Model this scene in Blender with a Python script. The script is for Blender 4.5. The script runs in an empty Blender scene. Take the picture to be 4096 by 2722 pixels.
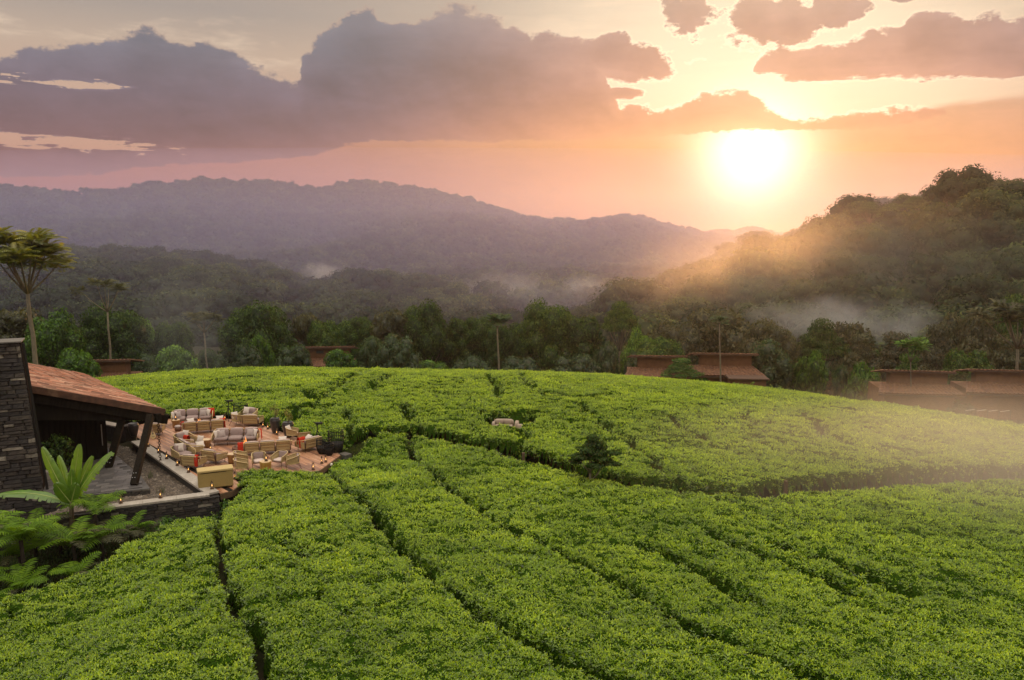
import bpy, math, random
import numpy as np
from mathutils import Vector, Matrix, Euler

# ------------------------------------------------------------------ scene, camera
sc = bpy.context.scene
COL = sc.collection
R = math.radians
PI = math.pi

cam_data = bpy.data.cameras.new("camera")
cam = bpy.data.objects.new("camera", cam_data)
COL.objects.link(cam)
cam_data.sensor_width = 36.0
cam_data.lens = 28.125
cam_data.clip_start = 0.5
cam_data.clip_end = 12000.0
cam.location = (0.0, 0.0, 12.5)
cam.rotation_euler = (R(90.0 - 7.5946), 0.0, 0.0)
sc.camera = cam

sc.view_settings.view_transform = 'Standard'
sc.view_settings.look = 'None'
sc.view_settings.gamma = 1.0
sc.view_settings.exposure = 0.0
sc.view_settings.use_curve_mapping = False

sc.render.engine = 'CYCLES'
cy = sc.cycles
cy.use_denoising = True
try:
    cy.denoiser = 'OPENIMAGEDENOISE'
except Exception:
    pass
cy.max_bounces = 8
cy.diffuse_bounces = 3
cy.glossy_bounces = 2
cy.transmission_bounces = 5
cy.transparent_max_bounces = 12
cy.volume_bounces = 1
cy.sample_clamp_indirect = 6.0
cy.caustics_reflective = False
cy.caustics_refractive = False
cy.volume_step_rate = 2.0
cy.volume_max_steps = 160

SUN_AZ, SUN_EL = 16.41, 5.2        # degrees right of the view axis, above the horizon


# ------------------------------------------------------------------ node helper
class NT:
    """small expression helper over a shader node tree"""
    def __init__(self, tree):
        self.t = tree
        self.n = tree.nodes
        self.l = tree.links

    def new(self, kind, **kw):
        nd = self.n.new(kind)
        for k, v in kw.items():
            setattr(nd, k, v)
        return nd

    def put(self, sock, val):
        if isinstance(val, bpy.types.NodeSocket):
            self.l.new(val, sock)
        elif isinstance(val, (tuple, list)):
            v = tuple(val)
            if sock.type == 'RGBA' and len(v) == 3:
                v = v + (1.0,)
            sock.default_value = v
        else:
            sock.default_value = val

    def m(self, op, a, b=None, c=None, clamp=False):
        nd = self.new('ShaderNodeMath', operation=op, use_clamp=clamp)
        self.put(nd.inputs[0], a)
        if b is not None:
            self.put(nd.inputs[1], b)
        if c is not None:
            self.put(nd.inputs[2], c)
        return nd.outputs[0]

    def vm(self, op, a, b=None, scale=None):
        nd = self.new('ShaderNodeVectorMath', operation=op)
        self.put(nd.inputs[0], a)
        if b is not None:
            self.put(nd.inputs[1], b)
        if scale is not None:
            self.put(nd.inputs['Scale'], scale)
        return nd.outputs['Value'] if op in ('DOT_PRODUCT', 'LENGTH', 'DISTANCE') else nd.outputs[0]

    def mix(self, f, a, b, blend='MIX'):
        nd = self.new('ShaderNodeMix', data_type='RGBA', blend_type=blend)
        nd.clamp_factor = True
        self.put(nd.inputs[0], f)
        self.put(nd.inputs[6], a)
        self.put(nd.inputs[7], b)
        return nd.outputs[2]

    def sstep(self, x, lo, hi):
        nd = self.new('ShaderNodeMapRange', interpolation_type='SMOOTHSTEP')
        self.put(nd.inputs[0], x)
        self.put(nd.inputs[1], lo)
        self.put(nd.inputs[2], hi)
        return nd.outputs[0]

    def lstep(self, x, lo, hi, a=0.0, b=1.0):
        nd = self.new('ShaderNodeMapRange', interpolation_type='LINEAR')
        self.put(nd.inputs[0], x)
        self.put(nd.inputs[1], lo)
        self.put(nd.inputs[2], hi)
        self.put(nd.inputs[3], a)
        self.put(nd.inputs[4], b)
        return nd.outputs[0]

    def noise(self, vec, scale, detail=4.0, rough=0.55, dist=0.0):
        nd = self.new('ShaderNodeTexNoise')
        if vec is not None:
            self.put(nd.inputs['Vector'], vec)
        nd.inputs['Scale'].default_value = scale
        nd.inputs['Detail'].default_value = detail
        nd.inputs['Roughness'].default_value = rough
        nd.inputs['Distortion'].default_value = dist
        return nd.outputs['Fac']

    def ramp(self, f, stops):
        nd = self.new('ShaderNodeValToRGB')
        cr = nd.color_ramp
        while len(cr.elements) > 1:
            cr.elements.remove(cr.elements[-1])
        cr.elements[0].position = stops[0][0]
        cr.elements[0].color = tuple(stops[0][1]) + (1.0,)
        for p, c in stops[1:]:
            e = cr.elements.new(p)
            e.color = tuple(c) + (1.0,)
        self.put(nd.inputs[0], f)
        return nd.outputs[0]

    def curve(self, x, pts, x0, x1, y0, y1):
        """piecewise linear y(x) through pts, as a Float Curve over [x0,x1]"""
        f = self.lstep(x, x0, x1)
        nd = self.new('ShaderNodeFloatCurve')
        cm = nd.mapping
        c = cm.curves[0]
        P = [((a - x0) / (x1 - x0), (b - y0) / (y1 - y0)) for a, b in pts]
        if P[0][0] > 0.0:
            P = [(0.0, P[0][1])] + P
        if P[-1][0] < 1.0:
            P = P + [(1.0, P[-1][1])]
        while len(c.points) < len(P):
            c.points.new(0.5, 0.5)
        for k, (a, b) in enumerate(P):
            c.points[k].location = (min(max(a, 0.0), 1.0), b)
            c.points[k].handle_type = 'VECTOR'
        cm.use_clip = False
        cm.update()
        self.put(nd.inputs['Value'], f)
        return self.m('MULTIPLY_ADD', nd.outputs[0], y1 - y0, y0)


# ------------------------------------------------------------------ the sky
world = bpy.data.worlds.new("World")
sc.world = world
world.use_nodes = True


def build_sky():
    t = NT(world.node_tree)
    for nd in list(t.n):
        t.n.remove(nd)
    tc = t.new('ShaderNodeTexCoord').outputs['Generated']
    D = t.vm('NORMALIZE', tc)
    sep = t.new('ShaderNodeSeparateXYZ')
    t.put(sep.inputs[0], D)
    X, Y, Z = sep.outputs
    az = t.m('MULTIPLY', t.m('ARCTAN2', X, Y), 180 / PI)
    el = t.m('MULTIPLY', t.m('ARCSINE', Z), 180 / PI)
    sdir = (math.sin(R(SUN_AZ)) * math.cos(R(4.75)), math.cos(R(SUN_AZ)) * math.cos(R(4.75)), math.sin(R(4.75)))
    sa = t.m('MULTIPLY', t.m('ARCCOSINE', t.m('MINIMUM', t.vm('DOT_PRODUCT', D, sdir), 0.999999)), 180 / PI)

    # physical clear-sky component
    sky = t.new('ShaderNodeTexSky')
    sky.sky_type = 'NISHITA'
    sky.sun_disc = False
    sky.sun_elevation = R(SUN_EL)
    sky.sun_rotation = R(SUN_AZ)
    sky.air_density = 1.0
    sky.dust_density = 3.0
    sky.ozone_density = 1.0
    nish = t.vm('SCALE', sky.outputs[0], scale=0.0012)

    # cloud noises (3-D, on the direction itself, so seamless all round)
    Dn = t.vm('MULTIPLY', D, (1.0, 1.0, 1.7))
    nb = t.noise(Dn, 16.0, 7.0, 0.62)          # billows
    nb2 = t.noise(t.vm('ADD', Dn, (3.1, 7.7, 1.3)), 7.0, 6.0, 0.55)
    ns = t.noise(t.vm('MULTIPLY', D, (1.0, 1.0, 6.0)), 6.0, 7.0, 0.60, 0.3)   # streaks
    ns2 = t.noise(t.vm('MULTIPLY', D, (1.0, 1.0, 9.0)), 14.0, 6.0, 0.6, 0.5)
    bil = t.m('SUBTRACT', nb, 0.5)
    bil2 = t.m('SUBTRACT', nb2, 0.5)
    nbs = t.noise(t.vm('ADD', Dn, (0.006, 0.0, 0.012)), 16.0, 4.0, 0.55)
    relief = t.m('SUBTRACT', nb, nbs)

    # ---- clear air between the clouds: salmon near the ground, cream above, grey veil over it
    e1 = t.lstep(el, -2.0, 18.0)
    left = t.ramp(e1, [(0.0, (0.50, 0.135, 0.085)), (0.24, (0.56, 0.165, 0.105)), (0.36, (0.64, 0.265, 0.175)),
                       (0.50, (0.70, 0.41, 0.28)), (0.68, (0.58, 0.45, 0.34)), (0.80, (0.29, 0.305, 0.30)),
                       (1.0, (0.28, 0.305, 0.305))])
    right = t.ramp(e1, [(0.0, (0.66, 0.20, 0.05)), (0.2, (0.72, 0.25, 0.085)), (0.38, (0.74, 0.34, 0.15)),
                        (0.6, (0.78, 0.60, 0.42)), (0.85, (0.74, 0.65, 0.50)), (1.0, (0.68, 0.63, 0.53))])
    clear = t.mix(t.sstep(sa, 38.0, 8.0), left, right)
    # unseen overhead sky, brightened past the sky in view to light the ground
    overhead_fill = t.sstep(el, 16.0, 44.0)
    clear = t.mix(overhead_fill, clear, (3.40, 3.16, 2.72))
    # bright high streaky cloud
    st = t.sstep(t.m('ADD', ns, t.m('MULTIPLY', bil, 0.35)), 0.50, 0.72)
    band = t.m('MULTIPLY', t.sstep(el, 8.5, 11.5), t.m('SUBTRACT', 1.0, t.m('MULTIPLY', t.sstep(el, 14.8, 17.0), 0.6)))
    st = t.m('MULTIPLY', st, t.m('MULTIPLY', band, t.lstep(sa, 10.0, 50.0, 0.55, 0.95)))
    clear = t.mix(st, clear, (0.96, 0.78, 0.58))
    fine = t.m('MULTIPLY', t.m('SUBTRACT', ns2, 0.5), t.sstep(sa, 45.0, 10.0))
    clear = t.vm('SCALE', clear, scale=t.m('MULTIPLY_ADD', fine, 0.34, 1.0))

    # ---- the sun behind the haze
    core = t.m('POWER', 2.718, t.m('MULTIPLY', t.m('POWER', t.m('DIVIDE', sa, 3.1), 1.8), -1.0))
    halo = t.m('POWER', 2.718, t.m('MULTIPLY', t.m('DIVIDE', sa, 3.9), -1.0))
    wide = t.m('POWER', 2.718, t.m('MULTIPLY', t.m('DIVIDE', sa, 12.0), -1.0))
    glow = t.vm('ADD', t.vm('SCALE', (3.6, 3.3, 2.7), scale=core),
                t.vm('ADD', t.vm('SCALE', (0.46, 0.25, 0.10), scale=halo), t.vm('SCALE', (0.10, 0.06, 0.02), scale=wide)))
    clear = t.vm('SCALE', clear, scale=t.m('MULTIPLY_ADD', wide, -0.42, 1.0))
    lit = t.vm('ADD', clear, glow)

    # ---- cloud banks: upper and lower outlines by azimuth, broken up by the billow noise
    top = [(-60, 9.0), (-45, 10.2), (-32.97, 9.59), (-31.67, 9.96), (-30.28, 11.07), (-28.7, 11.24), (-27.05, 11.53), (-25.09, 12.34),
           (-23.85, 12.58), (-22.11, 12.23), (-20.04, 12.01), (-17.94, 11.37), (-16.32, 10.88), (-14.6, 10.5),
           (-14.0, 12.0), (-12.31, 13.54), (-11.14, 14.39), (-9.7, 14.71), (-8.84, 14.17), (-6.8, 14.15), (-4.14, 15.09),
           (-2.36, 14.77), (0.01, 14.38), (1.21, 13.58), (3.6, 12.87), (5.4, 12.8), (6.3, 11.2), (6.9, 9.8),
           (7.4, 8.49), (9.58, 8.58), (11.33, 8.82), (13.03, 9.59), (15.28, 9.77), (16.42, 9.18), (18.1, 8.28),
           (20.81, 7.5), (22.11, 7.81), (24.64, 7.92), (25.86, 8.1), (27.79, 7.74), (28.6, 6.9), (30.0, 5.0), (60, 4.0)]
    bot = [(-60, 4.2), (-33.43, 3.48), (-32.15, 3.41), (-29.91, 3.36), (-25.09, 3.99), (-19.87, 4.48), (-14.29, 5.13),
           (-9.91, 6.1), (-5.43, 6.44), (3.65, 6.34), (11.1, 6.64), (16.79, 6.78), (24.22, 6.6), (27.13, 7.0), (28.6, 7.2), (60, 9.0)]
    T1 = t.curve(az, top, -60, 60, 0, 16)
    B1 = t.curve(az, bot, -60, 60, 0, 16)
    up = t.m('SUBTRACT', T1, t.m('SUBTRACT', el, t.m('ADD', t.m('MULTIPLY', bil, 3.4), t.m('MULTIPLY', bil2, 1.4))))
    dn = t.m('SUBTRACT', t.m('ADD', el, t.m('MULTIPLY', t.m('SUBTRACT', ns, 0.5), 1.5)), B1)
    cmb = t.new('ShaderNodeCombineXYZ')
    t.put(cmb.inputs[0], az)
    t.put(cmb.inputs[1], el)
    P = cmb.outputs[0]

    def blob(a, e, ra, re):
        q = t.vm('DIVIDE', t.vm('SUBTRACT', P, (a, e, 0.0)), (ra, re, 1.0))
        return t.m('SUBTRACT', 1.0, t.vm('LENGTH', q))     # 1 in the middle, 0 on the outline

    # gaps of lit air inside the bank
    hole = t.m('MAXIMUM', blob(-29.5, 5.5, 7.5, 0.70), blob(-27.6, 8.95, 3.8, 0.42))
    hole = t.m('MAXIMUM', hole, blob(-37.0, 7.5, 4.0, 0.5))
    hole = t.sstep(t.m('ADD', hole, t.m('ADD', t.m('MULTIPLY', bil, 2.6), t.m('MULTIPLY', t.m('SUBTRACT', ns2, 0.5), 3.2))), 0.05, 0.7)
    f1 = t.m('MINIMUM', up, t.m('MULTIPLY', dn, 1.4))
    # head of the bank that juts to the right
    f1 = t.m('MAXIMUM', f1, t.m('MULTIPLY', t.m('ADD', blob(6.9, 11.6, 4.4, 1.5), t.m('MULTIPLY', bil, 2.4)), 1.6))
    f1 = t.m('SUBTRACT', f1, t.m('MULTIPLY', hole, 4.0))
    # second bank on the right
    top2 = [(0, 4), (15.4, 8.0), (16.1, 10.5), (16.33, 11.3), (16.86, 11.7), (17.93, 12.16), (19.29, 11.75), (21.37, 12.04), (22.12, 12.49),
            (23.11, 12.77), (25.08, 12.83), (25.52, 13.66), (26.45, 13.89), (27.43, 13.3), (28.87, 12.42), (29.96, 12.9),
            (31.47, 12.8), (34, 12.6), (48, 12.2), (75, 11.5)]
    bot2 = [(0, 12.0), (15.4, 11.2), (16.53, 10.0), (18.03, 9.93), (20.71, 9.61), (23.29, 9.55), (25.78, 9.31), (28.16, 9.32),
            (30.46, 8.92), (31.76, 8.71), (34, 8.45), (48, 8.2), (75, 8.0)]
    T2 = t.curve(az, top2, 0, 75, 0, 16)
    B2 = t.curve(az, bot2, 0, 75, 0, 16)
    up2 = t.m('SUBTRACT', T2, t.m('SUBTRACT', el, t.m('ADD', t.m('MULTIPLY', bil, 2.8), t.m('MULTIPLY', bil2, 1.0))))
    dn2 = t.m('SUBTRACT', t.m('ADD', el, t.m('ADD', t.m('MULTIPLY', t.m('SUBTRACT', ns2, 0.5), 1.2), t.m('MULTIPLY', bil, 0.8))), B2)
    side = t.m('MINIMUM', t.m('SUBTRACT', az, 15.8), 20.0)
    f2 = t.m('MINIMUM', t.m('MINIMUM', up2, t.m('MULTIPLY', dn2, 1.4)), side)
    # loose puffs high up near the sun
    pf = t.m('MAXIMUM', blob(11.9, 14.3, 3.0, 2.6), t.m('MAXIMUM', blob(16.2, 13.6, 2.3, 1.8), t.m('MAXIMUM', blob(18.6, 13.7, 2.0, 1.8), blob(20.8, 14.2, 2.3, 1.9))))
    pf = t.m('MAXIMUM', pf, t.m('MAXIMUM', blob(7.6, 9.45, 1.9, 0.45), blob(25.6, 14.6, 1.6, 0.9)))
    f3 = t.m('MULTIPLY', t.m('ADD', pf, t.m('ADD', t.m('MULTIPLY', bil, 3.0), t.m('MULTIPLY', bil2, 0.9))), 1.5)
    f3 = t.m('SUBTRACT', f3, 0.12)
    f = t.m('MAXIMUM', f1, t.m('MAXIMUM', f2, f3))
    nf = t.m('SUBTRACT', t.noise(Dn, 70.0, 5.0, 0.7), 0.5)
    f = t.m('ADD', f, t.m('MULTIPLY', nf, 1.0))
    # everywhere else: scattered banks of the same kind, low round the horizon
    away = t.m('MAXIMUM', t.sstep(t.m('ABSOLUTE', az), 42.0, 62.0), 0.0)
    gen = t.m('MULTIPLY', t.m('SUBTRACT', t.m('ADD', nb2, t.m('MULTIPLY', bil, 0.3)), 0.52), 14.0)
    gen = t.m('MULTIPLY', gen, t.m('MULTIPLY', t.sstep(el, 2.0, 7.0), t.sstep(el, 17.0, 11.0)))
    f = t.m('MAXIMUM', f, t.m('MULTIPLY', gen, away))
    mask = t.m('MULTIPLY', t.sstep(f, -0.24, 0.22), 0.96)
    body = t.sstep(f, 0.05, 0.42)

    # cloud colour: cool violet grey away from the sun, dusty rose below, apricot towards the sun
    e2 = t.lstep(el, 3.0, 15.0)
    cl = t.ramp(e2, [(0.0, (0.230, 0.105, 0.105)), (0.22, (0.195, 0.108, 0.125)), (0.5, (0.155, 0.128, 0.170)), (0.75, (0.140, 0.146, 0.185)), (1.0, (0.175, 0.18, 0.205))])
    cr = t.ramp(e2, [(0.0, (0.52, 0.23, 0.105)), (0.35, (0.50, 0.225, 0.145)), (0.6, (0.41, 0.225, 0.190)), (0.85, (0.35, 0.225, 0.200)), (1.0, (0.40, 0.28, 0.23))])
    cc = t.mix(t.sstep(sa, 30.0, 7.0), cl, cr)
    cc = t.vm('SCALE', cc, scale=t.m('MULTIPLY_ADD', bil2, 0.60, t.m('MULTIPLY_ADD', relief, 0.60, t.m('MULTIPLY_ADD', t.m('SUBTRACT', ns, 0.5), 0.35, 1.0))))
    cc = t.vm('ADD', cc, t.vm('ADD', t.vm('SCALE', (0.42, 0.22, 0.06), scale=halo), t.vm('SCALE', (0.15, 0.075, 0.02), scale=wide)))
    cc = t.vm('SCALE', cc, scale=t.lstep(t.m('ADD', f, t.m('MULTIPLY', bil, 2.2)), 0.1, 3.2, 1.26, 0.90))
    rim = t.vm('ADD', (0.48, 0.36, 0.29), t.vm('SCALE', (0.95, 0.80, 0.52), scale=t.sstep(sa, 24.0, 5.0)))
    rimf = t.m('MULTIPLY', t.m('SUBTRACT', 1.0, body), t.sstep(t.m('MINIMUM', dn, 99.0), 0.25, 0.9))
    cc = t.mix(rimf, cc, rim)
    col = t.mix(mask, lit, cc)
    col = t.vm('ADD', col, nish)
    # below the horizon: dark, hazy land
    col = t.mix(t.sstep(el, -1.5, -6.0), col, (0.10, 0.10, 0.085))
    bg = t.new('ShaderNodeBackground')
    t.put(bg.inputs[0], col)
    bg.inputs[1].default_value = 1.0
    out = t.new('ShaderNodeOutputWorld')
    t.l.new(bg.outputs[0], out.inputs[0])
    world.cycles.sampling_method = 'MANUAL'
    world.cycles.sample_map_resolution = 1024


build_sky()

sun_data = bpy.data.lights.new("sun", 'SUN')
sun_data.energy = 2.8
sun_data.angle = R(9.0)
sun_data.color = (1.0, 0.46, 0.145)
sun = bpy.data.objects.new("sun", sun_data)
COL.objects.link(sun)
sd = Vector((math.sin(R(SUN_AZ)) * math.cos(R(SUN_EL)), math.cos(R(SUN_AZ)) * math.cos(R(SUN_EL)), math.sin(R(SUN_EL))))
sun.rotation_euler = sd.to_track_quat('Z', 'Y').to_euler()


# ------------------------------------------------------------------ mesh helpers
class MB:
    """collects vertices and faces; build() links them as ONE mesh object"""
    def __init__(self):
        self.v, self.f, self.tint = [], [], []

    def add(self, vs, fs, tint=None):
        b = len(self.v)
        self.v.extend([tuple(p) for p in vs])
        self.f.extend([tuple(i + b for i in f) for f in fs])
        if tint is not None:
            while len(self.tint) < b:
                self.tint.append(0.5)
            self.tint.extend([tint] * len(vs))
        return self

    def box(self, c, s, rz=0.0, M=None):
        x, y, z = s[0] / 2, s[1] / 2, s[2] / 2
        vs = [Vector((a * x, b * y, d * z)) for a in (-1, 1) for b in (-1, 1) for d in (-1, 1)]
        if M is None:
            M = Matrix.Rotation(rz, 3, 'Z')
        vs = [M @ p + Vector(c) for p in vs]
        return self.add(vs, [(0, 1, 3, 2), (4, 6, 7, 5), (0, 4, 5, 1), (2, 3, 7, 6), (0, 2, 6, 4), (1, 5, 7, 3)])

    def cbox(self, c, s, ch=0.02, rz=0.0, M=None):
        """box with chamfered edges"""
        x, y, z = s[0] / 2, s[1] / 2, s[2] / 2
        ch = min(ch, x * .9, y * .9, z * .9)
        if M is None:
            M = Matrix.Rotation(rz, 3, 'Z')
        idx, vs = {}, []
        for a in (-1, 1):
            for b in (-1, 1):
                for d in (-1, 1):
                    for k, p in enumerate(((a * x, b * (y - ch), d * (z - ch)), (a * (x - ch), b * y, d * (z - ch)), (a * (x - ch), b * (y - ch), d * z))):
                        idx[(a, b, d, k)] = len(vs)
                        vs.append(M @ Vector(p) + Vector(c))
        F = []
        for a in (-1, 1):
            F.append([idx[(a, b, d, 0)] for b, d in ((-1, -1), (1, -1), (1, 1), (-1, 1))][::a])
            F.append([idx[(b, a, d, 1)] for b, d in ((-1, -1), (1, -1), (1, 1), (-1, 1))][::-a])
            F.append([idx[(b, d, a, 2)] for b, d in ((-1, -1), (1, -1), (1, 1), (-1, 1))][::a])
        for a in (-1, 1):
            for b in (-1, 1):
                F.append((idx[(a, b, -1, 0)], idx[(a, b, 1, 0)], idx[(a, b, 1, 1)], idx[(a, b, -1, 1)]))
                F.append((idx[(a, -1, b, 0)], idx[(a, 1, b, 0)], idx[(a, 1, b, 2)], idx[(a, -1, b, 2)]))
                F.append((idx[(-1, a, b, 1)], idx[(1, a, b, 1)], idx[(1, a, b, 2)], idx[(-1, a, b, 2)]))
                for d in (-1, 1):
                    F.append((idx[(a, b, d, 0)], idx[(a, b, d, 1)], idx[(a, b, d, 2)]))
        return self.add(vs, F)

    def prism(self, poly, z0, z1):
        n = len(poly)
        vs = [(p[0], p[1], z0 if not callable(z0) else z0(*p)) for p in poly] + [(p[0], p[1], z1 if not callable(z1) else z1(*p)) for p in poly]
        return self.add(vs, [tuple(range(n))[::-1], tuple(range(n, 2 * n))] + [(i, (i + 1) % n, n + (i + 1) % n, n + i) for i in range(n)])

    def tube(self, pts, rad, n=6, cap=True):
        pts = [Vector(p) for p in pts]
        m = len(pts)
        if not isinstance(rad, (list, tuple)):
            rad = [rad] * m
        vs, fs = [], []
        ref = None
        for i, p in enumerate(pts):
            d = (pts[min(i + 1, m - 1)] - pts[max(i - 1, 0)])
            if d.length < 1e-9:
                d = Vector((0, 0, 1))
            d.normalize()
            if ref is None:
                ref = Vector((1, 0, 0)) if abs(d.x) < 0.9 else Vector((0, 1, 0))
            u = (ref - d * ref.dot(d))
            if u.length < 1e-6:
                u = d.orthogonal()
            u.normalize()
            ref = u
            w = d.cross(u)
            for k in range(n):
                a = 2 * PI * k / n
                vs.append(p + (u * math.cos(a) + w * math.sin(a)) * rad[i])
        for i in range(m - 1):
            for k in range(n):
                a, b = i * n + k, i * n + (k + 1) % n
                fs.append((a, b, b + n, a + n))
        if cap:
            fs.append(tuple(range(n))[::-1])
            fs.append(tuple(range((m - 1) * n, m * n)))
        return self.add(vs, fs)

    def lathe(self, prof, n=12, c=(0, 0, 0), wob=None):
        vs, fs = [], []
        for i, (r, z) in enumerate(prof):
            for k in range(n):
                a = 2 * PI * k / n
                q = r if wob is None else r * wob(a, z)
                vs.append((c[0] + q * math.cos(a), c[1] + q * math.sin(a), c[2] + z))
        m = len(prof)
        for i in range(m - 1):
            for k in range(n):
                a, b = i * n + k, i * n + (k + 1) % n
                fs.append((a, b, b + n, a + n))
        fs.append(tuple(range(n))[::-1])
        fs.append(tuple(range((m - 1) * n, m * n)))
        return self.add(vs, fs)

    def sheet(self, rows, thick=0.0):
        """grid of points (list of rows); thick > 0 gives it a back side"""
        nr, nc = len(rows), len(rows[0])
        vs = [Vector(p) for r in rows for p in r]
        fs = [(i * nc + j, i * nc + j + 1, (i + 1) * nc + j + 1, (i + 1) * nc + j) for i in range(nr - 1) for j in range(nc - 1)]
        if thick > 0:
            nrm = []
            for i in range(nr):
                for j in range(nc):
                    a = vs[min(i + 1, nr - 1) * nc + j] - vs[max(i - 1, 0) * nc + j]
                    b = vs[i * nc + min(j + 1, nc - 1)] - vs[i * nc + max(j - 1, 0)]
                    q = a.cross(b)
                    nrm.append(q.normalized() if q.length > 1e-9 else Vector((0, 0, 1)))
            k = len(vs)
            vs = vs + [vs[i] - nrm[i] * thick for i in range(k)]
            fs = fs + [tuple(i + k for i in f)[::-1] for f in fs]
            ring = [j for j in range(nc)] + [i * nc + nc - 1 for i in range(1, nr)] + [(nr - 1) * nc + j for j in range(nc - 2, -1, -1)] + [i * nc for i in range(nr - 2, 0, -1)]
            for a, b in zip(ring, ring[1:] + ring[:1]):
                fs.append((a, b, b + k, a + k))
        return self.add(vs, fs)

    def mesh(self, name, mat, smooth=False):
        me = bpy.data.meshes.new(name)
        me.from_pydata([tuple(p) for p in self.v], [], self.f)
        if self.tint:
            while len(self.tint) < len(self.v):
                self.tint.append(0.5)
            a = me.attributes.new("tint", 'FLOAT', 'POINT')
            a.data.foreach_set("value", np.array(self.tint, dtype=np.float32))
        if mat is not None:
            me.materials.append(mat)
        if smooth:
            me.polygons.foreach_set("use_smooth", [True] * len(me.polygons))
        me.update()
        return me

    def build(self, name, mat, parent=None, smooth=False, loc=(0, 0, 0), rot=(0, 0, 0)):
        return put(name, self.mesh(name, mat, smooth), parent, loc, rot)


def put(name, me, parent=None, loc=(0, 0, 0), rot=(0, 0, 0), scale=(1, 1, 1)):
    o = bpy.data.objects.new(name, me)
    COL.objects.link(o)
    o.parent = parent
    o.location = loc
    o.rotation_euler = rot
    o.scale = scale
    return o


def tag(o, label=None, cat=None, group=None, kind=None):
    if label:
        o['label'] = label
    if cat:
        o['category'] = cat
    if group:
        o['group'] = group
    if kind:
        o['kind'] = kind
    return o


def thing(name, label, cat, loc=(0, 0, 0), rz=0.0, group=None):
    o = bpy.data.objects.new(name, None)
    COL.objects.link(o)
    o.empty_display_size = 0.2
    o.location = loc
    o.rotation_euler = (0, 0, rz)
    return tag(o, label, cat, group)


def copy_tree(o, parent=None):
    c = o.copy()
    COL.objects.link(c)
    c.parent = parent
    for ch in o.children:
        copy_tree(ch, c)
    return c


def clone(o, label, loc, rz=0.0, group=None, scale=None):
    c = copy_tree(o)
    c.location = loc
    c.rotation_euler = (0, 0, rz)
    if scale is not None:
        c.scale = scale if isinstance(scale, (tuple, list)) else (scale,) * 3
    c['label'] = label
    if group:
        c['group'] = group
    return c


def np_mesh(name, V, F, mat, smooth=False, attrs=None):
    """mesh from numpy arrays; F is (n,3) or (n,4)"""
    me = bpy.data.meshes.new(name)
    V = np.asarray(V, dtype=np.float32)
    F = np.asarray(F, dtype=np.int32)
    me.vertices.add(len(V))
    me.vertices.foreach_set("co", V.ravel())
    k = F.shape[1] if len(F) else 4
    me.loops.add(len(F) * k)
    me.loops.foreach_set("vertex_index", F.ravel())
    me.polygons.add(len(F))
    me.polygons.foreach_set("loop_start", np.arange(0, len(F) * k, k, dtype=np.int32))
    me.polygons.foreach_set("loop_total", np.full(len(F), k, dtype=np.int32))
    if smooth:
        me.polygons.foreach_set("use_smooth", np.ones(len(F), dtype=bool))
    if attrs:
        for nm, (ty, arr) in attrs.items():
            a = me.attributes.new(nm, ty, 'POINT')
            key = 'vector' if ty == 'FLOAT_VECTOR' else 'value'
            a.data.foreach_set(key, np.ascontiguousarray(arr).ravel())
    if mat is not None:
        me.materials.append(mat)
    me.update(calc_edges=True)
    me.validate()
    return me


def scatter_group(name, srcs):
    """geometry nodes: instance srcs[k] on every point whose integer attribute pick == k+1"""
    ng = bpy.data.node_groups.new(name, "GeometryNodeTree")
    ng.interface.new_socket("Geometry", in_out='INPUT', socket_type='NodeSocketGeometry')
    ng.interface.new_socket("Geometry", in_out='OUTPUT', socket_type='NodeSocketGeometry')
    N, L = ng.nodes, ng.links
    gi, go = N.new("NodeGroupInput"), N.new("NodeGroupOutput")
    join = N.new("GeometryNodeJoinGeometry")

    def attr(n, t):
        a = N.new("GeometryNodeInputNamedAttribute")
        a.data_type = t
        a.inputs["Name"].default_value = n
        return a.outputs["Attribute"]
    L.new(gi.outputs[0], join.inputs[0])
    for i, s in enumerate(srcs):
        oi = N.new("GeometryNodeObjectInfo")
        oi.inputs["Object"].default_value = s
        oi.inputs["As Instance"].default_value = True
        iop = N.new("GeometryNodeInstanceOnPoints")
        cmp = N.new("FunctionNodeCompare")
        cmp.data_type = 'INT'
        cmp.operation = 'EQUAL'
        L.new(attr("pick", "INT"), cmp.inputs[2])
        cmp.inputs[3].default_value = i + 1
        L.new(gi.outputs[0], iop.inputs["Points"])
        L.new(cmp.outputs[0], iop.inputs["Selection"])
        L.new(oi.outputs["Geometry"], iop.inputs["Instance"])
        e2r = N.new("FunctionNodeEulerToRotation")
        L.new(attr("turn", "FLOAT_VECTOR"), e2r.inputs[0])
        L.new(e2r.outputs[0], iop.inputs["Rotation"])
        L.new(attr("size", "FLOAT"), iop.inputs["Scale"])
        L.new(iop.outputs[0], join.inputs[0])
    L.new(join.outputs[0], go.inputs[0])
    return ng


# ------------------------------------------------------------------ numpy noise
def _lat(ix, iy, seed):
    h = (ix * 374761393 + iy * 668265263 + seed * 982451653) & 0x7fffffff
    h = ((h ^ (h >> 13)) * 1274126177) & 0x7fffffff
    h = h ^ (h >> 16)
    return (h & 0xffff) / 65535.0


def vnoise(x, y, seed=0):
    ix, iy = np.floor(x).astype(np.int64), np.floor(y).astype(np.int64)
    fx, fy = x - ix, y - iy
    fx, fy = fx * fx * (3 - 2 * fx), fy * fy * (3 - 2 * fy)
    a, b = _lat(ix, iy, seed), _lat(ix + 1, iy, seed)
    c, d = _lat(ix, iy + 1, seed), _lat(ix + 1, iy + 1, seed)
    return (a * (1 - fx) + b * fx) * (1 - fy) + (c * (1 - fx) + d * fx) * fy - 0.5


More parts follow.
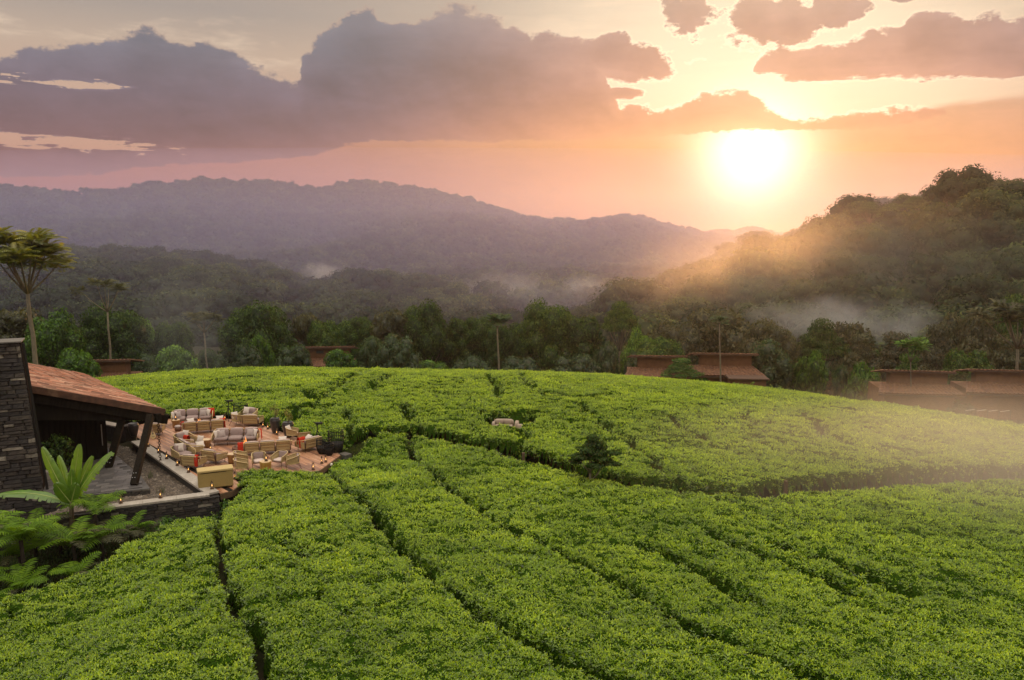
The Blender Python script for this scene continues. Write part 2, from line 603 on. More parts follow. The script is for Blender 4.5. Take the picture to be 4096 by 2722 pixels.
def fbm(x, y, sc_, oct_=4, seed=0):
    s, a, f = 0.0, 1.0, 1.0 / sc_
    for k in range(oct_):
        s = s + a * vnoise(x * f + 13.7 * k, y * f - 7.3 * k, seed + k)
        a *= 0.5
        f *= 2.03
    return s


def worley(x, y, cell, seed=0):
    """distance to the nearest jittered-grid point, in cells, and its random id"""
    gx, gy = np.floor(x / cell).astype(np.int64), np.floor(y / cell).astype(np.int64)
    best = np.full(x.shape, 9.0)
    rid = np.zeros(x.shape)
    for dx in (-1, 0, 1):
        for dy in (-1, 0, 1):
            cx, cy_ = gx + dx, gy + dy
            px = cx + 0.15 + 0.7 * _lat(cx, cy_, seed)
            py = cy_ + 0.15 + 0.7 * _lat(cx, cy_, seed + 5)
            d = np.hypot(x / cell - px, y / cell - py)
            m = d < best
            best = np.where(m, d, best)
            rid = np.where(m, _lat(cx, cy_, seed + 9), rid)
    return best, rid


def seg_dist(x, y, pts):
    """distance to a polyline, and which side (sign) of it, + is to the left of its direction"""
    d = np.full(x.shape, 1e9)
    side = np.zeros(x.shape)
    for (ax, ay), (bx, by) in zip(pts[:-1], pts[1:]):
        vx, vy = bx - ax, by - ay
        L2 = vx * vx + vy * vy
        t = np.clip(((x - ax) * vx + (y - ay) * vy) / L2, 0, 1)
        q = np.hypot(x - ax - t * vx, y - ay - t * vy)
        cr = vx * (y - ay) - vy * (x - ax)
        m = q < d
        d = np.where(m, q, d)
        side = np.where(m, np.sign(cr), side)
    return d, side


def in_poly(x, y, poly):
    inside = np.zeros(x.shape, dtype=bool)
    n = len(poly)
    for i in range(n):
        (x1, y1), (x2, y2) = poly[i], poly[(i + 1) % n]
        c = ((y1 > y) != (y2 > y)) & (x < (x2 - x1) * (y - y1) / (y2 - y1 + 1e-12) + x1)
        inside ^= c
    return inside


def sst(x, a, b):
    t = np.clip((x - a) / (b - a), 0, 1)
    return t * t * (3 - 2 * t)


# ------------------------------------------------------------------ materials
MATS = {}


def mat(name, c1, c2=None, scale=6.0, rough=0.75, spec=0.3, bump=0.0, bscale=None, detail=5.0, stretch=(1, 1, 1),
        metal=0.0, coords='Object', c3=None, wave=None, rnd=0.0):
    if name in MATS:
        return MATS[name]
    m = bpy.data.materials.new(name)
    m.use_nodes = True
    t = NT(m.node_tree)
    for nd in list(t.n):
        t.n.remove(nd)
    p = t.new('ShaderNodeBsdfPrincipled')
    out = t.new('ShaderNodeOutputMaterial')
    t.l.new(p.outputs[0], out.inputs[0])
    tc = t.new('ShaderNodeTexCoord').outputs[coords] if coords != 'World' else t.new('ShaderNodeNewGeometry').outputs['Position']
    v = t.vm('MULTIPLY', tc, stretch)
    n1 = t.noise(v, scale, detail, 0.6)
    col = c1
    if c2 is not None:
        col = t.mix(t.sstep(n1, 0.32, 0.68), c1, c2)
    if c3 is not None:
        n2 = t.noise(t.vm('ADD', v, (5.3, 1.7, 9.1)), scale * 0.37, 4.0, 0.6)
        col = t.mix(t.sstep(n2, 0.5, 0.68), col, c3)
    if rnd > 0:
        oi = t.new('ShaderNodeObjectInfo').outputs['Random']
        col = t.vm('SCALE', col, scale=t.lstep(oi, 0, 1, 1 - rnd, 1 + rnd))
    h = n1
    if wave is not None:
        w = t.new('ShaderNodeTexWave')
        w.wave_type = 'BANDS'
        w.bands_direction = wave[0]
        t.put(w.inputs['Vector'], tc)
        w.inputs['Scale'].default_value = wave[1]
        w.inputs['Distortion'].default_value = wave[3] if len(wave) > 3 else 0.4
        w.inputs['Detail'].default_value = 1.0
        h = t.m('ADD', t.m('MULTIPLY', n1, 0.4), w.outputs['Fac'])
        col = t.mix(t.m('MULTIPLY', w.outputs['Fac'], wave[2]), col, tuple(0.45 * q for q in c1))
    t.put(p.inputs['Base Color'], col)
    p.inputs['Roughness'].default_value = rough
    p.inputs['Metallic'].default_value = metal
    p.inputs['Specular IOR Level'].default_value = spec
    if bump > 0:
        b = t.new('ShaderNodeBump')
        b.inputs['Strength'].default_value = bump
        b.inputs['Distance'].default_value = 0.03
        t.put(b.inputs['Height'], h if bscale is None else t.noise(v, bscale, 4.0, 0.6))
        t.l.new(b.outputs[0], p.inputs['Normal'])
    MATS[name] = m
    return m


def leaf_mat(name, dark, light, young=None, trans=0.42, gloss=0.07, rough=0.42, nscale=0.35, vary=0.5, each=0.25):
    """leaf tissue: diffuse + light coming through + a waxy sheen; tint is the leaf's own age"""
    if name in MATS:
        return MATS[name]
    m = bpy.data.materials.new(name)
    m.use_nodes = True
    t = NT(m.node_tree)
    for nd in list(t.n):
        t.n.remove(nd)
    out = t.new('ShaderNodeOutputMaterial')
    at = t.new('ShaderNodeAttribute', attribute_name='tint').outputs['Fac']
    pos = t.new('ShaderNodeNewGeometry').outputs['Position']
    oi = t.new('ShaderNodeObjectInfo').outputs['Random']
    big = t.noise(pos, nscale, 3.0, 0.6)
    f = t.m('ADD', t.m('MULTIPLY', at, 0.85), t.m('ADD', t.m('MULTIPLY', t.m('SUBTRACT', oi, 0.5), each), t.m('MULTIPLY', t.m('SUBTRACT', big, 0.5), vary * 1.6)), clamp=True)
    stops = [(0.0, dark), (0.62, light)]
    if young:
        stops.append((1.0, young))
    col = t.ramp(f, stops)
    d = t.new('ShaderNodeBsdfDiffuse')
    t.put(d.inputs[0], col)
    tr = t.new('ShaderNodeBsdfTranslucent')
    t.put(tr.inputs[0], t.mix(1.0, col, (1.25, 1.15, 0.55), 'MULTIPLY'))
    mx = t.new('ShaderNodeMixShader')
    mx.inputs[0].default_value = trans
    t.l.new(d.outputs[0], mx.inputs[1])
    t.l.new(tr.outputs[0], mx.inputs[2])
    g = t.new('ShaderNodeBsdfGlossy')
    g.inputs['Roughness'].default_value = rough
    t.put(g.inputs[0], (1, 1, 1))
    m2 = t.new('ShaderNodeMixShader')
    m2.inputs[0].default_value = gloss
    t.l.new(mx.outputs[0], m2.inputs[1])
    t.l.new(g.outputs[0], m2.inputs[2])
    t.l.new(m2.outputs[0], out.inputs[0])
    MATS[name] = m
    return m


def emit_mat(name, col, strength):
    if name in MATS:
        return MATS[name]
    m = bpy.data.materials.new(name)
    m.use_nodes = True
    t = NT(m.node_tree)
    for nd in list(t.n):
        t.n.remove(nd)
    e = t.new('ShaderNodeEmission')
    t.put(e.inputs[0], col)
    e.inputs[1].default_value = strength
    out = t.new('ShaderNodeOutputMaterial')
    t.l.new(e.outputs[0], out.inputs[0])
    MATS[name] = m
    return m


def glass_mat(name, tintc=(0.9, 0.9, 0.88), clear=0.75):
    if name in MATS:
        return MATS[name]
    m = bpy.data.materials.new(name)
    m.use_nodes = True
    t = NT(m.node_tree)
    for nd in list(t.n):
        t.n.remove(nd)
    tr = t.new('ShaderNodeBsdfTransparent')
    t.put(tr.inputs[0], tintc)
    g = t.new('ShaderNodeBsdfGlossy')
    g.inputs['Roughness'].default_value = 0.06
    mx = t.new('ShaderNodeMixShader')
    mx.inputs[0].default_value = 1 - clear
    t.l.new(tr.outputs[0], mx.inputs[1])
    t.l.new(g.outputs[0], mx.inputs[2])
    out = t.new('ShaderNodeOutputMaterial')
    t.l.new(mx.outputs[0], out.inputs[0])
    MATS[name] = m
    return m


# ------------------------------------------------------------------ lie of the land
TP = (53.0481, -0.0961, 0.0028, 0.2816, 0.0018, -1.0816, 0.0032, 0.5585)


def tea_top(x, y):
    """height of the plucking table (top of the clipped tea) above the deck"""
    x, y = np.asarray(x, float), np.asarray(y, float)
    a = np.maximum(0, y - (TP[0] + TP[1] * x))
    al = TP[3] / (2 * TP[2])
    roll = np.where(a < al, TP[2] * a * a, TP[2] * al * al + TP[3] * (a - al))
    c = TP[4] * np.maximum(0, x - TP[5]) ** 2
    l = TP[6] * np.maximum(0, -22 - x) ** 2
    z = TP[7] - np.minimum(roll, 12.5) - np.minimum(c, 9.0) - np.minimum(l, 3.0)
    # level with the deck around it, lower in front of the lodge
    near_deck = sst(np.hypot(x + 15.5, (y - 46.0) * 0.9), 17.0, 6.0)
    z = z - near_deck * 0.18
    z = z - 0.60 * sst(np.hypot(x + 7.9, (y - 42.6) * 0.8), 4.4, 1.4) - 0.12 * sst(np.hypot(x + 12.3, y - 38.6), 4.6, 1.4)
    z = z - 0.72 * sst(x, -11.0, -14.6) * sst(y, 39.0, 35.0)
    return z


def ground_z(x, y):
    x, y = np.asarray(x, float), np.asarray(y, float)
    z = tea_top(x, y) - 1.0
    valley = sst(y, 150.0, 330.0)
    return z * (1 - valley) + (-24.0) * valley


def gz(x, y):
    return float(ground_z(np.array([x]), np.array([y]))[0])


# outlines on the ground (metres; the camera hovers above the origin and looks along +Y)
DECK = [(-13.6, 38.9), (-14.25, 39.7), (-14.05, 40.75), (-10.95, 40.85), (-10.25, 41.25), (-9.78, 44.25), (-9.99, 44.75), (-14.40, 49.35),
        (-16.74, 51.70), (-18.4, 53.0), (-20.6, 53.4), (-23.6, 53.2), (-24.6, 51.4), (-22.9, 47.6), (-22.33, 47.13), (-14.15, 37.45), (-13.75, 37.9)]
LODGE_KEEP = [(-13.0, 38.6), (-13.15, 35.5), (-13.9, 35.0), (-15.1, 34.8), (-15.45, 34.1), (-15.45, 33.0), (-15.7, 31.8), (-15.9, 31.2), (-15.85, 29.6), (-16.4, 28.4), (-17.1, 27.6), (-18.3, 27.0), (-24.0, 25.4), (-60, 24), (-60, 56), (-30.5, 57.5), (-28.5, 54.5), (-24.6, 51.4), (-14.2, 37.4)]
MAIN_PATH = [(-9.7, 45.6), (-9.3, 47.6), (-8.6, 48.9), (-6.48, 48.6), (-4.75, 47.47), (-2.53, 45.54), (-0.73, 44.34), (0.61, 42.77), (2.33, 41.39), (4.09, 39.27), (6.43, 38.08), (8.84, 37.34), (11.66, 36.94), (12.85, 38.03), (14.57, 38.62), (18.56, 40.24), (22.97, 42.16), (29.64, 44.78), (40.0, 48.5)]
G_A = [(-13.5, 37.4), (-13.5, 35.4), (-12.73, 32.78), (-10.89, 28.64), (-9.85, 26.25), (-8.96, 24.45), (-8.26, 23.46), (-7.48, 22.38), (-7.08, 21.41), (-6.55, 20.36), (-5.6, 18.4), (-5.0, 15.0)]
G_B = [(-9.9, 41.6), (-9.17, 40.23), (-7.79, 36.86), (-5.77, 33.08), (-4.75, 30.58), (-3.71, 28.45), (-2.57, 26.58), (-1.72, 25.22), (-0.82, 24.02), (0.27, 22.64), (1.37, 21.43), (2.39, 20.55), (4.2, 18.6), (6.4, 15.0)]
G_C = [(-6.4, 47.6), (-5.98, 44.82), (-4.47, 41.14), (-3.37, 37.64), (-1.94, 34.72), (-0.92, 32.78), (0.18, 31.14), (1.35, 29.63), (2.42, 28.3), (3.37, 26.83), (4.24, 25.5), (5.24, 24.01), (6.28, 22.69), (7.29, 21.74), (8.15, 20.98), (10.2, 18.8), (12.6, 15.0)]
SMALL_GAPS = [
    [(-15.1, 84.0), (-14.89, 78.56), (-14.02, 65.26), (-14.08, 60.76), (-14.42, 56.72), (-15.0, 55.34), (-14.9, 52.97), (-14.67, 50.86)],
    [(-11.3, 78.0), (-11.14, 68.67), (-10.9, 62.8), (-11.16, 61.32)],
    [(-15.61, 55.34), (-13.93, 56.01), (-12.63, 55.71)],
    [(-11.34, 53.94), (-10.79, 52.06), (-10.47, 49.67), (-10.0, 47.18)],
    [(-7.85, 55.76), (-7.05, 53.08), (-6.59, 50.65), (-5.49, 48.33)],
    [(-2.32, 77.21), (-1.84, 67.53), (-1.42, 61.88), (-0.94, 57.85)],
    [(0.47, 80.0), (1.14, 67.85), (1.67, 62.56)],
    [(4.86, 56.53), (5.36, 53.58), (5.97, 49.88), (6.11, 48.76), (7.0, 46.52), (7.43, 44.34), (7.72, 40.55), (8.37, 38.76)],
    [(10.8, 53.32), (10.99, 50.01), (11.18, 48.37), (11.62, 46.86)],
    [(16.77, 60.59), (16.3, 54.38), (16.05, 51.09)],
    [(21.16, 56.09), (20.24, 50.52), (20.64, 47.45)],
    [(0.62, 48.8), (0.62, 47.33), (0.51, 44.36), (0.54, 42.8)],
    [(5.07, 29.78), (6.2, 28.68), (6.93, 27.62), (7.4, 26.43), (7.99, 25.38)],
    [(7.95, 31.92), (8.87, 30.04), (9.54, 28.92), (10.64, 27.86), (11.68, 26.17)],
    [(10.66, 30.31), (11.94, 29.17), (12.96, 27.72), (13.9, 26.42)],
    [(-25.64, 66.5), (-23.79, 69.7), (-21.75, 70.58)],
    [(-25.38, 60.51), (-22.36, 61.41), (-19.4, 60.62)],
    [(-18.35, 61.6), (-16.08, 60.72), (-14.99, 59.02)],
    [(-7.03, 71.13), (-2.99, 68.17), (0.02, 68.44)],
    [(-6.01, 60.66), (-4.53, 58.73), (-2.61, 59.31)],
    [(2.04, 60.97), (4.93, 59.25), (8.03, 60.46)],
    [(-2.65, 53.35), (0.01, 52.9), (2.32, 52.6)],
]
CLEARING = (-0.2, 51.0, 1.6)     # round timber platform among the tea


def field_height(x, y):
    """height of the tea over the ground, 0 in the walks between the bushes"""
    n = fbm(x, y, 2.2, 3, 31)
    gap = np.zeros(x.shape)
    for k, (pl, w) in enumerate([(G_A, .17), (G_B, .15), (G_C, .12)]):
        d, _ = seg_dist(x + 0.35 * fbm(x, y, 1.1, 2, 50 + k), y + 0.35 * fbm(x, y, 1.1, 2, 60 + k), pl)
        wv = w * (1.0 + 0.9 * fbm(x, y, 3.0, 2, 70 + k))
        gap = np.maximum(gap, sst(d, wv + 0.22, wv * 0.55))
    for k, pl in enumerate(SMALL_GAPS):
        d, _ = seg_dist(x + 0.7 * fbm(x, y, 1.5, 3, 80 + k), y + 0.7 * fbm(x, y, 1.5, 3, 90 + k), pl)
        wv = 0.17 * (1.0 + 1.7 * fbm(x, y, 2.4, 2, 100 + k)) * (1.0 + 1.1 * sst(y, 44.0, 70.0))
        gap = np.maximum(gap, sst(d, wv + 0.25, wv * 0.5) * 0.95)
    d, side = seg_dist(x, y, MAIN_PATH)
    pw = 0.72 + 0.30 * sst(x, 11.0, 16.0) + 0.25 * sst(np.abs(x - 0.2), 2.0, 0.4)
    gap = np.maximum(gap, sst(d + 0.22 * n, pw + 0.30, pw))
    gap = np.maximum(gap, sst(np.hypot(x - CLEARING[0], y - CLEARING[1]) + 0.1 * n, CLEARING[2] + 0.35, CLEARING[2] + 0.1))
    # broken plucking lanes: short slots where neighbouring bushes have not closed up
    lane = np.abs(fbm(x, y * 0.75, 5.5, 3, 11))
    gap = np.maximum(gap, 0.45 * sst(lane, 0.022, 0.004) * sst(fbm(x, y, 7.0, 2, 12), 0.02, 0.28))
    lane2 = np.abs(fbm(x * 0.55, y * 1.15, 6.0, 3, 15))
    gap = np.maximum(gap, 0.72 * sst(lane2, 0.026, 0.005) * sst(fbm(x, y, 6.0, 2, 16), -0.02, 0.2) * sst(y, 36.0, 50.0))
    bd, rid = worley(x + 0.25 * n, y, 1.15, 3)
    h = 1.0 + 0.05 * (0.5 - bd) - 0.17 * sst(bd, 0.38, 0.80) + 0.07 * (rid - 0.5) + 0.08 * fbm(x, y, 3.4, 3, 17)
    pit = sst(rid, 0.93, 0.99) * 0.16 * sst(bd, 0.5, 0.2)
    return np.maximum(h * (1 - gap) - pit * (1 - gap), 0.0), gap


# ------------------------------------------------------------------ ground sheet
soil = mat('soil_and_turf', (0.016, 0.018, 0.007), (0.030, 0.023, 0.013), scale=0.9, rough=0.95, spec=0.05, bump=0.8, bscale=9.0, coords='World', c3=(0.026, 0.040, 0.010))


def ground_sheet():
    xs = np.concatenate([np.linspace(-900, -70, 14), np.linspace(-64, 64, 110), np.linspace(70, 900, 14)])
    ys = np.concatenate([np.linspace(-60, 12, 8), np.linspace(14, 100, 90), np.linspace(104, 340, 36), np.linspace(380, 900, 8)])
    Xg, Yg = np.meshgrid(xs, ys)
    Z = ground_z(Xg, Yg) + 0.06 * fbm(Xg, Yg, 3.0, 3, 4)
    # the bed in front of the lodge lies a little lower, deck and lodge stand on it
    low = sst(Xg, -12.5, -15.0) * sst(Yg, 20, 24) * sst(Yg, 60, 54) * sst(Xg, -62, -50)
    Z = Z * (1 - low) + np.minimum(Z, -1.32) * low
    n, m = Xg.shape
    V = np.stack([Xg, Yg, Z], -1).reshape(-1, 3)
    I = np.arange(n * m).reshape(n, m)
    F = np.stack([I[:-1, :-1], I[:-1, 1:], I[1:, 1:], I[1:, :-1]], -1).reshape(-1, 4)
    o = put('ground', np_mesh('ground', V, F, soil, True))
    tag(o, kind='structure')


ground_sheet()

# ------------------------------------------------------------------ tea: tufts of shoots on a clipped surface
tea_leaf = leaf_mat('tea_leaf', (0.026, 0.068, 0.004), (0.225, 0.375, 0.009), (0.57, 0.74, 0.024), trans=0.36, gloss=0.055, rough=0.34, nscale=0.20, vary=0.40)
tea_shade_base = mat('tea_shaded_base', (0.005, 0.012, 0.002), (0.034, 0.075, 0.005), scale=16.0, rough=1.0, spec=0.0, bump=1.0, bscale=22.0, coords='World')  # base under the tufts, coloured dark like leaves in shade


def leaf_quad(mb, base, d, up, L, W, fold, tint):
    """folded, pointed leaf: 4 triangles"""
    side = d.cross(up)
    if side.length < 1e-5:
        side = d.orthogonal()
    side.normalize()
    n = side.cross(d).normalized()
    mid = base + d * (L * 0.45)
    tip = base + d * L - n * (L * fold * 0.5)
    a = mid + side * (W * 0.5) + n * (W * 0.22)
    b = mid - side * (W * 0.5) + n * (W * 0.22)
    mb.add([base, a, tip, b], [(0, 1, 2), (0, 2, 3)], tint)


def tea_tuft(seed):
    rng = random.Random(seed)
    mb = MB()
    for s in range(10):
        r, a = 0.21 * math.sqrt(rng.random()), rng.random() * 2 * PI
        base = Vector((r * math.cos(a), r * math.sin(a), rng.uniform(-0.07, 0.035)))
        lean = Vector((rng.uniform(-.35, .35), rng.uniform(-.35, .35), 1)).normalized()
        age = rng.random()
        for k in range(4):
            b = a + k * 2.4 + rng.uniform(-.4, .4)
            spread = (0.35, 0.75, 1.05, 1.4)[k] * rng.uniform(0.8, 1.2)
            d = (lean * math.cos(spread) + Vector((math.cos(b), math.sin(b), 0)) * math.sin(spread)).normalized()
            L = (0.06, 0.082, 0.10, 0.115)[k] * rng.uniform(0.8, 1.25)
            tint = min(1, max(0, (0.92, 0.72, 0.48, 0.26)[k] + 0.35 * (age - 0.5)))
            leaf_quad(mb, base - lean * (0.022 * k), d, Vector((0, 0, 1)), L, L * 0.46, 0.25, tint)
    o = bpy.data.objects.new('tea_tuft', mb.mesh('tea_tuft', tea_leaf))
    return o


TUFTS = [tea_tuft(s) for s in range(5)]
TEA_NG = scatter_group("tea_shoots", TUFTS)


def tea_field():
    rng = np.random.default_rng(5)
    nr, nc = 470, 560
    ys = 16.0 * (104.0 / 16.0) ** np.linspace(0, 1, nr)
    us = np.linspace(-0.80, 0.80, nc)
    Yg = np.repeat(ys[:, None], nc, 1)
    Xg = us[None, :] * (Yg + 1.5)
    hgt, gap = field_height(Xg, Yg)
    top = tea_top(Xg, Yg)
    gnd = ground_z(Xg, Yg)
    Z = gnd + (top - gnd) * hgt - 0.03
    # the tea ends a little behind the brow of the hill
    brow = 88.0 - 0.0 * Xg
    keep = (hgt > 0.04) & ~in_poly(Xg, Yg, LODGE_KEEP) & (Yg < brow)
    dk, _ = seg_dist(Xg, Yg, DECK + DECK[:1])
    keep &= ~in_poly(Xg, Yg, DECK) & (dk > 0.10 + 0.08 * fbm(Xg, Yg, 0.8, 2, 8))
    keep &= ~((Xg > 31) & (Yg > 71 - 0.1 * (Xg - 31)))
    # which block a point belongs to
    sA, sB, sC, sP = [seg_dist(Xg, Yg, p)[1] for p in (G_A, G_B, G_C, MAIN_PATH)]
    far = (sP > 0) | (Yg > 49.3)
    reg = np.where(far, 5, np.where(sA < 0, 1, np.where(sB < 0, 2, np.where(sC < 0, 3, 4))))
    names = {1: ('dark tea bushes in the corner below the ferns', None), 2: ('wide block of tea bushes between the deck and two narrow walks', None),
             3: ('long wedge of tea bushes running from the path to the bottom edge', None), 4: ('broad hazy tea block on the near side of the grassy path', None),
             5: ('far tea field rolling over the brow beyond the path', None)}
    V = np.stack([Xg, Yg, Z], -1)
    I = np.arange(nr * nc).reshape(nr, nc)
    Q = np.stack([I[:-1, :-1], I[:-1, 1:], I[1:, 1:], I[1:, :-1]], -1).reshape(-1, 4)
    kf = keep.reshape(-1)
    Vf = V.reshape(-1, 3)
    ok = kf[Q].all(1)
    Q = Q[ok]
    rq = reg.reshape(-1)[Q[:, 0]]
    a, b, c, d = [Vf[Q[:, k]] for k in range(4)]
    nrm = np.cross(b - a, d - a)
    area = np.linalg.norm(nrm, axis=1)
    nrm /= area[:, None] + 1e-9
    dist = np.hypot(a[:, 0], a[:, 1])
    dens = np.where(dist < 30, 40.0, np.where(dist < 46, 27.0, 15.0))
    dens = np.where(dist > 62, 10.0, dens)
    low = (hgt.reshape(-1)[Q[:, 0]] < 0.45)
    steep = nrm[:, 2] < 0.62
    dens = np.where(steep, dens * 0.42, dens)  # sides thinned so the dark base stands in for their shade
    dens = np.where(low, dens * 0.22, dens)
    seen = (np.abs(a[:, 0]) < 0.68 * a[:, 1] + 3.0) & (a[:, 1] > 17.0)
    lam = area * dens * seen
    for k in range(1, 6):
        sel = rq == k
        q = Q[sel]
        used, inv = np.unique(q.ravel(), return_inverse=True)
        VV = Vf[used]
        FF = inv.reshape(-1, 4)
        cnt = rng.poisson(lam[sel])
        idx = np.repeat(np.nonzero(sel)[0], cnt)
        n = len(idx)
        r1, r2 = rng.random((n, 1)), rng.random((n, 1))
        P = a[idx] + (b[idx] - a[idx]) * r1 + (d[idx] - a[idx]) * r2
        nn = nrm[idx] * 0.62 + np.array([0, 0, 0.38])
        nn /= np.linalg.norm(nn, axis=1)[:, None]
        P = P + nn * 0.02
        th = np.arccos(np.clip(nn[:, 2], -1, 1))
        ph = np.arctan2(nn[:, 1], nn[:, 0])
        # tilt to the normal: rotate about y by th, then about z by ph; random spin first is folded into ph jitter
        rot = np.stack([rng.normal(0, .10, n), th + rng.normal(0, .08, n), np.where(th < 0.3, rng.random(n) * 6.283, ph + rng.normal(0, .3, n))], -1)
        ds = dist[idx]
        size = np.interp(ds, [18, 30, 46, 62, 90], [1.0, 1.1, 1.35, 1.75, 2.1]) * rng.uniform(0.7, 1.2, n)
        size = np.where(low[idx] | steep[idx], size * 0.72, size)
        size *= 1.0 + 0.5 * np.clip(fbm(P[:, 0], P[:, 1], 2.5, 3, 23), -.4, .5)
        nv = len(VV)
        pick = np.concatenate([np.zeros(nv, np.int32), rng.integers(1, len(TUFTS) + 1, n).astype(np.int32)])
        turn = np.concatenate([np.zeros((nv, 3)), rot]).astype(np.float32)
        sz = np.concatenate([np.zeros(nv), size]).astype(np.float32)
        me = np_mesh('tea_bushes', np.concatenate([VV, P]), FF, tea_shade_base, True,
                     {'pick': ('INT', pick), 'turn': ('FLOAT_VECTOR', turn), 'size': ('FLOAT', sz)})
        o = put('tea_bushes', me)
        md = o.modifiers.new("shoots", 'NODES')
        md.node_group = TEA_NG
        tag(o, names[k][0], 'tea bushes', kind='stuff')


tea_field()

# ------------------------------------------------------------------ trees: crowns of many small leaf faces over leafy lobes
def rand_dir(rng):
    z = rng.uniform(-1, 1)
    a = rng.random() * 2 * PI
    s = math.sqrt(1 - z * z)
    return Vector((s * math.cos(a), s * math.sin(a), z))


def crown_arrays(lobes, per, size, seed, droop=0.25, flat=0.0, shell=0.75, jit=0.55):
    """leaf faces spread through ellipsoid lobes [(cx,cy,cz,rx,ry,rz)], mostly in the outer shell"""
    rng = np.random.default_rng(seed)
    C, Dn, T = [], [], []
    for (cx, cy_, cz, rx, ry, rz) in lobes:
        n = int(per * (rx * ry + ry * rz + rx * rz) / 3.0)
        z = rng.uniform(-0.75, 1, n)
        a = rng.random(n) * 2 * PI
        s = np.sqrt(1 - z * z)
        d = np.stack([s * np.cos(a), s * np.sin(a), z], -1)
        r = shell + (1.06 - shell) * rng.random(n) ** 0.6
        r *= 1 + 0.13 * np.sin(a * 3 + cx) * np.cos(z * 5 + cy_)
        C.append(np.array([cx, cy_, cz]) + d * r[:, None] * np.array([rx, ry, rz]))
        Dn.append(d)
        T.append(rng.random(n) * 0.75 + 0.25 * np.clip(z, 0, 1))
    C, Dn, T = np.concatenate(C), np.concatenate(Dn), np.concatenate(T)
    n = len(C)
    nrm = Dn + rng.normal(0, jit, (n, 3))
    nrm[:, 2] += flat
    nrm /= np.linalg.norm(nrm, axis=1)[:, None]
    t = np.cross(nrm, rng.normal(0, 1, (n, 3)))
    t /= np.linalg.norm(t, axis=1)[:, None] + 1e-9
    t[:, 2] -= droop
    t /= np.linalg.norm(t, axis=1)[:, None]
    b = np.cross(nrm, t)
    b /= np.linalg.norm(b, axis=1)[:, None] + 1e-9
    L = (size * rng.uniform(0.6, 1.35, n))[:, None]
    W = L * rng.uniform(0.38, 0.6, (n, 1))
    v0 = C - t * L * 0.5
    v2 = C + t * L * 0.5
    v1 = C + b * W * 0.5 + nrm * W * 0.15
    v3 = C - b * W * 0.5 + nrm * W * 0.15
    V = np.stack([v0, v1, v2, v3], 1).reshape(-1, 3)
    F = np.arange(4 * n).reshape(n, 4)
    return V, F, np.repeat(T, 4)


def core_arrays(lobes, k=0.72):
    """rough inner masses of twigs and shaded leaves inside each lobe"""
    V, F = [], []
    b = 0
    for (cx, cy_, cz, rx, ry, rz) in lobes:
        nu, nv = 8, 5
        vs = []
        for j in range(nv + 1):
            th = PI * j / nv
            for i in range(nu):
                ph = 2 * PI * i / nu
                w = k * (1 + 0.12 * math.sin(3 * ph + cx * 3 + j))
                vs.append((cx + rx * w * math.sin(th) * math.cos(ph), cy_ + ry * w * math.sin(th) * math.sin(ph), cz + rz * w * math.cos(th)))
        V += vs
        for j in range(nv):
            for i in range(nu):
                F.append((b + j * nu + i, b + j * nu + (i + 1) % nu, b + (j + 1) * nu + (i + 1) % nu, b + (j + 1) * nu + i))
        b += len(vs)
    return np.array(V), np.array(F)


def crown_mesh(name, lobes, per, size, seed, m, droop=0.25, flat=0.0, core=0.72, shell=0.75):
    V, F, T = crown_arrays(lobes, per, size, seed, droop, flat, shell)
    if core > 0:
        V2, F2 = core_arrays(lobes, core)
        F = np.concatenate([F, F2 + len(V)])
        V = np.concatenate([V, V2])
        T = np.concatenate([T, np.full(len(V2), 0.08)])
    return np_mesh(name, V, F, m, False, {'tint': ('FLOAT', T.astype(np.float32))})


def dome_lobes(seed, R_, H_, z0, n=14, lob=0.42, low=0.0):
    """lobes spread over a dome of radius R_ and height H_ standing on z0"""
    rng = random.Random(seed)
    L = [(0, 0, z0 + H_ * 0.45, R_ * 0.72, R_ * 0.72, H_ * 0.50)]
    for k in range(n):
        a = k * 2.39996 + rng.uniform(-.4, .4)
        h = low + (1 - low) * ((k + 0.5) / n) ** 0.8
        rr = R_ * math.sqrt(max(0.02, 1 - (h * 0.93) ** 2)) * rng.uniform(0.68, 0.92)
        s = R_ * lob * rng.uniform(0.75, 1.2)
        L.append((rr * math.cos(a), rr * math.sin(a), z0 + H_ * (0.12 + 0.76 * h), s, s, s * rng.uniform(0.6, 0.85) * min(1.2, H_ / R_)))
    return L


M_leaf = {
    'dark': leaf_mat('dark_evergreen_leaf', (0.009, 0.026, 0.004), (0.050, 0.100, 0.012), (0.125, 0.200, 0.022), trans=0.25, gloss=0.015, nscale=0.12, vary=0.4),
    'mid': leaf_mat('broad_green_leaf', (0.018, 0.052, 0.006), (0.075, 0.170, 0.014), (0.19, 0.36, 0.030), trans=0.3, gloss=0.02, nscale=0.12, vary=0.4),
    'olive': leaf_mat('olive_leaf', (0.022, 0.026, 0.009), (0.070, 0.076, 0.022), (0.14, 0.13, 0.040), trans=0.3, gloss=0.03, nscale=0.15, vary=0.4),
    'grey': leaf_mat('grey_green_leaf', (0.014, 0.032, 0.009), (0.048, 0.090, 0.024), (0.105, 0.165, 0.045), trans=0.25, gloss=0.03, nscale=0.2, vary=0.3),
    'gold': leaf_mat('gold_tipped_leaf', (0.075, 0.095, 0.010), (0.22, 0.225, 0.022), (0.52, 0.43, 0.045), trans=0.45, gloss=0.05, nscale=0.4, vary=0.4),
    'rust': leaf_mat('rust_tipped_leaf', (0.035, 0.028, 0.010), (0.095, 0.065, 0.022), (0.24, 0.11, 0.030), trans=0.3, gloss=0.03, nscale=0.4, vary=0.4),
    'forest': leaf_mat('forest_leaf', (0.009, 0.019, 0.005), (0.038, 0.060, 0.013), (0.105, 0.130, 0.026), trans=0.2, gloss=0.012, nscale=0.02, vary=0.5, each=0.75),
}
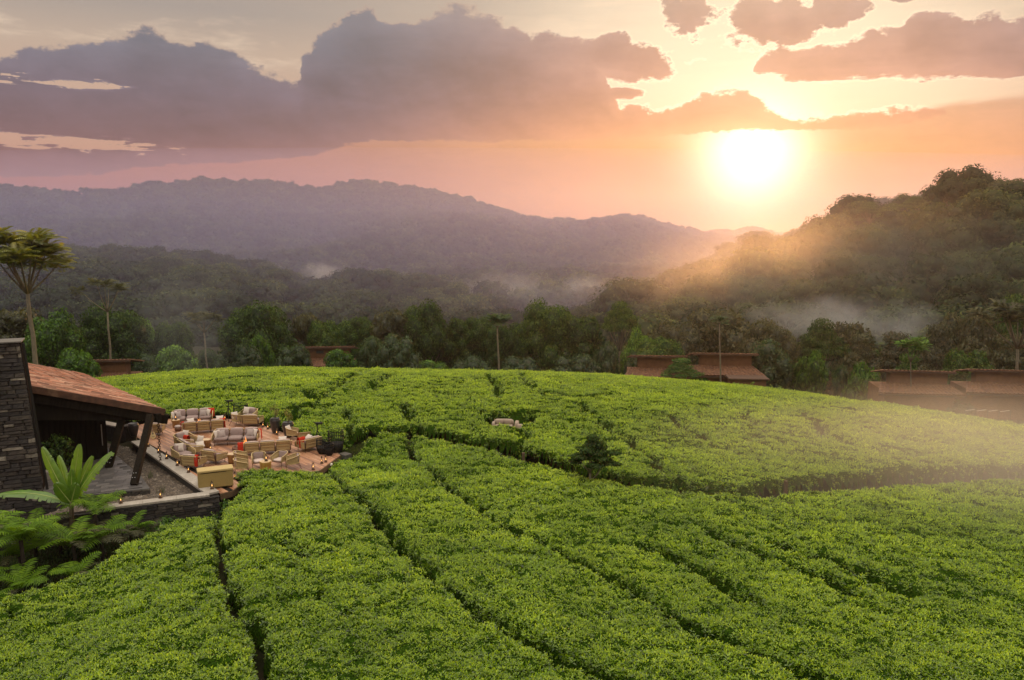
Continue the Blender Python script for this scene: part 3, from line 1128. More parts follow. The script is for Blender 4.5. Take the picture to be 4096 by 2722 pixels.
bark = mat('bark', (0.085, 0.070, 0.050), (0.14, 0.12, 0.09), scale=3.0, rough=0.9, spec=0.15, bump=0.6, stretch=(1, 1, 0.3))
pale_bark = mat('pale_bark', (0.20, 0.17, 0.12), (0.12, 0.11, 0.075), scale=5.0, rough=0.85, spec=0.2, bump=0.4, stretch=(1, 1, 0.4))


def limb_tree(mb, base, fork, tips, r0, r1, n=6, bend=0.15, rng=None):
    """tapered trunk to the fork, limbs arching from there to the tips"""
    rng = rng or random.Random(1)
    base, fork = Vector(base), Vector(fork)
    k = 5
    pts = [base.lerp(fork, i / k) + Vector((rng.uniform(-1, 1), rng.uniform(-1, 1), 0)) * r0 * 0.35 * (0 < i < k) for i in range(k + 1)]
    mb.tube(pts, [r0 * (1.35 if i == 0 else 1) * (1 - (1 - r1 / r0) * i / k) for i in range(k + 1)], n)
    for tp in tips:
        tp = Vector(tp)
        c = fork.lerp(tp, 0.5)
        c += Vector((tp.x - fork.x, tp.y - fork.y, 0)) * bend
        q = []
        for i in range(6):
            t = i / 5
            q.append(fork * (1 - t) ** 2 + c * 2 * t * (1 - t) + tp * t * t)
        mb.tube(q, [r1 * 0.72 * (1 - 0.75 * i / 5) for i in range(6)], max(4, n - 1))


# one mesh set per kind of tree, shared by its copies
def round_tree_meshes(seed, kind, R_=5.6, H_=8.0, z0=5.0, per=170, size=0.42, n=16, low=0.0):
    rng = random.Random(seed)
    lobes = dome_lobes(seed, R_, H_, z0, n, 0.40, low)
    cr = crown_mesh('crown', lobes, per, size, seed, M_leaf[kind])
    tb = MB()
    tips = [(l[0] * 0.8, l[1] * 0.8, l[2]) for l in lobes[1:9]]
    limb_tree(tb, (0, 0, 0), (rng.uniform(-.3, .3), rng.uniform(-.3, .3), z0 * 0.62), tips, 0.38, 0.26, 7, 0.1, rng)
    return tb.mesh('trunk', bark, True), cr


TREE_KINDS = {
    'round_a': round_tree_meshes(11, 'dark', 6.0, 8.4, 4.6),
    'round_b': round_tree_meshes(12, 'dark', 5.2, 8.8, 4.2, n=18),
    'round_c': round_tree_meshes(13, 'mid', 5.0, 7.0, 3.8, 150, 0.5),
    'round_d': round_tree_meshes(14, 'olive', 5.6, 7.8, 4.4),
    'bush_a': round_tree_meshes(15, 'grey', 3.4, 5.0, 0.6, 190, 0.34, 14, 0.0),
    'bush_b': round_tree_meshes(16, 'mid', 2.8, 3.8, 0.5, 190, 0.42, 12, 0.0),
    'tall_a': round_tree_meshes(17, 'dark', 4.0, 10.5, 3.4, 150, 0.44, 20),
    'loose_a': round_tree_meshes(18, 'olive', 4.2, 4.4, 8.2, 90, 0.5, 11),
}


def flat_tree_meshes(seed, kind, R_=5.0, z0=8.5, layers=3):
    """spreading crown in flat tiers on arching limbs"""
    rng = random.Random(seed)
    lobes, tips = [], []
    for l in range(layers):
        m = 7 - l
        for k in range(m):
            a = 2 * PI * (k + 0.4 * l) / m + rng.uniform(-.25, .25)
            rr = R_ * (0.9 - 0.28 * l) * rng.uniform(0.75, 1.05)
            s = R_ * rng.uniform(0.30, 0.42)
            lobes.append((rr * math.cos(a), rr * math.sin(a), z0 + 0.85 * l + rng.uniform(-.3, .3), s, s, s * 0.34))
            tips.append((rr * 0.85 * math.cos(a), rr * 0.85 * math.sin(a), z0 + 0.85 * l - 0.3))
    lobes.append((0, 0, z0 + 0.9 * layers, R_ * 0.5, R_ * 0.5, R_ * 0.16))
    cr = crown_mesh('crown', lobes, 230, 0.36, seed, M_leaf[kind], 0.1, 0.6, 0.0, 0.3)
    tb = MB()
    limb_tree(tb, (0, 0, 0), (0.2, 0.1, z0 * 0.58), tips[::2] + [(0, 0, z0 + 1.5)], 0.30, 0.2, 6, 0.12, rng)
    return tb.mesh('trunk', bark, True), cr


TREE_KINDS['flat_a'] = flat_tree_meshes(21, 'dark')
TREE_KINDS['flat_b'] = flat_tree_meshes(22, 'olive', 4.6, 8.0, 4)
TREE_KINDS['flat_c'] = flat_tree_meshes(23, 'mid', 4.2, 6.0, 4)


def rosette(V, F, T, c, n, L, W, rng, up=0.35, pin=11):
    """a whorl of long feather leaves: each a midrib line with paired leaflets"""
    for k in range(n):
        a = 2 * PI * k / n + rng.uniform(-.3, .3)
        e = up + rng.uniform(-.35, .45)
        d = Vector((math.cos(a) * math.cos(e), math.sin(a) * math.cos(e), math.sin(e)))
        q = Vector(c)
        tint = rng.random()
        ll = L * rng.uniform(0.75, 1.2)
        for i in range(pin):
            t = (i + 1) / pin
            d2 = (d - Vector((0, 0, 1)) * (0.85 * t * t)).normalized()
            q = q + d2 * (ll / pin)
            sd_ = d2.cross(Vector((0, 0, 1)))
            if sd_.length < 1e-4:
                continue
            sd_.normalize()
            w = W * math.sin(PI * min(1, 0.18 + 0.82 * t)) ** 0.6
            for s in (-1, 1):
                p0 = q
                tipv = (sd_ * s + d2 * 0.55 - Vector((0, 0, 0.35))).normalized() * w
                b = len(V)
                wd = d2 * (ll / pin * 0.46)
                V += [p0 - wd * .4, p0 + tipv * 0.5 - wd, p0 + tipv, p0 + tipv * 0.5 + wd]
                F.append((b, b + 1, b + 2, b + 3))
                T += [min(1, max(0, tint + 0.25 * t - .1))] * 4


def candelabra_meshes(seed, kind, Hf, R_, Ht, nb, r0, lean=(0, 0), leaves=11, L=1.5, tips2=2, bk=None, z_b=0.0):
    """bare pole, limbs fanning from one fork, leaf rosettes on the ends"""
    rng = random.Random(seed)
    tb = MB()
    fork = Vector((lean[0], lean[1], Hf))
    tips = []
    for k in range(nb):
        a = 2 * PI * k / nb + rng.uniform(-.25, .25)
        rr = R_ * rng.uniform(0.35, 1.0)
        tips.append((fork.x + rr * math.cos(a), fork.y + rr * math.sin(a), Hf + (Ht - Hf) * (1.0 - 0.35 * (rr / R_) ** 2) * rng.uniform(0.62, 1.03)))
    limb_tree(tb, (0, 0, z_b), fork, tips, r0, r0 * 0.62, 8, 0.16, rng)
    V, F, T = [], [], []
    for tp in tips:
        rosette(V, F, T, tp, leaves, L, L * 0.36, rng, 0.5)
        for j in range(tips2):
            o = Vector((rng.uniform(-1, 1), rng.uniform(-1, 1), rng.uniform(-.8, .6))) * L * 0.55
            rosette(V, F, T, Vector(tp) + o, leaves - 2, L * 0.9, L * 0.34, rng)
    cr = np_mesh('crown', np.array([tuple(v) for v in V]), np.array(F), M_leaf[kind], False, {'tint': ('FLOAT', np.array(T, dtype=np.float32))})
    return tb.mesh('trunk', bk or pale_bark, True), cr


def plant_tree(name, kind, label, x, y, z=None, s=1.0, rz=0.0, group=None, sz=None):
    tr, cr = TREE_KINDS[kind] if isinstance(kind, str) else kind
    o = thing(name, label, 'tree', (x, y, gz(x, y) if z is None else z), rz, group)
    o.scale = (s, s, sz or s)
    put('trunk', tr, o)
    put('crown', cr, o)
    return o


# ------------------------------------------------------------------ wooded hills
hill_soil = mat('forest_floor', (0.020, 0.026, 0.010), (0.034, 0.038, 0.016), scale=0.05, rough=0.95, spec=0.05, coords='World')


def forest_crown(seed, nl=9, quads=1.0, size=0.26):
    rng = random.Random(seed)
    lobes = dome_lobes(seed, 1.0, 1.05, 0.35, nl, 0.42)
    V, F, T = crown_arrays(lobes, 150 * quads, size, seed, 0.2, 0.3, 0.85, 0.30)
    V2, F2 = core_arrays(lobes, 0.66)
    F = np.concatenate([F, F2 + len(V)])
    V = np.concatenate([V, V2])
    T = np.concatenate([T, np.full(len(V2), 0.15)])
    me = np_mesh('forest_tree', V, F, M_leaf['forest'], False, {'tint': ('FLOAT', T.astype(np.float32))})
    tb = MB()
    tb.tube([(0, 0, -0.6), (0.02, 0, 0.5)], [0.06, 0.045], 5)
    n0 = len(me.vertices)
    return bpy.data.objects.new('forest_tree', me)


FAR_CROWNS = [forest_crown(s, 9, 2.2, 0.21) for s in (41, 42, 43)]
NEAR_CROWNS = [forest_crown(s, 13, 8.0, 0.10) for s in (51, 52, 53, 54)]
FAR_NG = scatter_group("far_forest", FAR_CROWNS)
NEAR_NG = scatter_group("near_forest", NEAR_CROWNS)


def ridge(name, crest, dist, foot_d, foot_z, tree_h, back, label, flabel, ng, n_crowns, spacing, size, seed, spur=18.0, nu=150, nv=46, pw=1.15):
    """a hill whose skyline follows crest [(azimuth, elevation)] at the given distances; trees stand all over it"""
    caz = np.array([c[0] for c in crest])
    cel = np.array([c[1] for c in crest])
    az = np.linspace(caz[0], caz[-1], nu)
    el = np.interp(az, caz, cel)
    dc = np.interp(az, [p[0] for p in dist], [p[1] for p in dist])
    fd = np.interp(az, [p[0] for p in foot_d], [p[1] for p in foot_d])
    zc = 12.5 + dc * np.tan(np.radians(el)) - tree_h
    v = np.linspace(0, 1.25, nv)
    A = np.repeat(az[:, None], nv, 1)
    Vv = np.repeat(v[None, :], nu, 0)
    DD = fd[:, None] + (dc - fd)[:, None] * np.minimum(Vv, 1) + back * np.maximum(0, Vv - 1) / 0.25
    X, Y = DD * np.sin(np.radians(A)), DD * np.cos(np.radians(A))
    prof = np.minimum(Vv, 1) ** pw
    Z = foot_z + (zc[:, None] - foot_z) * prof - np.maximum(0, Vv - 1) / 0.25 * back * 0.35
    amp = np.sin(PI * np.clip(Vv, 0, 1)) * spur * (1.0 - 0.72 * np.clip(Vv, 0, 1))
    Z = Z + amp * (fbm(X, Y, spur * 9, 4, seed) * 1.5 + 0.8 * np.abs(fbm(X, Y * 0.4, spur * 5, 3, seed + 3)) - 0.2)
    P = np.stack([X, Y, Z], -1)
    I = np.arange(nu * nv).reshape(nu, nv)
    F = np.stack([I[:-1, :-1], I[1:, :-1], I[1:, 1:], I[:-1, 1:]], -1).reshape(-1, 4)
    PV = P.reshape(-1, 3)
    o = put(name, np_mesh(name, PV, F, hill_soil, True))
    tag(o, kind='structure')
    # crowns
    rng = np.random.default_rng(seed)
    vmax = 1.08
    ui = rng.random(n_crowns) * (nu - 1.001)
    vi = rng.random(n_crowns) * (vmax / 1.25) * (nv - 1.001)
    # even out by ground area
    i0, j0 = ui.astype(int), vi.astype(int)
    w = DD[i0, j0] / DD.max()
    keepr = rng.random(n_crowns) < w ** 1.0
    ui, vi, i0, j0 = ui[keepr], vi[keepr], i0[keepr], j0[keepr]
    fu, fv = (ui - i0)[:, None], (vi - j0)[:, None]
    pts = (P[i0, j0] * (1 - fu) + P[i0 + 1, j0] * fu) * (1 - fv) + (P[i0, j0 + 1] * (1 - fu) + P[i0 + 1, j0 + 1] * fu) * fv
    # thin out so that crowns stand shoulder to shoulder
    cell = {}
    order = rng.permutation(len(pts))
    take = []
    for k in order:
        key = (int(pts[k, 0] // spacing), int(pts[k, 1] // spacing))
        if cell.get(key, 0) < 1:
            cell[key] = 1
            take.append(k)
    pts = pts[take]
    n = len(pts)
    s = size * rng.uniform(0.62, 1.22, n)
    s *= 1 + 0.35 * (rng.random(n) > 0.93)
    pts[:, 2] += tree_h - 1.28 * s + rng.normal(0, tree_h * 0.16, n)
    turn = np.stack([rng.normal(0, .08, n), rng.normal(0, .08, n), rng.random(n) * 6.283], -1)
    k = 3 if ng is FAR_NG else 4
    me = np_mesh('forest', pts, np.zeros((0, 4), np.int32), None, False,
                 {'pick': ('INT', rng.integers(1, k + 1, n).astype(np.int32)), 'turn': ('FLOAT_VECTOR', turn.astype(np.float32)), 'size': ('FLOAT', s.astype(np.float32))})
    fo = put('forest', me)
    md = fo.modifiers.new("trees", 'NODES')
    md.node_group = ng
    tag(fo, flabel, 'forest', kind='stuff')
    return P, zc, az, dc


BACK = [(-40, 2.4), (-36, 2.6), (-33.48, 2.86), (-32.18, 2.97), (-30.86, 2.81), (-28.81, 2.61), (-26.89, 2.73), (-25.66, 2.68), (-24.37, 3.31), (-22.58, 3.3), (-20.98, 3.67),
        (-18.83, 3.44), (-17.17, 3.61), (-14.92, 3.31), (-13.35, 3.13), (-11.44, 3.56), (-9.96, 3.67), (-7.88, 3.39), (-5.48, 3.05),
        (-3.05, 2.43), (-0.91, 1.77), (0.63, 1.16), (2.48, 0.55), (4.01, 0.61), (5.23, 0.49), (6.44, 1.0), (7.65, 1.3), (9.16, 1.21),
        (10.66, 0.69), (12.74, 0.24), (14.5, -0.2), (16.22, -0.41), (17.93, -0.64), (19.88, -1.06), (24, -1.4)]
MID = [(-40, -1.5), (-33.79, -1.32), (-31.14, -1.23), (-28.32, -0.86), (-26.62, -0.93), (-24.6, -0.89), (-22.01, -1.19), (-19.6, -1.5), (-17.39, -2.11),
       (-15.15, -3.17), (-14.0, -3.64), (-12.51, -3.06), (-10.11, -2.72), (-7.09, -3.11), (-4.02, -3.74), (-2.16, -4.68), (-0.3, -5.46), (2.0, -6.2)]
RIGHT = [(4.5, -6.0), (6.23, -5.11), (7.14, -4.64), (8.05, -4.08), (10.17, -3.69), (11.92, -2.16), (13.97, -1.84), (15.41, -1.53), (17.36, -0.64),
         (18.2, -0.49), (19.29, -0.05), (20.35, 0.52), (21.66, 1.22), (22.93, 2.05), (24.21, 2.16), (25.72, 2.14), (26.92, 2.65),
         (28.08, 3.29), (29.47, 3.5), (30.85, 3.33), (32.17, 3.03), (34.09, 3.46), (38, 3.8), (44, 4.2)]
RIGHT2 = [(10.2, -3.9), (11.65, -3.07), (13.39, -1.85), (15.09, -0.79), (16.22, -0.35), (17.34, -0.06), (19.0, 0.23), (20.61, 0.8), (22.17, 1.5), (23.71, 1.89), (25.22, 2.15), (28, 2.5), (33, 2.8)]
FAR = [(8, -0.6), (11.57, -0.21), (13.32, 0.15), (14.19, 0.36), (15.34, 0.24), (16.19, 0.5), (17.04, 0.5), (17.89, 0.15), (19.84, -0.2), (24, -0.6)]

ridge('distant_hill', FAR, [(8, 1900), (24, 1900)], [(8, 1600), (24, 1600)], -30, 0, 90, None, 'pale blue wooded hills in the gap under the sun', FAR_NG, 2500, 22, 15, 71, 20, 60, 24)
ridge('back_hill', BACK, [(-40, 1150), (-20, 1180), (0, 1250), (8, 1150), (24, 1350)], [(-40, 520), (0, 560), (24, 760)], -26, 9, 160, None,
      'hazy forest covering the long ridge beneath the clouds', FAR_NG, 30000, 12.0, 9.0, 72, 55, 220, 60)
ridge('middle_hill', MID, [(-40, 500), (-18, 470), (-14, 430), (-10, 400), (2, 380)], [(-40, 240), (-10, 230), (2, 250)], -25, 10, 90, None,
      'forest on the low wooded spur behind the tree belt', NEAR_NG, 6000, 11.0, 8.6, 73, 12, 140, 36)
ridge('second_hill', RIGHT2, [(10, 480), (33, 520)], [(10, 360), (33, 380)], -24, 11, 80, None,
      'forest of the ridge peeping over the near hillside', NEAR_NG, 2600, 10.0, 8.2, 74, 8, 90, 26)
NEAR_HILL = ridge('near_hill', RIGHT, [(4.5, 330), (12, 320), (20, 310), (30, 300), (44, 300)], [(4.5, 215), (12, 190), (30, 165), (44, 160)], -22, 11, 70, None,
      'dense forest on the sunlit hillside above the villas', NEAR_NG, 6000, 11.5, 8.4, 75, 9, 150, 40)


# ------------------------------------------------------------------ the air
def volume_mat(name, col, dens, aniso, falloff=None):
    m = bpy.data.materials.new(name)
    m.use_nodes = True
    t = NT(m.node_tree)
    for nd in list(t.n):
        t.n.remove(nd)
    pv = t.new('ShaderNodeVolumePrincipled')
    t.put(pv.inputs['Color'], col)
    pv.inputs['Anisotropy'].default_value = aniso
    out = t.new('ShaderNodeOutputMaterial')
    if falloff is None:
        pv.inputs['Density'].default_value = dens
    else:
        g = t.new('ShaderNodeTexCoord').outputs['Generated']
        q = t.vm('SCALE', t.vm('SUBTRACT', g, (0.5, 0.5, 0.5)), scale=2.0)
        r = t.vm('LENGTH', q)
        n = t.noise(t.new('ShaderNodeNewGeometry').outputs['Position'], falloff[0], 3.0, 0.6)
        sh = t.sstep(t.m('ADD', r, t.m('MULTIPLY', t.m('SUBTRACT', n, 0.5), falloff[1])), 1.0, falloff[2])
        t.put(pv.inputs['Density'], t.m('MULTIPLY', sh, dens))
    t.l.new(pv.outputs[0], out.inputs['Volume'])
    return m


def haze_box():
    mb = MB()
    mb.box((0, 950, 36), (2700, 2160, 142))      # z -35 .. 107, y -130 .. 2030
    o = mb.build('haze', volume_mat('air', (0.92, 0.90, 1.0), 0.00016, 0.70))
    tag(o, 'thin warm evening haze filling the whole valley', 'haze', kind='stuff')


haze_box()


def mist(label, loc, size, dens, falloff, aniso=0.3, col=(1, 1, 1), name='mist'):
    mb = MB()
    n, m = 16, 8
    prof = [(math.sin(PI * k / m), -math.cos(PI * k / m)) for k in range(m + 1)]
    mb.lathe([(max(r, 0.001), z) for r, z in prof], n)
    me = mb.mesh(name, volume_mat('mist_air', col, dens, aniso, falloff))
    o = put(name, me, None, loc, (0, 0, 0), size)
    tag(o, label, 'mist', kind='stuff')


# the basin between the tree belt and the ridges is filled with thicker, bluer air
def valley_air():
    mb = MB()
    n, m = 40, 20
    mb.lathe([(max(math.sin(PI * k / m), 0.0005), -math.cos(PI * k / m)) for k in range(m + 1)], n)
    o = put('valley_mist', mb.mesh('valley_mist', volume_mat('valley_air', (0.52, 0.55, 1.0), 0.00068, 0.40)), None, (-60, 640, -14), (0, 0, 0), (1180, 465, 80))
    tag(o, 'bluish mist filling the valley before the long ridge', 'mist', kind='stuff')
    mb2 = MB()
    mb2.lathe([(max(math.sin(PI * k / m), 0.0005), -math.cos(PI * k / m)) for k in range(m + 1)], n)
    o = put('hill_haze', mb2.mesh('hill_haze', volume_mat('sunlit_air', (1.0, 0.97, 0.92), 0.0085, 0.80, (0.03, 0.35, 0.0))), None, (92, 212, -2), (0, 0, R(-22)), (84, 56, 27))
    tag(o, 'golden sunlit haze hanging before the right-hand hill', 'haze', kind='stuff')


valley_air()


def valley_forest():
    rng = np.random.default_rng(27)
    n = 5000
    x = rng.uniform(-260, 330, n)
    y = rng.uniform(370, 640, n)
    cell, take = set(), []
    for k in range(n):
        key = (int(x[k] // 10), int(y[k] // 10))
        if key not in cell:
            cell.add(key)
            take.append(k)
    x, y = x[take], y[take]
    m = len(x)
    s = rng.uniform(5.0, 9.0, m)
    z = ground_z(x, y) + rng.normal(0, 1.5, m)
    turn = np.stack([np.zeros(m), np.zeros(m), rng.random(m) * 6.283], -1)
    me = np_mesh('forest', np.stack([x, y, z], -1), np.zeros((0, 4), np.int32), None, False,
                 {'pick': ('INT', rng.integers(1, 4, m).astype(np.int32)), 'turn': ('FLOAT_VECTOR', turn.astype(np.float32)), 'size': ('FLOAT', s.astype(np.float32))})
    o = put('forest', me)
    o.modifiers.new("trees", 'NODES').node_group = FAR_NG
    tag(o, 'misty forest on the valley floor behind the tree belt', 'forest', kind='stuff')


valley_forest()


# ------------------------------------------------------------------ the belt of trees below the brow
BELT = 'trees in the belt behind the tea'
BELT_TREES = [
    ('loose_a', -64.8, 104.0, 0.8, 0.93, 'feathery dull olive tree rising behind the top of the stone pillar'),
    ('round_c', -55.7, 96.0, 0.67, 0.93, 'bright broad-leaved tree just behind the tall candelabra tree trunk'),
    ('bush_b', -48.6, 88.0, 0.82, 1.12, 'leafy green bush above the upper end of the red tiled roof'),
    ('round_a', -56.5, 112.0, 0.83, 0.98, 'big round dark tree behind the half-hidden low roof'),
    ('round_c', -55.2, 118.0, 0.6, 1.11, 'paler leafy tree filling the gap behind the big round dark tree'),
    ('round_b', -49.5, 116.0, 0.6, 0.91, 'rounded green tree left of the twin-stemmed candelabra tree'),
    ('bush_b', -41.7, 98.0, 0.82, 1.15, 'bright fountain-shaped shrub at the foot of the twin-stemmed candelabra tree'),
    ('flat_c', -43.6, 104.0, 0.47, 0.54, 'low tiered shrub beside the bright fountain-shaped shrub'),
    ('round_a', -39.6, 124.0, 0.94, 1.07, 'largest dark dome-shaped tree left of the low brick villa'),
    ('bush_a', -35.4, 106.0, 0.66, 0.96, 'grey-green round bush standing left of the low brick villa'),
    ('bush_b', -34.9, 110.0, 0.6, 1.64, 'light green sapling topping the grey-green bush by the brick villa'),
    ('loose_a', -33.6, 130.0, 0.56, 1.02, 'thin reddish-olive tree poking up beside the dark dome-shaped tree'),
    ('round_b', -30.5, 128.0, 0.62, 0.9, 'dark rounded tree directly behind the brick villa roof'),
    ('tall_a', -27.7, 132.0, 0.69, 0.82, 'narrow dark tree above the right end of the brick villa roof'),
    ('round_b', -25.2, 134.0, 0.62, 0.88, 'dark tree in the row between brick villa and grey-green bushes'),
    ('bush_a', -18.3, 104.0, 0.6, 1.09, 'smaller grey-green rounded bush right of the brick villa'),
    ('bush_a', -14.7, 102.0, 0.76, 1.09, 'larger grey-green rounded bush right of the brick villa'),
    ('loose_a', -19.1, 126.0, 0.71, 1.05, 'pale feathery tree standing above the grey-green bushes'),
    ('round_a', -14.0, 128.0, 0.7, 1.04, 'very dark domed tree beside the pale feathery tree'),
    ('tall_a', -8.7, 130.0, 0.68, 0.87, 'tall dark tree right of the very dark domed tree'),
    ('round_b', -5.3, 131.0, 0.67, 0.9, 'dark rounded tree left of the slender palm-like tree'),
    ('round_a', 5.6, 126.0, 0.78, 1.06, 'big spreading dark tree in the middle of the belt with bare stems showing'),
    ('round_b', 10.6, 124.0, 0.81, 0.99, 'lower dark tree leaning against the big spreading middle tree'),
    ('tall_a', 1.3, 134.0, 0.65, 0.78, 'narrow dark tree between palm-like tree and big spreading tree'),
    ('round_b', -1.1, 122.0, 0.5, 0.86, 'small dark tree right behind the slender palm-like tree'),
    ('bush_a', 13.8, 118.0, 0.69, 1.49, 'upright grey-green bush below the flat-crowned acacia-like tree'),
    ('flat_a', 18.8, 138.0, 0.66, 1.24, 'flat-crowned acacia-like tree in front of the misty valley gap'),
    ('round_c', 19.7, 122.0, 0.48, 1.0, 'small green tree left of the tiled villa with the tree in front'),
    ('bush_a', 16.5, 104.0, 0.48, 0.99, 'small grey bush at the left gable of the two-part tiled villa'),
    ('round_d', 25.8, 126.0, 0.83, 1.02, 'left shoulder tree of the golden-brown clump behind the villas'),
    ('round_d', 33.9, 130.0, 1.09, 1.23, 'highest and widest golden-brown tree behind the villa with thin pole tree'),
    ('round_d', 39.2, 122.0, 0.77, 1.21, 'right shoulder tree of the golden-brown clump behind the villas'),
    ('flat_c', 19.7, 92.0, 0.53, 0.42, 'dark green bushy tree standing between the two middle villas'),
    ('bush_a', 31.1, 96.0, 0.92, 1.36, 'large pale grey-green round tree right of the villa with two white windows'),
    ('bush_b', 35.6, 94.0, 0.74, 1.53, 'shiny-leaved green tree right of the large pale round tree'),
    ('flat_a', 48.4, 124.0, 0.72, 1.42, 'dark umbrella-crowned tree with spreading limbs before the mist'),
    ('loose_a', 56.1, 132.0, 0.75, 1.31, 'loose feathery tree right behind the dark umbrella-crowned tree'),
    ('flat_b', 52.1, 118.0, 0.78, 1.31, 'layered olive tree left of the slender bright-tipped tree'),
    ('flat_b', 55.3, 114.0, 0.82, 1.34, 'layered olive tree behind the slender bright-tipped tree'),
    ('flat_c', 48.3, 96.0, 0.55, 0.93, 'bright green bush right above the left one of the right-hand villas'),
    ('flat_b', 64.6, 120.0, 0.79, 1.63, 'layered tree above the gap between the two right-hand villas'),
    ('round_d', 75.1, 132.0, 0.77, 1.7, 'rounded brownish tree high above the rightmost villa'),
    ('flat_b', 72.4, 122.0, 0.94, 1.87, 'wide layered tree above the rightmost villa'),
    ('flat_a', 80.6, 128.0, 0.84, 2.09, 'tallest flat-topped tree at the right edge behind the pale trunk'),
    ('round_b', 66.6, 128.0, 0.76, 1.32, 'dark rounded tree among the layered trees above the right-hand villas'),
    ('flat_b', 71.0, 112.0, 0.93, 1.6, 'near layered tree directly behind the rightmost villa roof'),
    ('round_b', 63.3, 110.0, 0.78, 1.14, 'dark round tree directly behind the rightmost villa roof'),
    ('bush_b', 47.4, 106.0, 0.94, 1.92, 'green thicket left of the right-hand villas, below the umbrella-crowned tree'),
    ('bush_a', 46.2, 112.0, 0.7, 1.56, 'grey-green thicket below the umbrella-crowned tree'),
    ('round_b', -72.2, 110.0, 0.78, 0.79, 'dark tree at the left edge above the stone pillar'),
    ('round_b', 22.0, 118.0, 0.77, 0.79, 'dark low tree behind the left one of the two middle villas'),
    ('bush_a', 8.8, 110.0, 1.01, 0.98, 'wide shaded bush under the big spreading middle tree'),
    ('bush_a', 1.1, 108.0, 0.9, 0.81, 'shaded bush just right of the palm-like tree trunk'),
    ('bush_a', -5.7, 108.0, 0.9, 0.77, 'shaded bush just left of the palm-like tree trunk'),
    ('bush_b', -11.0, 106.0, 0.94, 0.83, 'low green bush right of the larger grey-green bush'),
    ('bush_a', -48.5, 106.0, 0.71, 0.98, 'round bush under the rounded tree left of the twin stems'),
    ('bush_a', -42.7, 112.0, 0.84, 1.11, 'round bush right of the twin-stemmed candelabra tree'),
    ('bush_a', -31.8, 116.0, 0.87, 1.07, 'round bush just behind the left part of the brick villa'),
    ('bush_a', 35.5, 100.0, 0.67, 0.93, 'low bush between the pale round tree and the shiny-leaved tree'),
    ('bush_a', -27.4, 99.5, 0.62, 0.8, 'small round bush in front of the left end of the brick villa'),
    ('bush_b', -21.6, 99.0, 0.7, 0.9, 'small leafy bush in front of the right end of the brick villa'),
    ('bush_b', 21.9, 92.5, 0.5, 0.55, 'small leafy bush at the foot of the thin pole tree'),
    ('bush_a', 50.4, 88.0, 0.5, 0.62, 'small grey bush between the two right-hand villas'),
    ('round_b', 56.3, 118.0, 0.64, 1.07, 'dark round tree peeping between the layered olive trees'),
]
_r = random.Random(77)
for kind, x, y, s, sz, lab in BELT_TREES:
    nm = {'b': 'rounded_bush'}.get(kind[0], 'broadleaf_tree') if kind.startswith('bush') else ('spreading_tree' if kind.startswith('flat') else 'broadleaf_tree')
    plant_tree(nm, kind, lab, x, y, gz(x, y) - 0.3, s, _r.random() * 6.28, BELT, sz)

# trees that stand out by their stems
TREE_KINDS['candelabra'] = candelabra_meshes(31, 'gold', 9.0, 3.3, 14.0, 11, 0.22, (-0.3, 0), 10, 1.6, 4)
plant_tree('candelabra_tree', 'candelabra', 'tall candelabra tree with golden leaf tufts on fanned limbs behind the red roof', -38.5, 64.0, -1.3)
TREE_KINDS['thin_candelabra'] = candelabra_meshes(32, 'olive', 10.6, 3.4, 14.8, 6, 0.17, (0, 0), 9, 1.25, 2, pale_bark)
plant_tree('candelabra_tree', 'thin_candelabra', 'thin grey candelabra tree with five leaf tufts against the blue haze', -50.76, 100.0, -7.9)
TREE_KINDS['twin_candelabra'] = candelabra_meshes(33, 'olive', 8.0, 2.2, 10.6, 7, 0.16, (-0.3, 0), 10, 1.2, 2, pale_bark)
plant_tree('candelabra_tree', 'twin_candelabra', 'slim candelabra tree with drooping tufts above the left part of the tea', -41.6, 108.0, -8.9)
TREE_KINDS['palm_like'] = candelabra_meshes(34, 'grey', 6.4, 0.9, 8.0, 6, 0.13, (-0.2, 0), 9, 1.1, 2, pale_bark)
plant_tree('slender_tree', 'palm_like', 'slender palm-like tree with bare pale trunk at the middle of the tea brow', -1.5, 92.0, -4.8)
TREE_KINDS['pole_tree'] = candelabra_meshes(35, 'grey', 8.6, 0.35, 9.2, 4, 0.10, (-0.4, 0), 8, 0.95, 1, pale_bark)
plant_tree('slender_tree', 'pole_tree', 'very thin pole-like tree with a small tuft in front of the middle villa', 23.9, 90.0, -6.3)
TREE_KINDS['tip_tree'] = candelabra_meshes(36, 'mid', 7.0, 1.3, 9.8, 7, 0.10, (-0.5, 0), 9, 1.0, 2, bark)
plant_tree('slender_tree', 'tip_tree', 'slender tree with bright green tips before the left one of the right-hand villas', 45.9, 90.0, -9.0)
TREE_KINDS['edge_tree'] = candelabra_meshes(37, 'olive', 11.2, 4.2, 17.0, 12, 0.24, (-0.5, 0), 11, 1.5, 3, pale_bark)
plant_tree('tall_tree', 'edge_tree', 'tall pale-stemmed tree at the right edge beside the rightmost villa', 58.3, 90.5, -11.8)


def cone_tree_meshes():
    lobes = [(0, 0, 0.7 + 0.48 * k, 0.62 * (1 - k / 7.5), 0.62 * (1 - k / 7.5), 0.42) for k in range(7)]
    cr = crown_mesh('crown', lobes, 900, 0.17, 9, M_leaf['rust'], -0.2, 0.0, 0.6)
    tb = MB()
    tb.tube([(0, 0, 0), (0, 0, 1.2), (0, 0, 3.2)], [0.07, 0.06, 0.02], 6)
    return tb.mesh('trunk', bark, True), cr


TREE_KINDS['cone'] = cone_tree_meshes()
plant_tree('conical_shrub', 'cone', 'small rusty-tipped conical shrub at the edge of the hazy tea', 34.3, 85.0, -6.2)


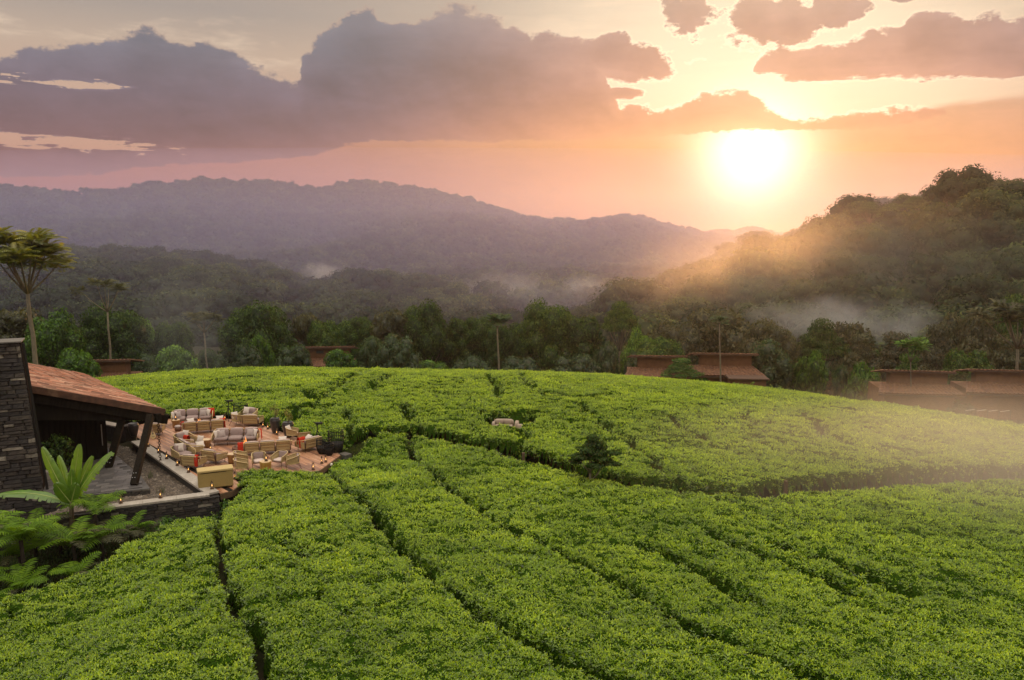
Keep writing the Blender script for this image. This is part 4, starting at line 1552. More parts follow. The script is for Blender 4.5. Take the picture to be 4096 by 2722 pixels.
# dark little tree among the tea by the path
def tea_tree():
    o = thing('small_tree', 'small dark layered tree with pale forked trunk beside the path in the tea', 'tree', (3.95, 38.2, gz(3.95, 38.2) - 0.05))
    o.scale = (0.86, 0.86, 0.86)
    lobes = [(0.0, 0, 3.55, .38, .38, .24), (0.12, 0.1, 3.25, .5, .5, .2), (-.25, 0, 2.95, .62, .6, .2), (.3, .1, 2.75, .6, .6, .18),
             (-.75, -.1, 2.55, .55, .5, .18), (-.2, .3, 2.45, .7, .6, .17), (.55, -.15, 2.45, .6, .5, .15), (1.15, .1, 2.72, .5, .4, .12),
             (1.0, .0, 2.15, .45, .4, .13), (-.95, .15, 2.2, .4, .4, .13), (.15, -.3, 2.1, .55, .5, .15), (1.35, .1, 2.05, .3, .3, .1), (0.4, 0.35, 3.0, .5, .5, .15)]
    put('crown', crown_mesh('crown', lobes, 3600, 0.16, 4, M_leaf['dark'], 0.25, 0.5, 0.45, 0.3), o)
    tb = MB()
    limb_tree(tb, (0, 0, 0), (-.12, 0, 1.55), [(-.8, -.1, 2.5), (-.2, 0, 2.9), (0, 0, 3.5), (.3, .1, 2.7)], 0.085, 0.065, 7, 0.1)
    tb.tube([(0, 0, 1.15), (.35, 0, 1.55), (.6, 0, 2.1), (1.0, .0, 2.6)], [.05, .042, .035, .02], 6)
    tb.build('trunk', pale_bark, o, True)


tea_tree()

# ------------------------------------------------------------------ undergrowth along the foot of the belt
def undergrowth():
    rng = np.random.default_rng(9)
    n = 1500
    x = rng.uniform(-85, 92, n)
    y = rng.uniform(96, 158, n)
    ok = (np.abs(x) < 0.75 * y)
    for vx, vy in VILLA_SPOTS:
        ok &= ~((np.abs(x - vx) < 8.5) & (y < vy + 9) & (y > vy - 12))
    x, y = x[ok], y[ok]
    n = len(x)
    s = rng.uniform(1.2, 3.0, n) * np.interp(y, [96, 110, 158], [0.6, 1.0, 1.5])
    z = ground_z(x, y) - 0.45 * s
    turn = np.stack([np.zeros(n), np.zeros(n), rng.random(n) * 6.283], -1)
    me = np_mesh('undergrowth', np.stack([x, y, z], -1), np.zeros((0, 4), np.int32), None, False,
                 {'pick': ('INT', rng.integers(1, 5, n).astype(np.int32)), 'turn': ('FLOAT_VECTOR', turn.astype(np.float32)), 'size': ('FLOAT', s.astype(np.float32))})
    o = put('undergrowth', me)
    o.modifiers.new("trees", 'NODES').node_group = NEAR_NG
    tag(o, 'dark tangled undergrowth along the foot of the tree belt', 'undergrowth', kind='stuff')


# ------------------------------------------------------------------ villas below the brow
brick = mat('villa_brick', (0.185, 0.092, 0.048), (0.14, 0.068, 0.036), scale=1.4, rough=0.9, spec=0.15, bump=0.5, wave=('Z', 5.5, 0.22, 0.3))
clay = mat('villa_clay_tile', (0.085, 0.037, 0.020), (0.165, 0.080, 0.042), scale=3.2, rough=0.75, spec=0.25, bump=0.4, c3=(0.08, 0.036, 0.022))
fascia = mat('villa_fascia', (0.095, 0.052, 0.032), (0.07, 0.038, 0.024), scale=2.0, rough=0.8)
pane_mat = mat('pale_window_pane', (0.62, 0.66, 0.66), None, rough=0.12, spec=0.6)
dark_pane = mat('dark_window_pane', (0.05, 0.05, 0.05), None, rough=0.10, spec=0.7)


def tiled_slope(mb, x0, x1, ya, za, yb, zb, pitch=0.42, amp=0.085, inset=0.0, thick=0.10):
    """roof slope between eave line (ya,za) and ridge line (yb,zb), with rolled tile rows running up it"""
    n = int((x1 - x0) / pitch * 2)
    rows = []
    m = 7
    for j in range(m + 1):
        t = j / m
        row = []
        for i in range(n + 1):
            x = x0 + inset * t + (x1 - x0 - 2 * inset * t) * i / n
            row.append((x, ya + (yb - ya) * t, za + (zb - za) * t + (amp if i % 2 else 0) + 0.02 * ((j * 7 + i * 3) % 3)))
        rows.append(row)
    mb.sheet(rows, thick)


def villa(label, x, y, z, rz, W=9.0, wing=1, win_up=0, group='villas below the tea'):
    o = thing('villa', label, 'house', (x, y, z), rz, group)
    mb = MB()
    mb.box((0, 0.2, 1.5), (W - 1.2, 6.8, 3.0))
    mb.build('wall', brick, o)
    mb = MB()
    tiled_slope(mb, -W / 2 - .3, W / 2 + .3, -3.9, 2.95, -1.3, 3.62, inset=0.9)
    r = mb.build('lower_roof', clay, o)
    f = MB()
    f.box((0, -3.93, 2.83), (W + .62, 0.10, 0.16))
    f.build('fascia', fascia, r)
    mb = MB()
    mb.box((0.4, -0.55, 4.2), (W - 2.4, 1.5, 1.72))
    c = mb.build('clerestory', brick, o)
    for k in range(win_up):
        wx = -0.6 + 1.9 * k
        q = MB()
        q.box((wx, -1.34, 4.55), (1.0, 0.10, 0.42))
        w = q.build('window', fascia, o)
        q = MB()
        q.box((wx, -1.40, 4.55), (0.84, 0.05, 0.28))
        q.build('pane', dark_pane, w)
    mb = MB()
    tiled_slope(mb, -W / 2 + .6, W / 2 - .1, -1.75, 5.20, 2.6, 4.30, inset=-0.12)
    u = mb.build('upper_roof', clay, o)
    f = MB()
    f.box((0.25, -1.79, 5.14), (W - .65, 0.09, 0.17))
    f.build('fascia', fascia, u)
    if wing:
        sx = 1 if wing > 0 else -1
        mb = MB()
        mb.box((sx * (W / 2 - 2.0), -4.6, 1.45), (3.9, 2.6, 2.9))
        mb.build('wing_wall', brick, o)
        mb = MB()
        mb.cbox((sx * (W / 2 - 2.0), -4.65, 3.0), (4.5, 3.1, 0.2), 0.04)
        mb.build('wing_roof', fascia, o)
        for k in range(2):
            wx = sx * (W / 2 - 2.0) - 0.6 + 1.15 * k
            q = MB()
            for dx in (-.36, .36):
                q.box((wx + dx, -5.93, 0.95), (0.06, 0.10, 1.36))
            for dz in (.30, 1.60):
                q.box((wx, -5.93, dz), (0.78, 0.11, 0.06))
            w = q.build('window', fascia, o)
            q = MB()
            q.box((wx, -5.915, 0.95), (0.66, 0.05, 1.24))
            q.build('pane', pane_mat, w)
    return o


VILLA_SPOTS = [(-48.0, 92.0), (-24.0, 104.0), (17.5, 100.0), (25.2, 98.0), (47.5, 94.0), (55.8, 92.0)]
villa('low dark villa with half-hidden tiled roof behind the lodge roof', -48.6, 93.0, -7.3, R(6), 8.5, 0)
villa('brick villa with two small clerestory windows left of the grey-green bushes', -24.4, 104.0, -7.3, R(4), 8.0, 0, 2)
villa('tiled villa left of the bushy tree in the middle distance', 17.6, 97.0, -7.4, R(-4), 7.6, 0)
villa('brick villa with two pale windows behind the thin pole tree', 25.2, 95.5, -6.9, R(-5), 8.4, 1)
villa('tiled villa behind the slender bright-tipped tree on the hazy side', 46.6, 92.0, -8.4, R(-9), 8.6, 0)
villa('rightmost brick villa with two pale windows and projecting wing', 56.2, 90.0, -8.0, R(-10), 10.0, 1)
undergrowth()


def low_rail():
    """short rail of pale slats on posts near the hazy villas"""
    x0, y0 = 46.4, 80.4
    o = thing('low_rail', 'low rail with white slats on dark posts before the hazy villas', 'railing', (x0, y0, gz(x0, y0) + 0.9), R(-4))
    wh = mat('white_slat', (0.36, 0.34, 0.30), None, rough=0.6)
    dk = mat('dark_post', (0.045, 0.035, 0.028), None, rough=0.8)
    for k in range(5):
        q = MB()
        q.box((k * 1.15, 0, 0.45), (0.07, 0.07, 1.1))
        q.build('post', dk, o)
        if k < 4:
            q = MB()
            q.box((k * 1.15 + 0.6, 0.1, 0.95 - 0.02 * k), (0.9, 0.10, 0.05), M=Matrix.Rotation(R(-9), 3, 'Y'))
            q.build('slat', wh, o)


low_rail()


# clipped hedge along the far side of the lane on the right
def far_hedge(label, pts, w, h, seed):
    rng = np.random.default_rng(seed)
    P = []
    pl = np.array(pts, float)
    seg = np.linalg.norm(np.diff(pl, axis=0), axis=1)
    cum = np.concatenate([[0], np.cumsum(seg)])
    n = int(cum[-1] * 26)
    t = rng.random(n) * cum[-1]
    k = np.clip(np.searchsorted(cum, t) - 1, 0, len(seg) - 1)
    f = ((t - cum[k]) / seg[k])[:, None]
    c = pl[k] * (1 - f) + pl[k + 1] * f
    d = (pl[k + 1] - pl[k]) / seg[k][:, None]
    nrm = np.stack([-d[:, 1], d[:, 0]], -1)
    u = rng.uniform(-1, 1, n)
    face = rng.random(n)
    off = np.where(face < .35, -1.0, np.where(face < .45, 1.0, u)) * w / 2
    z = np.where(face < .45, rng.random(n) * h, h)
    xy = c + nrm * off[:, None]
    Z = ground_z(xy[:, 0], xy[:, 1]) + z
    turn = np.stack([np.where(face < .35, .8, 0), np.zeros(n), np.zeros(n)], -1)
    mb = MB()
    m = 40
    for i in range(m):
        ta, tb = cum[-1] * i / m, cum[-1] * (i + 1) / m
        A = np.array([np.interp(ta, cum, pl[:, 0]), np.interp(ta, cum, pl[:, 1])])
        B = np.array([np.interp(tb, cum, pl[:, 0]), np.interp(tb, cum, pl[:, 1])])
        dd = (B - A) / np.linalg.norm(B - A)
        nn = np.array([-dd[1], dd[0]]) * (w / 2 - .06)
        za, zb = gz(*A), gz(*B)
        mb.add([(*(A - nn), za - .3), (*(A + nn), za - .3), (*(A + nn), za + h - .06), (*(A - nn), za + h - .06),
                (*(B - nn), zb - .3), (*(B + nn), zb - .3), (*(B + nn), zb + h - .06), (*(B - nn), zb + h - .06)],
               [(0, 4, 7, 3), (1, 2, 6, 5), (3, 7, 6, 2)])
    bv = np.array(mb.v)
    V = np.concatenate([bv, np.column_stack([xy, Z])])
    nb = len(bv)
    me = np_mesh('hedge', V, np.array(mb.f), tea_shade_base, False,
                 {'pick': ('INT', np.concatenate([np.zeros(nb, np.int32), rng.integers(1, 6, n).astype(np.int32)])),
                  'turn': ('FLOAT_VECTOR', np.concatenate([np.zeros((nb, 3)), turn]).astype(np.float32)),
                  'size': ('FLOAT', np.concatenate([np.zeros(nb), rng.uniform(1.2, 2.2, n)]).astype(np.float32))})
    o = put('hedge', me)
    o.modifiers.new("shoots", 'NODES').node_group = TEA_NG
    tag(o, label, 'hedge', kind='stuff')


far_hedge('clipped tea hedge along the lane below the rightmost villa', [(33.5, 74.5), (38, 72.5), (44, 69.0), (50, 64.5), (58, 58.0)], 2.2, 1.05, 3)


# trees that stand clear of the forest along the crest of the near hill
ORD = ['first', 'second', 'third', 'fourth', 'fifth', 'sixth', 'seventh', 'eighth', 'ninth', 'tenth', 'eleventh', 'twelfth', 'thirteenth', 'fourteenth', 'fifteenth',
       'sixteenth', 'seventeenth', 'eighteenth', 'nineteenth', 'twentieth', 'twenty-first', 'twenty-second', 'twenty-third', 'twenty-fourth', 'twenty-fifth', 'twenty-sixth']


def crest_trees():
    Pn, zc, az, dc = NEAR_HILL
    rng = random.Random(19)
    k = 0
    a = 8.0
    while a < 34.0:
        i = int(np.argmin(np.abs(az - a)))
        d = dc[i] * rng.uniform(0.95, 1.0)
        x, y = d * math.sin(R(a)), d * math.cos(R(a))
        kd = rng.choice(('flat_a', 'flat_b', 'round_d', 'flat_a'))
        s = rng.uniform(0.95, 1.35)
        hh = 12.5 if kd.startswith('flat') else 13.5
        plant_tree('crest_tree', kd, ORD[k] + ' tree, counted from the valley side, standing clear along the crest of the right-hand hill', x, y, zc[i] + 9.3 - hh * s * rng.uniform(0.86, 1.0), s, rng.random() * 6.28, 'crest trees of the right-hand hill')
        a += rng.uniform(0.9, 1.9)
        k += 1


crest_trees()


# ------------------------------------------------------------------ timber deck
teak = [mat('deck_teak_%d' % k, c1, c2, scale=1.6, rough=0.42, spec=0.45, bump=0.25, stretch=(1.2, 14, 14), bscale=5.0, c3=c3)
        for k, (c1, c2, c3) in enumerate([((0.40, 0.19, 0.10), (0.29, 0.125, 0.062), (0.50, 0.275, 0.165)),
                                          ((0.46, 0.235, 0.135), (0.35, 0.165, 0.088), (0.55, 0.32, 0.20)),
                                          ((0.23, 0.110, 0.066), (0.29, 0.150, 0.10), (0.18, 0.085, 0.052)),
                                          ((0.52, 0.29, 0.18), (0.41, 0.205, 0.118), (0.58, 0.36, 0.23))])]
beam_wood = mat('deck_beam', (0.085, 0.050, 0.026), (0.13, 0.082, 0.045), scale=3.0, rough=0.8, bump=0.3, stretch=(1, 1, 5))
DDIR = Vector((0.680, -0.733))


def build_deck():
    o = thing('timber_deck', 'reddish timber terrace deck with lounge furniture beside the stone lodge', 'deck', (-16.0, 45.0, 0.0))
    org = Vector((-16.0, 45.0))
    u = DDIR.normalized()
    n = Vector((-u.y, u.x))
    poly = [((Vector(p) - org).dot(u), (Vector(p) - org).dot(n)) for p in DECK]

    def cuts(b):
        r = []
        m = len(poly)
        for i in range(m):
            (x1, y1), (x2, y2) = poly[i], poly[(i + 1) % m]
            if (y1 > b) != (y2 > b):
                r.append(x1 + (x2 - x1) * (b - y1) / (y2 - y1))
        return sorted(r)
    rng = random.Random(3)
    lo, hi = min(p[1] for p in poly), max(p[1] for p in poly)
    b, W = lo + 0.01, 0.142
    rot = math.atan2(u.y, u.x)
    while b + W < hi:
        c1, c2 = cuts(b + 0.004), cuts(b + W - 0.004)
        if len(c1) == len(c2):
            for k in range(0, len(c1) - 1, 2):
                a1, a2, e1, e2 = c1[k], c2[k], c1[k + 1], c2[k + 1]
                L = min(e1, e2) - max(a1, a2)
                if L < 0.1:
                    continue
                stops = [0.0]
                pos = rng.uniform(1.5, 4.5)
                while pos < L - 1.2:
                    stops.append(pos)
                    pos += rng.uniform(3.0, 4.8)
                stops.append(None)
                for q, (s, t) in enumerate(zip(stops[:-1], stops[1:])):
                    f1, f2 = (a1, a2) if q == 0 else (max(a1, a2) + s + .003,) * 2
                    g1, g2 = (e1, e2) if t is None else (max(a1, a2) + t - .003,) * 2
                    z1 = rng.uniform(-0.003, 0.003)
                    mb = MB()
                    yb, yt = b + 0.004, b + W - 0.004
                    mb.prism([(f1, yb), (g1, yb), (g2, yt), (f2, yt)], -0.032, z1)
                    mb.build('plank', rng.choice(teak), o, rot=(0, 0, rot))
        b += W
    # joists, boards round the edge
    mb = MB()
    ins = []
    cx, cy_ = -16.0, 45.0
    for p in DECK:
        d = Vector((cx - p[0], cy_ - p[1]))
        d.normalize()
        ins.append((p[0] + d.x * .18 - cx, p[1] + d.y * .18 - cy_))
    mb.prism(ins, -1.25, -0.036)
    mb.build('substructure', mat('deck_underside', (0.020, 0.015, 0.010), None, rough=0.95), o)
    for i in range(len(DECK)):
        p, q = Vector(DECK[i]), Vector(DECK[(i + 1) % len(DECK)])
        if i in (13, 14):
            continue
        d = (q - p)
        L = d.length
        mid = (p + q) / 2
        nx = Vector((d.y, -d.x)).normalized() * 0.028
        mb = MB()
        mb.cbox((0, 0, 0), (L + 0.02, 0.05, 0.30), 0.008)
        mb.build('edge_board', beam_wood, o, loc=(mid.x + nx.x - cx, mid.y + nx.y - cy_, -0.165), rot=(0, 0, math.atan2(d.y, d.x)))


build_deck()

granite = mat('granite_coping', (0.36, 0.32, 0.27), (0.29, 0.255, 0.215), scale=14.0, rough=0.7, spec=0.35, bump=0.15, c3=(0.42, 0.38, 0.33))


def corner_block():
    mb = MB()
    mb.cbox((0, 0, 0), (0.62, 0.5, 0.5), 0.02)
    o = mb.build('stone_block', mat('dark_granite', (0.055, 0.052, 0.046), (0.085, 0.08, 0.07), scale=9, rough=0.7, bump=0.2), None, loc=(-9.55, 44.45, -0.22), rot=(0, 0, R(-40)))
    tag(o, 'dark stone block at the outer corner of the deck behind the wire baskets', 'stone block')
    mb = MB()
    mb.cbox((0, 0, 0), (0.2, 0.16, 0.10), 0.01)
    p = mb.build('flood_light', mat('cream_metal', (0.75, 0.70, 0.60), None, rough=0.4), None, loc=(-9.98, 42.72, -0.10), rot=(0, 0, R(80)))
    tag(p, 'small pale flood light fixed to the deck edge board', 'flood light')


corner_block()

# ------------------------------------------------------------------ dry-laid stone: walls and pillar
stone_mats = [mat('field_stone_%d' % k, c1, c2, scale=6.0, rough=0.85, spec=0.25, bump=0.7, bscale=11.0, c3=c3, rnd=0.28)
              for k, (c1, c2, c3) in enumerate([((0.052, 0.044, 0.039), (0.030, 0.026, 0.024), (0.072, 0.062, 0.052)),
                                                ((0.074, 0.063, 0.052), (0.043, 0.037, 0.033), (0.10, 0.086, 0.07)),
                                                ((0.040, 0.036, 0.035), (0.024, 0.022, 0.022), (0.06, 0.053, 0.048)),
                                                ((0.21, 0.185, 0.145), (0.14, 0.122, 0.10), (0.26, 0.24, 0.20))])]
mortar = mat('dark_joint', (0.022, 0.019, 0.017), None, rough=1.0, spec=0.0)  # one dark colour for the wall cores and the drawer gap


def stone_mesh(seed):
    """unit block, x length, y depth, z height, split faces and broken corners"""
    rng = random.Random(seed)
    mb = MB()
    mb.cbox((0, 0, 0), (1, 1, 1), 0.09)
    mb.v = [(x + rng.uniform(-.05, .05), y + rng.uniform(-.12, .06) * (1 if y < 0 else 0), z + rng.uniform(-.07, .07)) for x, y, z in mb.v]
    return mb


STONES = [[stone_mesh(60 + s).mesh('stone', m) for s in range(4)] for m in stone_mats]


def stone_face(parent, p0, du, length, z0, z1, rng, hc=(0.09, 0.19), lc=(0.22, 0.72), lean=0.0, depth=0.24, limit=300, pale=0.10, x_end=None):
    """courses of loose stones over a wall face; p0 start, du unit vector along, outward is to the right of du"""
    du = Vector((du[0], du[1], 0)).normalized()
    nrm = Vector((du.y, -du.x, 0))
    rz = math.atan2(du.y, du.x)
    z = z0
    count = 0
    while z < z1 - 0.02:
        h = min(rng.uniform(*hc), z1 - z)
        a = -rng.uniform(0, 0.25)
        tz = (z - z0) / (z1 - z0 + 1e-6)
        Lr = length - lean * tz
        while a < Lr - 0.03:
            L = rng.uniform(*lc)
            if a + L > Lr - 0.12:
                L = Lr - a
            b0 = max(a, 0.0)
            LL = a + L - b0
            if LL > 0.05 and count < limit:
                c = Vector(p0) + du * (b0 + LL / 2) + nrm * rng.uniform(-.035, .03)
                k = 3 if rng.random() < pale else rng.choice((0, 0, 1, 2, 2))
                put('stone', rng.choice(STONES[k]), parent, (c.x, c.y, z + h / 2), (0, rng.uniform(-.025, .025), rz + rng.uniform(-.03, .03)),
                    (LL - 0.014, depth, h - 0.014))
                count += 1
            a += L
        z += h
    return count


WD = Vector((0.905, 0.425))       # the line of the lodge front


def lodge_walls():
    rng = random.Random(8)
    # tall pillar
    o = thing('stone_pillar', 'tall battered pillar of dark layered stone at the left edge', 'pillar', (0, 0, 0))
    A = Vector((-22.92, 37.99))
    L = 3.2
    start = A - WD * L
    mb = MB()
    back = Vector((-WD.y, WD.x)) * 1.1
    e = Vector((WD.x, WD.y)) * 0.56
    mb.add([(start.x, start.y, -1.3), (A.x, A.y, -1.3), (A.x + back.x, A.y + back.y, -1.3), (start.x + back.x, start.y + back.y, -1.3),
            (start.x, start.y, 7.36), (A.x - e.x, A.y - e.y, 7.36), (A.x - e.x + back.x, A.y - e.y + back.y, 7.36), (start.x + back.x, start.y + back.y, 7.36)],
           [(0, 1, 5, 4), (1, 2, 6, 5), (2, 3, 7, 6), (3, 0, 4, 7), (4, 5, 6, 7)])
    mb.build('core', mortar, o)
    stone_face(o, (start.x, start.y, 0), WD, L, -1.28, 7.36, rng, (0.12, 0.24), (0.30, 0.95), 0.60, 0.30, 300, 0.10)
    mb = MB()
    c = (start + A) / 2 - WD * .28 + Vector((-WD.y, WD.x)) * .45
    mb.cbox((c.x, c.y, 7.40), (L - .40, 1.45, 0.07), 0.01, rz=math.atan2(WD.y, WD.x))
    mb.build('cap', mat('pillar_cap', (0.10, 0.095, 0.085), (0.14, 0.13, 0.115), scale=5, rough=0.8, bump=0.3), o)
    # dark steel strip down the pillar's inner edge
    mb = MB()
    mb.tube([(A.x + .04, A.y + .10, -0.1), (A.x - e.x + .06, A.y - e.y + .12, 7.3)], 0.07, 4)
    mb.build('edge_strip', mat('blackened_steel', (0.012, 0.011, 0.010), None, rough=0.5), o)

    # low front wall with coping
    f = thing('garden_wall', 'low dark stone garden wall with pale coping in front of the gravel bed', 'wall', (0, 0, 0))
    P1, P0 = Vector((-14.05, 37.05)), Vector((-22.9, 32.9))
    Lw = (P1 - P0).length
    d = (P1 - P0).normalized()
    bk = Vector((-d.y, d.x))
    mb = MB()
    mb.prism([tuple(P0 + bk * .02), tuple(P1 + bk * .02 - d * .02), tuple(P1 + bk * .42 - d * .02), tuple(P0 + bk * .42)], -1.5, 0.0)
    mb.build('core', mortar, f)
    n = stone_face(f, (P0.x, P0.y, 0), d, Lw, -1.45, 0.03, rng, (0.08, 0.16), (0.22, 0.75), 0.0, 0.16, 300, 0.07)
    # the return along the deck side
    Q0, Q1 = Vector((-22.35, 47.12)), Vector((-14.15, 37.42))
    d2 = (Q1 - Q0).normalized()
    mb = MB()
    nn = Vector((d2.y, -d2.x))
    mb.prism([tuple(Q0 + nn * .10), tuple(Q1 + nn * .10), tuple(Q1 + nn * .56), tuple(Q0 + nn * .56)], -1.3, 0.02)
    mb.build('inner_wall', mat('dark_render', (0.030, 0.026, 0.023), (0.046, 0.040, 0.035), scale=4, rough=0.9, bump=0.3), f)
    # coping slabs
    k = 0
    s = 0.0
    Ld = (Q1 - Q0).length
    while s < Ld - 0.1:
        l = min(1.55, Ld - s)
        c = Q0 + d2 * (s + l / 2) + nn * 0.33
        mb = MB()
        mb.cbox((0, 0, 0), (l - 0.006, 0.62, 0.11), 0.012)
        mb.build('coping_slab', granite, f, loc=(c.x, c.y, 0.095), rot=(0, 0, math.atan2(d2.y, d2.x)))
        s += l
    s = 0.0
    Lf = 4.35
    C0 = P1 - d * 0.42
    while s < Lf - 0.05:
        l = min(1.45, Lf - s)
        c = C0 - d * (s + l / 2) + bk * 0.24
        mb = MB()
        mb.cbox((0, 0, 0), (l - 0.006, 0.56, 0.11), 0.012)
        mb.build('coping_slab', granite, f, loc=(c.x, c.y, 0.097), rot=(0, 0, math.atan2(d.y, d.x)))
        s += l

    # terrace plinth and slate floor of the lodge
    t = thing('lodge_terrace', 'raised slate terrace on a dark stone plinth under the lodge roof', 'terrace', (0, 0, 0))
    T = [(-17.95, 38.35), (-19.30, 40.35), (-23.1, 45.0), (-26.5, 49.2), (-34, 49.2), (-34, 34.2), (-23.6, 37.75), (-20.6, 37.3)]
    mb = MB()
    mb.prism(T[::-1], -1.4, -0.035)
    mb.build('plinth', mat('terrace_bed', (0.10, 0.092, 0.088), (0.075, 0.07, 0.066), scale=3.0, rough=0.5, spec=0.3), t)
    stone_face(t, (-23.6, 37.72, 0), (3.0, -.42), 3.03, -1.3, -0.05, rng, (0.09, 0.16), (0.25, 0.7), 0.0, 0.14, 90, 0.05)
    stone_face(t, (-20.6, 37.27, 0), (2.65, 1.05), 2.85, -0.5, -0.05, rng, (0.09, 0.16), (0.25, 0.7), 0.0, 0.14, 40, 0.05)
    slate = [mat('wet_slate_%d' % q, c1, c2, scale=3.0, rough=0.28, spec=0.5, bump=0.2, bscale=6.0) for q, (c1, c2) in
             enumerate([((0.13, 0.12, 0.115), (0.095, 0.088, 0.085)), ((0.17, 0.155, 0.145), (0.12, 0.11, 0.105)), ((0.105, 0.098, 0.095), (0.075, 0.07, 0.07))])]
    Tc = [np.array([p[0] for p in T]), np.array([p[1] for p in T])]
    ang = math.atan2(WD.y, WD.x)
    n = 0
    for r in range(-14, 24):
        y0 = r * 0.36
        off = rng.uniform(0, .6)
        for q in range(-14, 18):
            l = 0.62
            cx = -21.0 + WD.x * (q * l + off) - WD.y * y0
            cy_ = 41.0 + WD.y * (q * l + off) + WD.x * y0
            if cx < -25.6:
                continue
            cn = [(cx + WD.x * a - WD.y * b, cy_ + WD.y * a + WD.x * b) for a in (-.30, .30) for b in (-.17, .17)]
            if not in_poly(np.array([p[0] for p in cn]), np.array([p[1] for p in cn]), T).all():
                continue
            mb = MB()
            mb.cbox((0, 0, 0), (l - .012, .348, .04), .006)
            mb.build('slate_slab', rng.choice(slate), t, loc=(cx, cy_, -0.017 + rng.uniform(-.003, .003)), rot=(0, 0, ang))
            n += 1
    # gravel bed
    gm = mat('gravel', (0.11, 0.085, 0.065), (0.055, 0.043, 0.034), scale=16.0, rough=0.9, bump=1.0, coords='World', c3=(0.15, 0.12, 0.09))
    mb = MB()
    G = [(-18.05, 35.8), (-14.6, 37.45), (-15.4, 38.0), (-22.6, 46.6), (-26.6, 49.0), (-23.2, 45.0), (-19.35, 40.3), (-18.0, 38.3), (-20.6, 37.2), (-21.5, 35.2)]
    mb.prism(G, -1.2, -0.30)
    g = mb.build('gravel_bed', gm, None)
    tag(g, kind='structure')
    rg = np.random.default_rng(4)
    px = rg.uniform(-24.5, -14.5, 9000)
    py = rg.uniform(35.5, 48.0, 9000)
    ok = in_poly(px, py, G)
    px, py = px[ok], py[ok]
    m = len(px)
    s = rg.uniform(0.04, 0.11, m)
    base = np.array([(1, 0, 0), (0, 1, 0), (-1, 0, 0), (0, -1, 0), (0, 0, .7)], float)
    th = rg.random(m) * 6.28
    V = np.empty((m, 5, 3))
    V[:, :, 0] = (base[None, :, 0] * np.cos(th)[:, None] - base[None, :, 1] * np.sin(th)[:, None] * .7) * s[:, None] + px[:, None]
    V[:, :, 1] = (base[None, :, 0] * np.sin(th)[:, None] + base[None, :, 1] * np.cos(th)[:, None] * .7) * s[:, None] + py[:, None]
    V[:, :, 2] = base[None, :, 2] * s[:, None] - 0.30
    F = (np.array([(0, 1, 4), (1, 2, 4), (2, 3, 4), (3, 0, 4)])[None] + 5 * np.arange(m)[:, None, None]).reshape(-1, 3)
    pm = mat('pebble', (0.15, 0.112, 0.08), (0.035, 0.028, 0.023), scale=7.0, rough=0.8, coords='World', c3=(0.24, 0.20, 0.16))
    gv = put('gravel', np_mesh('gravel', V.reshape(-1, 3), F, pm))
    tag(gv, 'brown gravel filling the bed between coping and terrace', 'gravel', kind='stuff')


lodge_walls()


# ------------------------------------------------------------------ the lodge: mono-pitch tiled roof on leaning posts
black_wood = mat('charred_timber', (0.010, 0.008, 0.006), (0.018, 0.014, 0.010), scale=2.0, rough=0.9, spec=0.08, bump=0.4, stretch=(6, 6, 0.6))
roof_clay = [mat('roof_tile_%d' % k, c1, c2, scale=2.5, rough=0.8, spec=0.2, bump=0.5, stretch=(1, 4, 1), c3=c3, rnd=0.42) for k, (c1, c2, c3) in
             enumerate([((0.25, 0.098, 0.054), (0.18, 0.068, 0.038), (0.32, 0.165, 0.11)), ((0.31, 0.155, 0.10), (0.22, 0.095, 0.058), (0.37, 0.22, 0.155)),
                        ((0.14, 0.056, 0.034), (0.095, 0.042, 0.028), (0.19, 0.095, 0.058)), ((0.38, 0.235, 0.17), (0.28, 0.145, 0.09), (0.16, 0.115, 0.058))])]


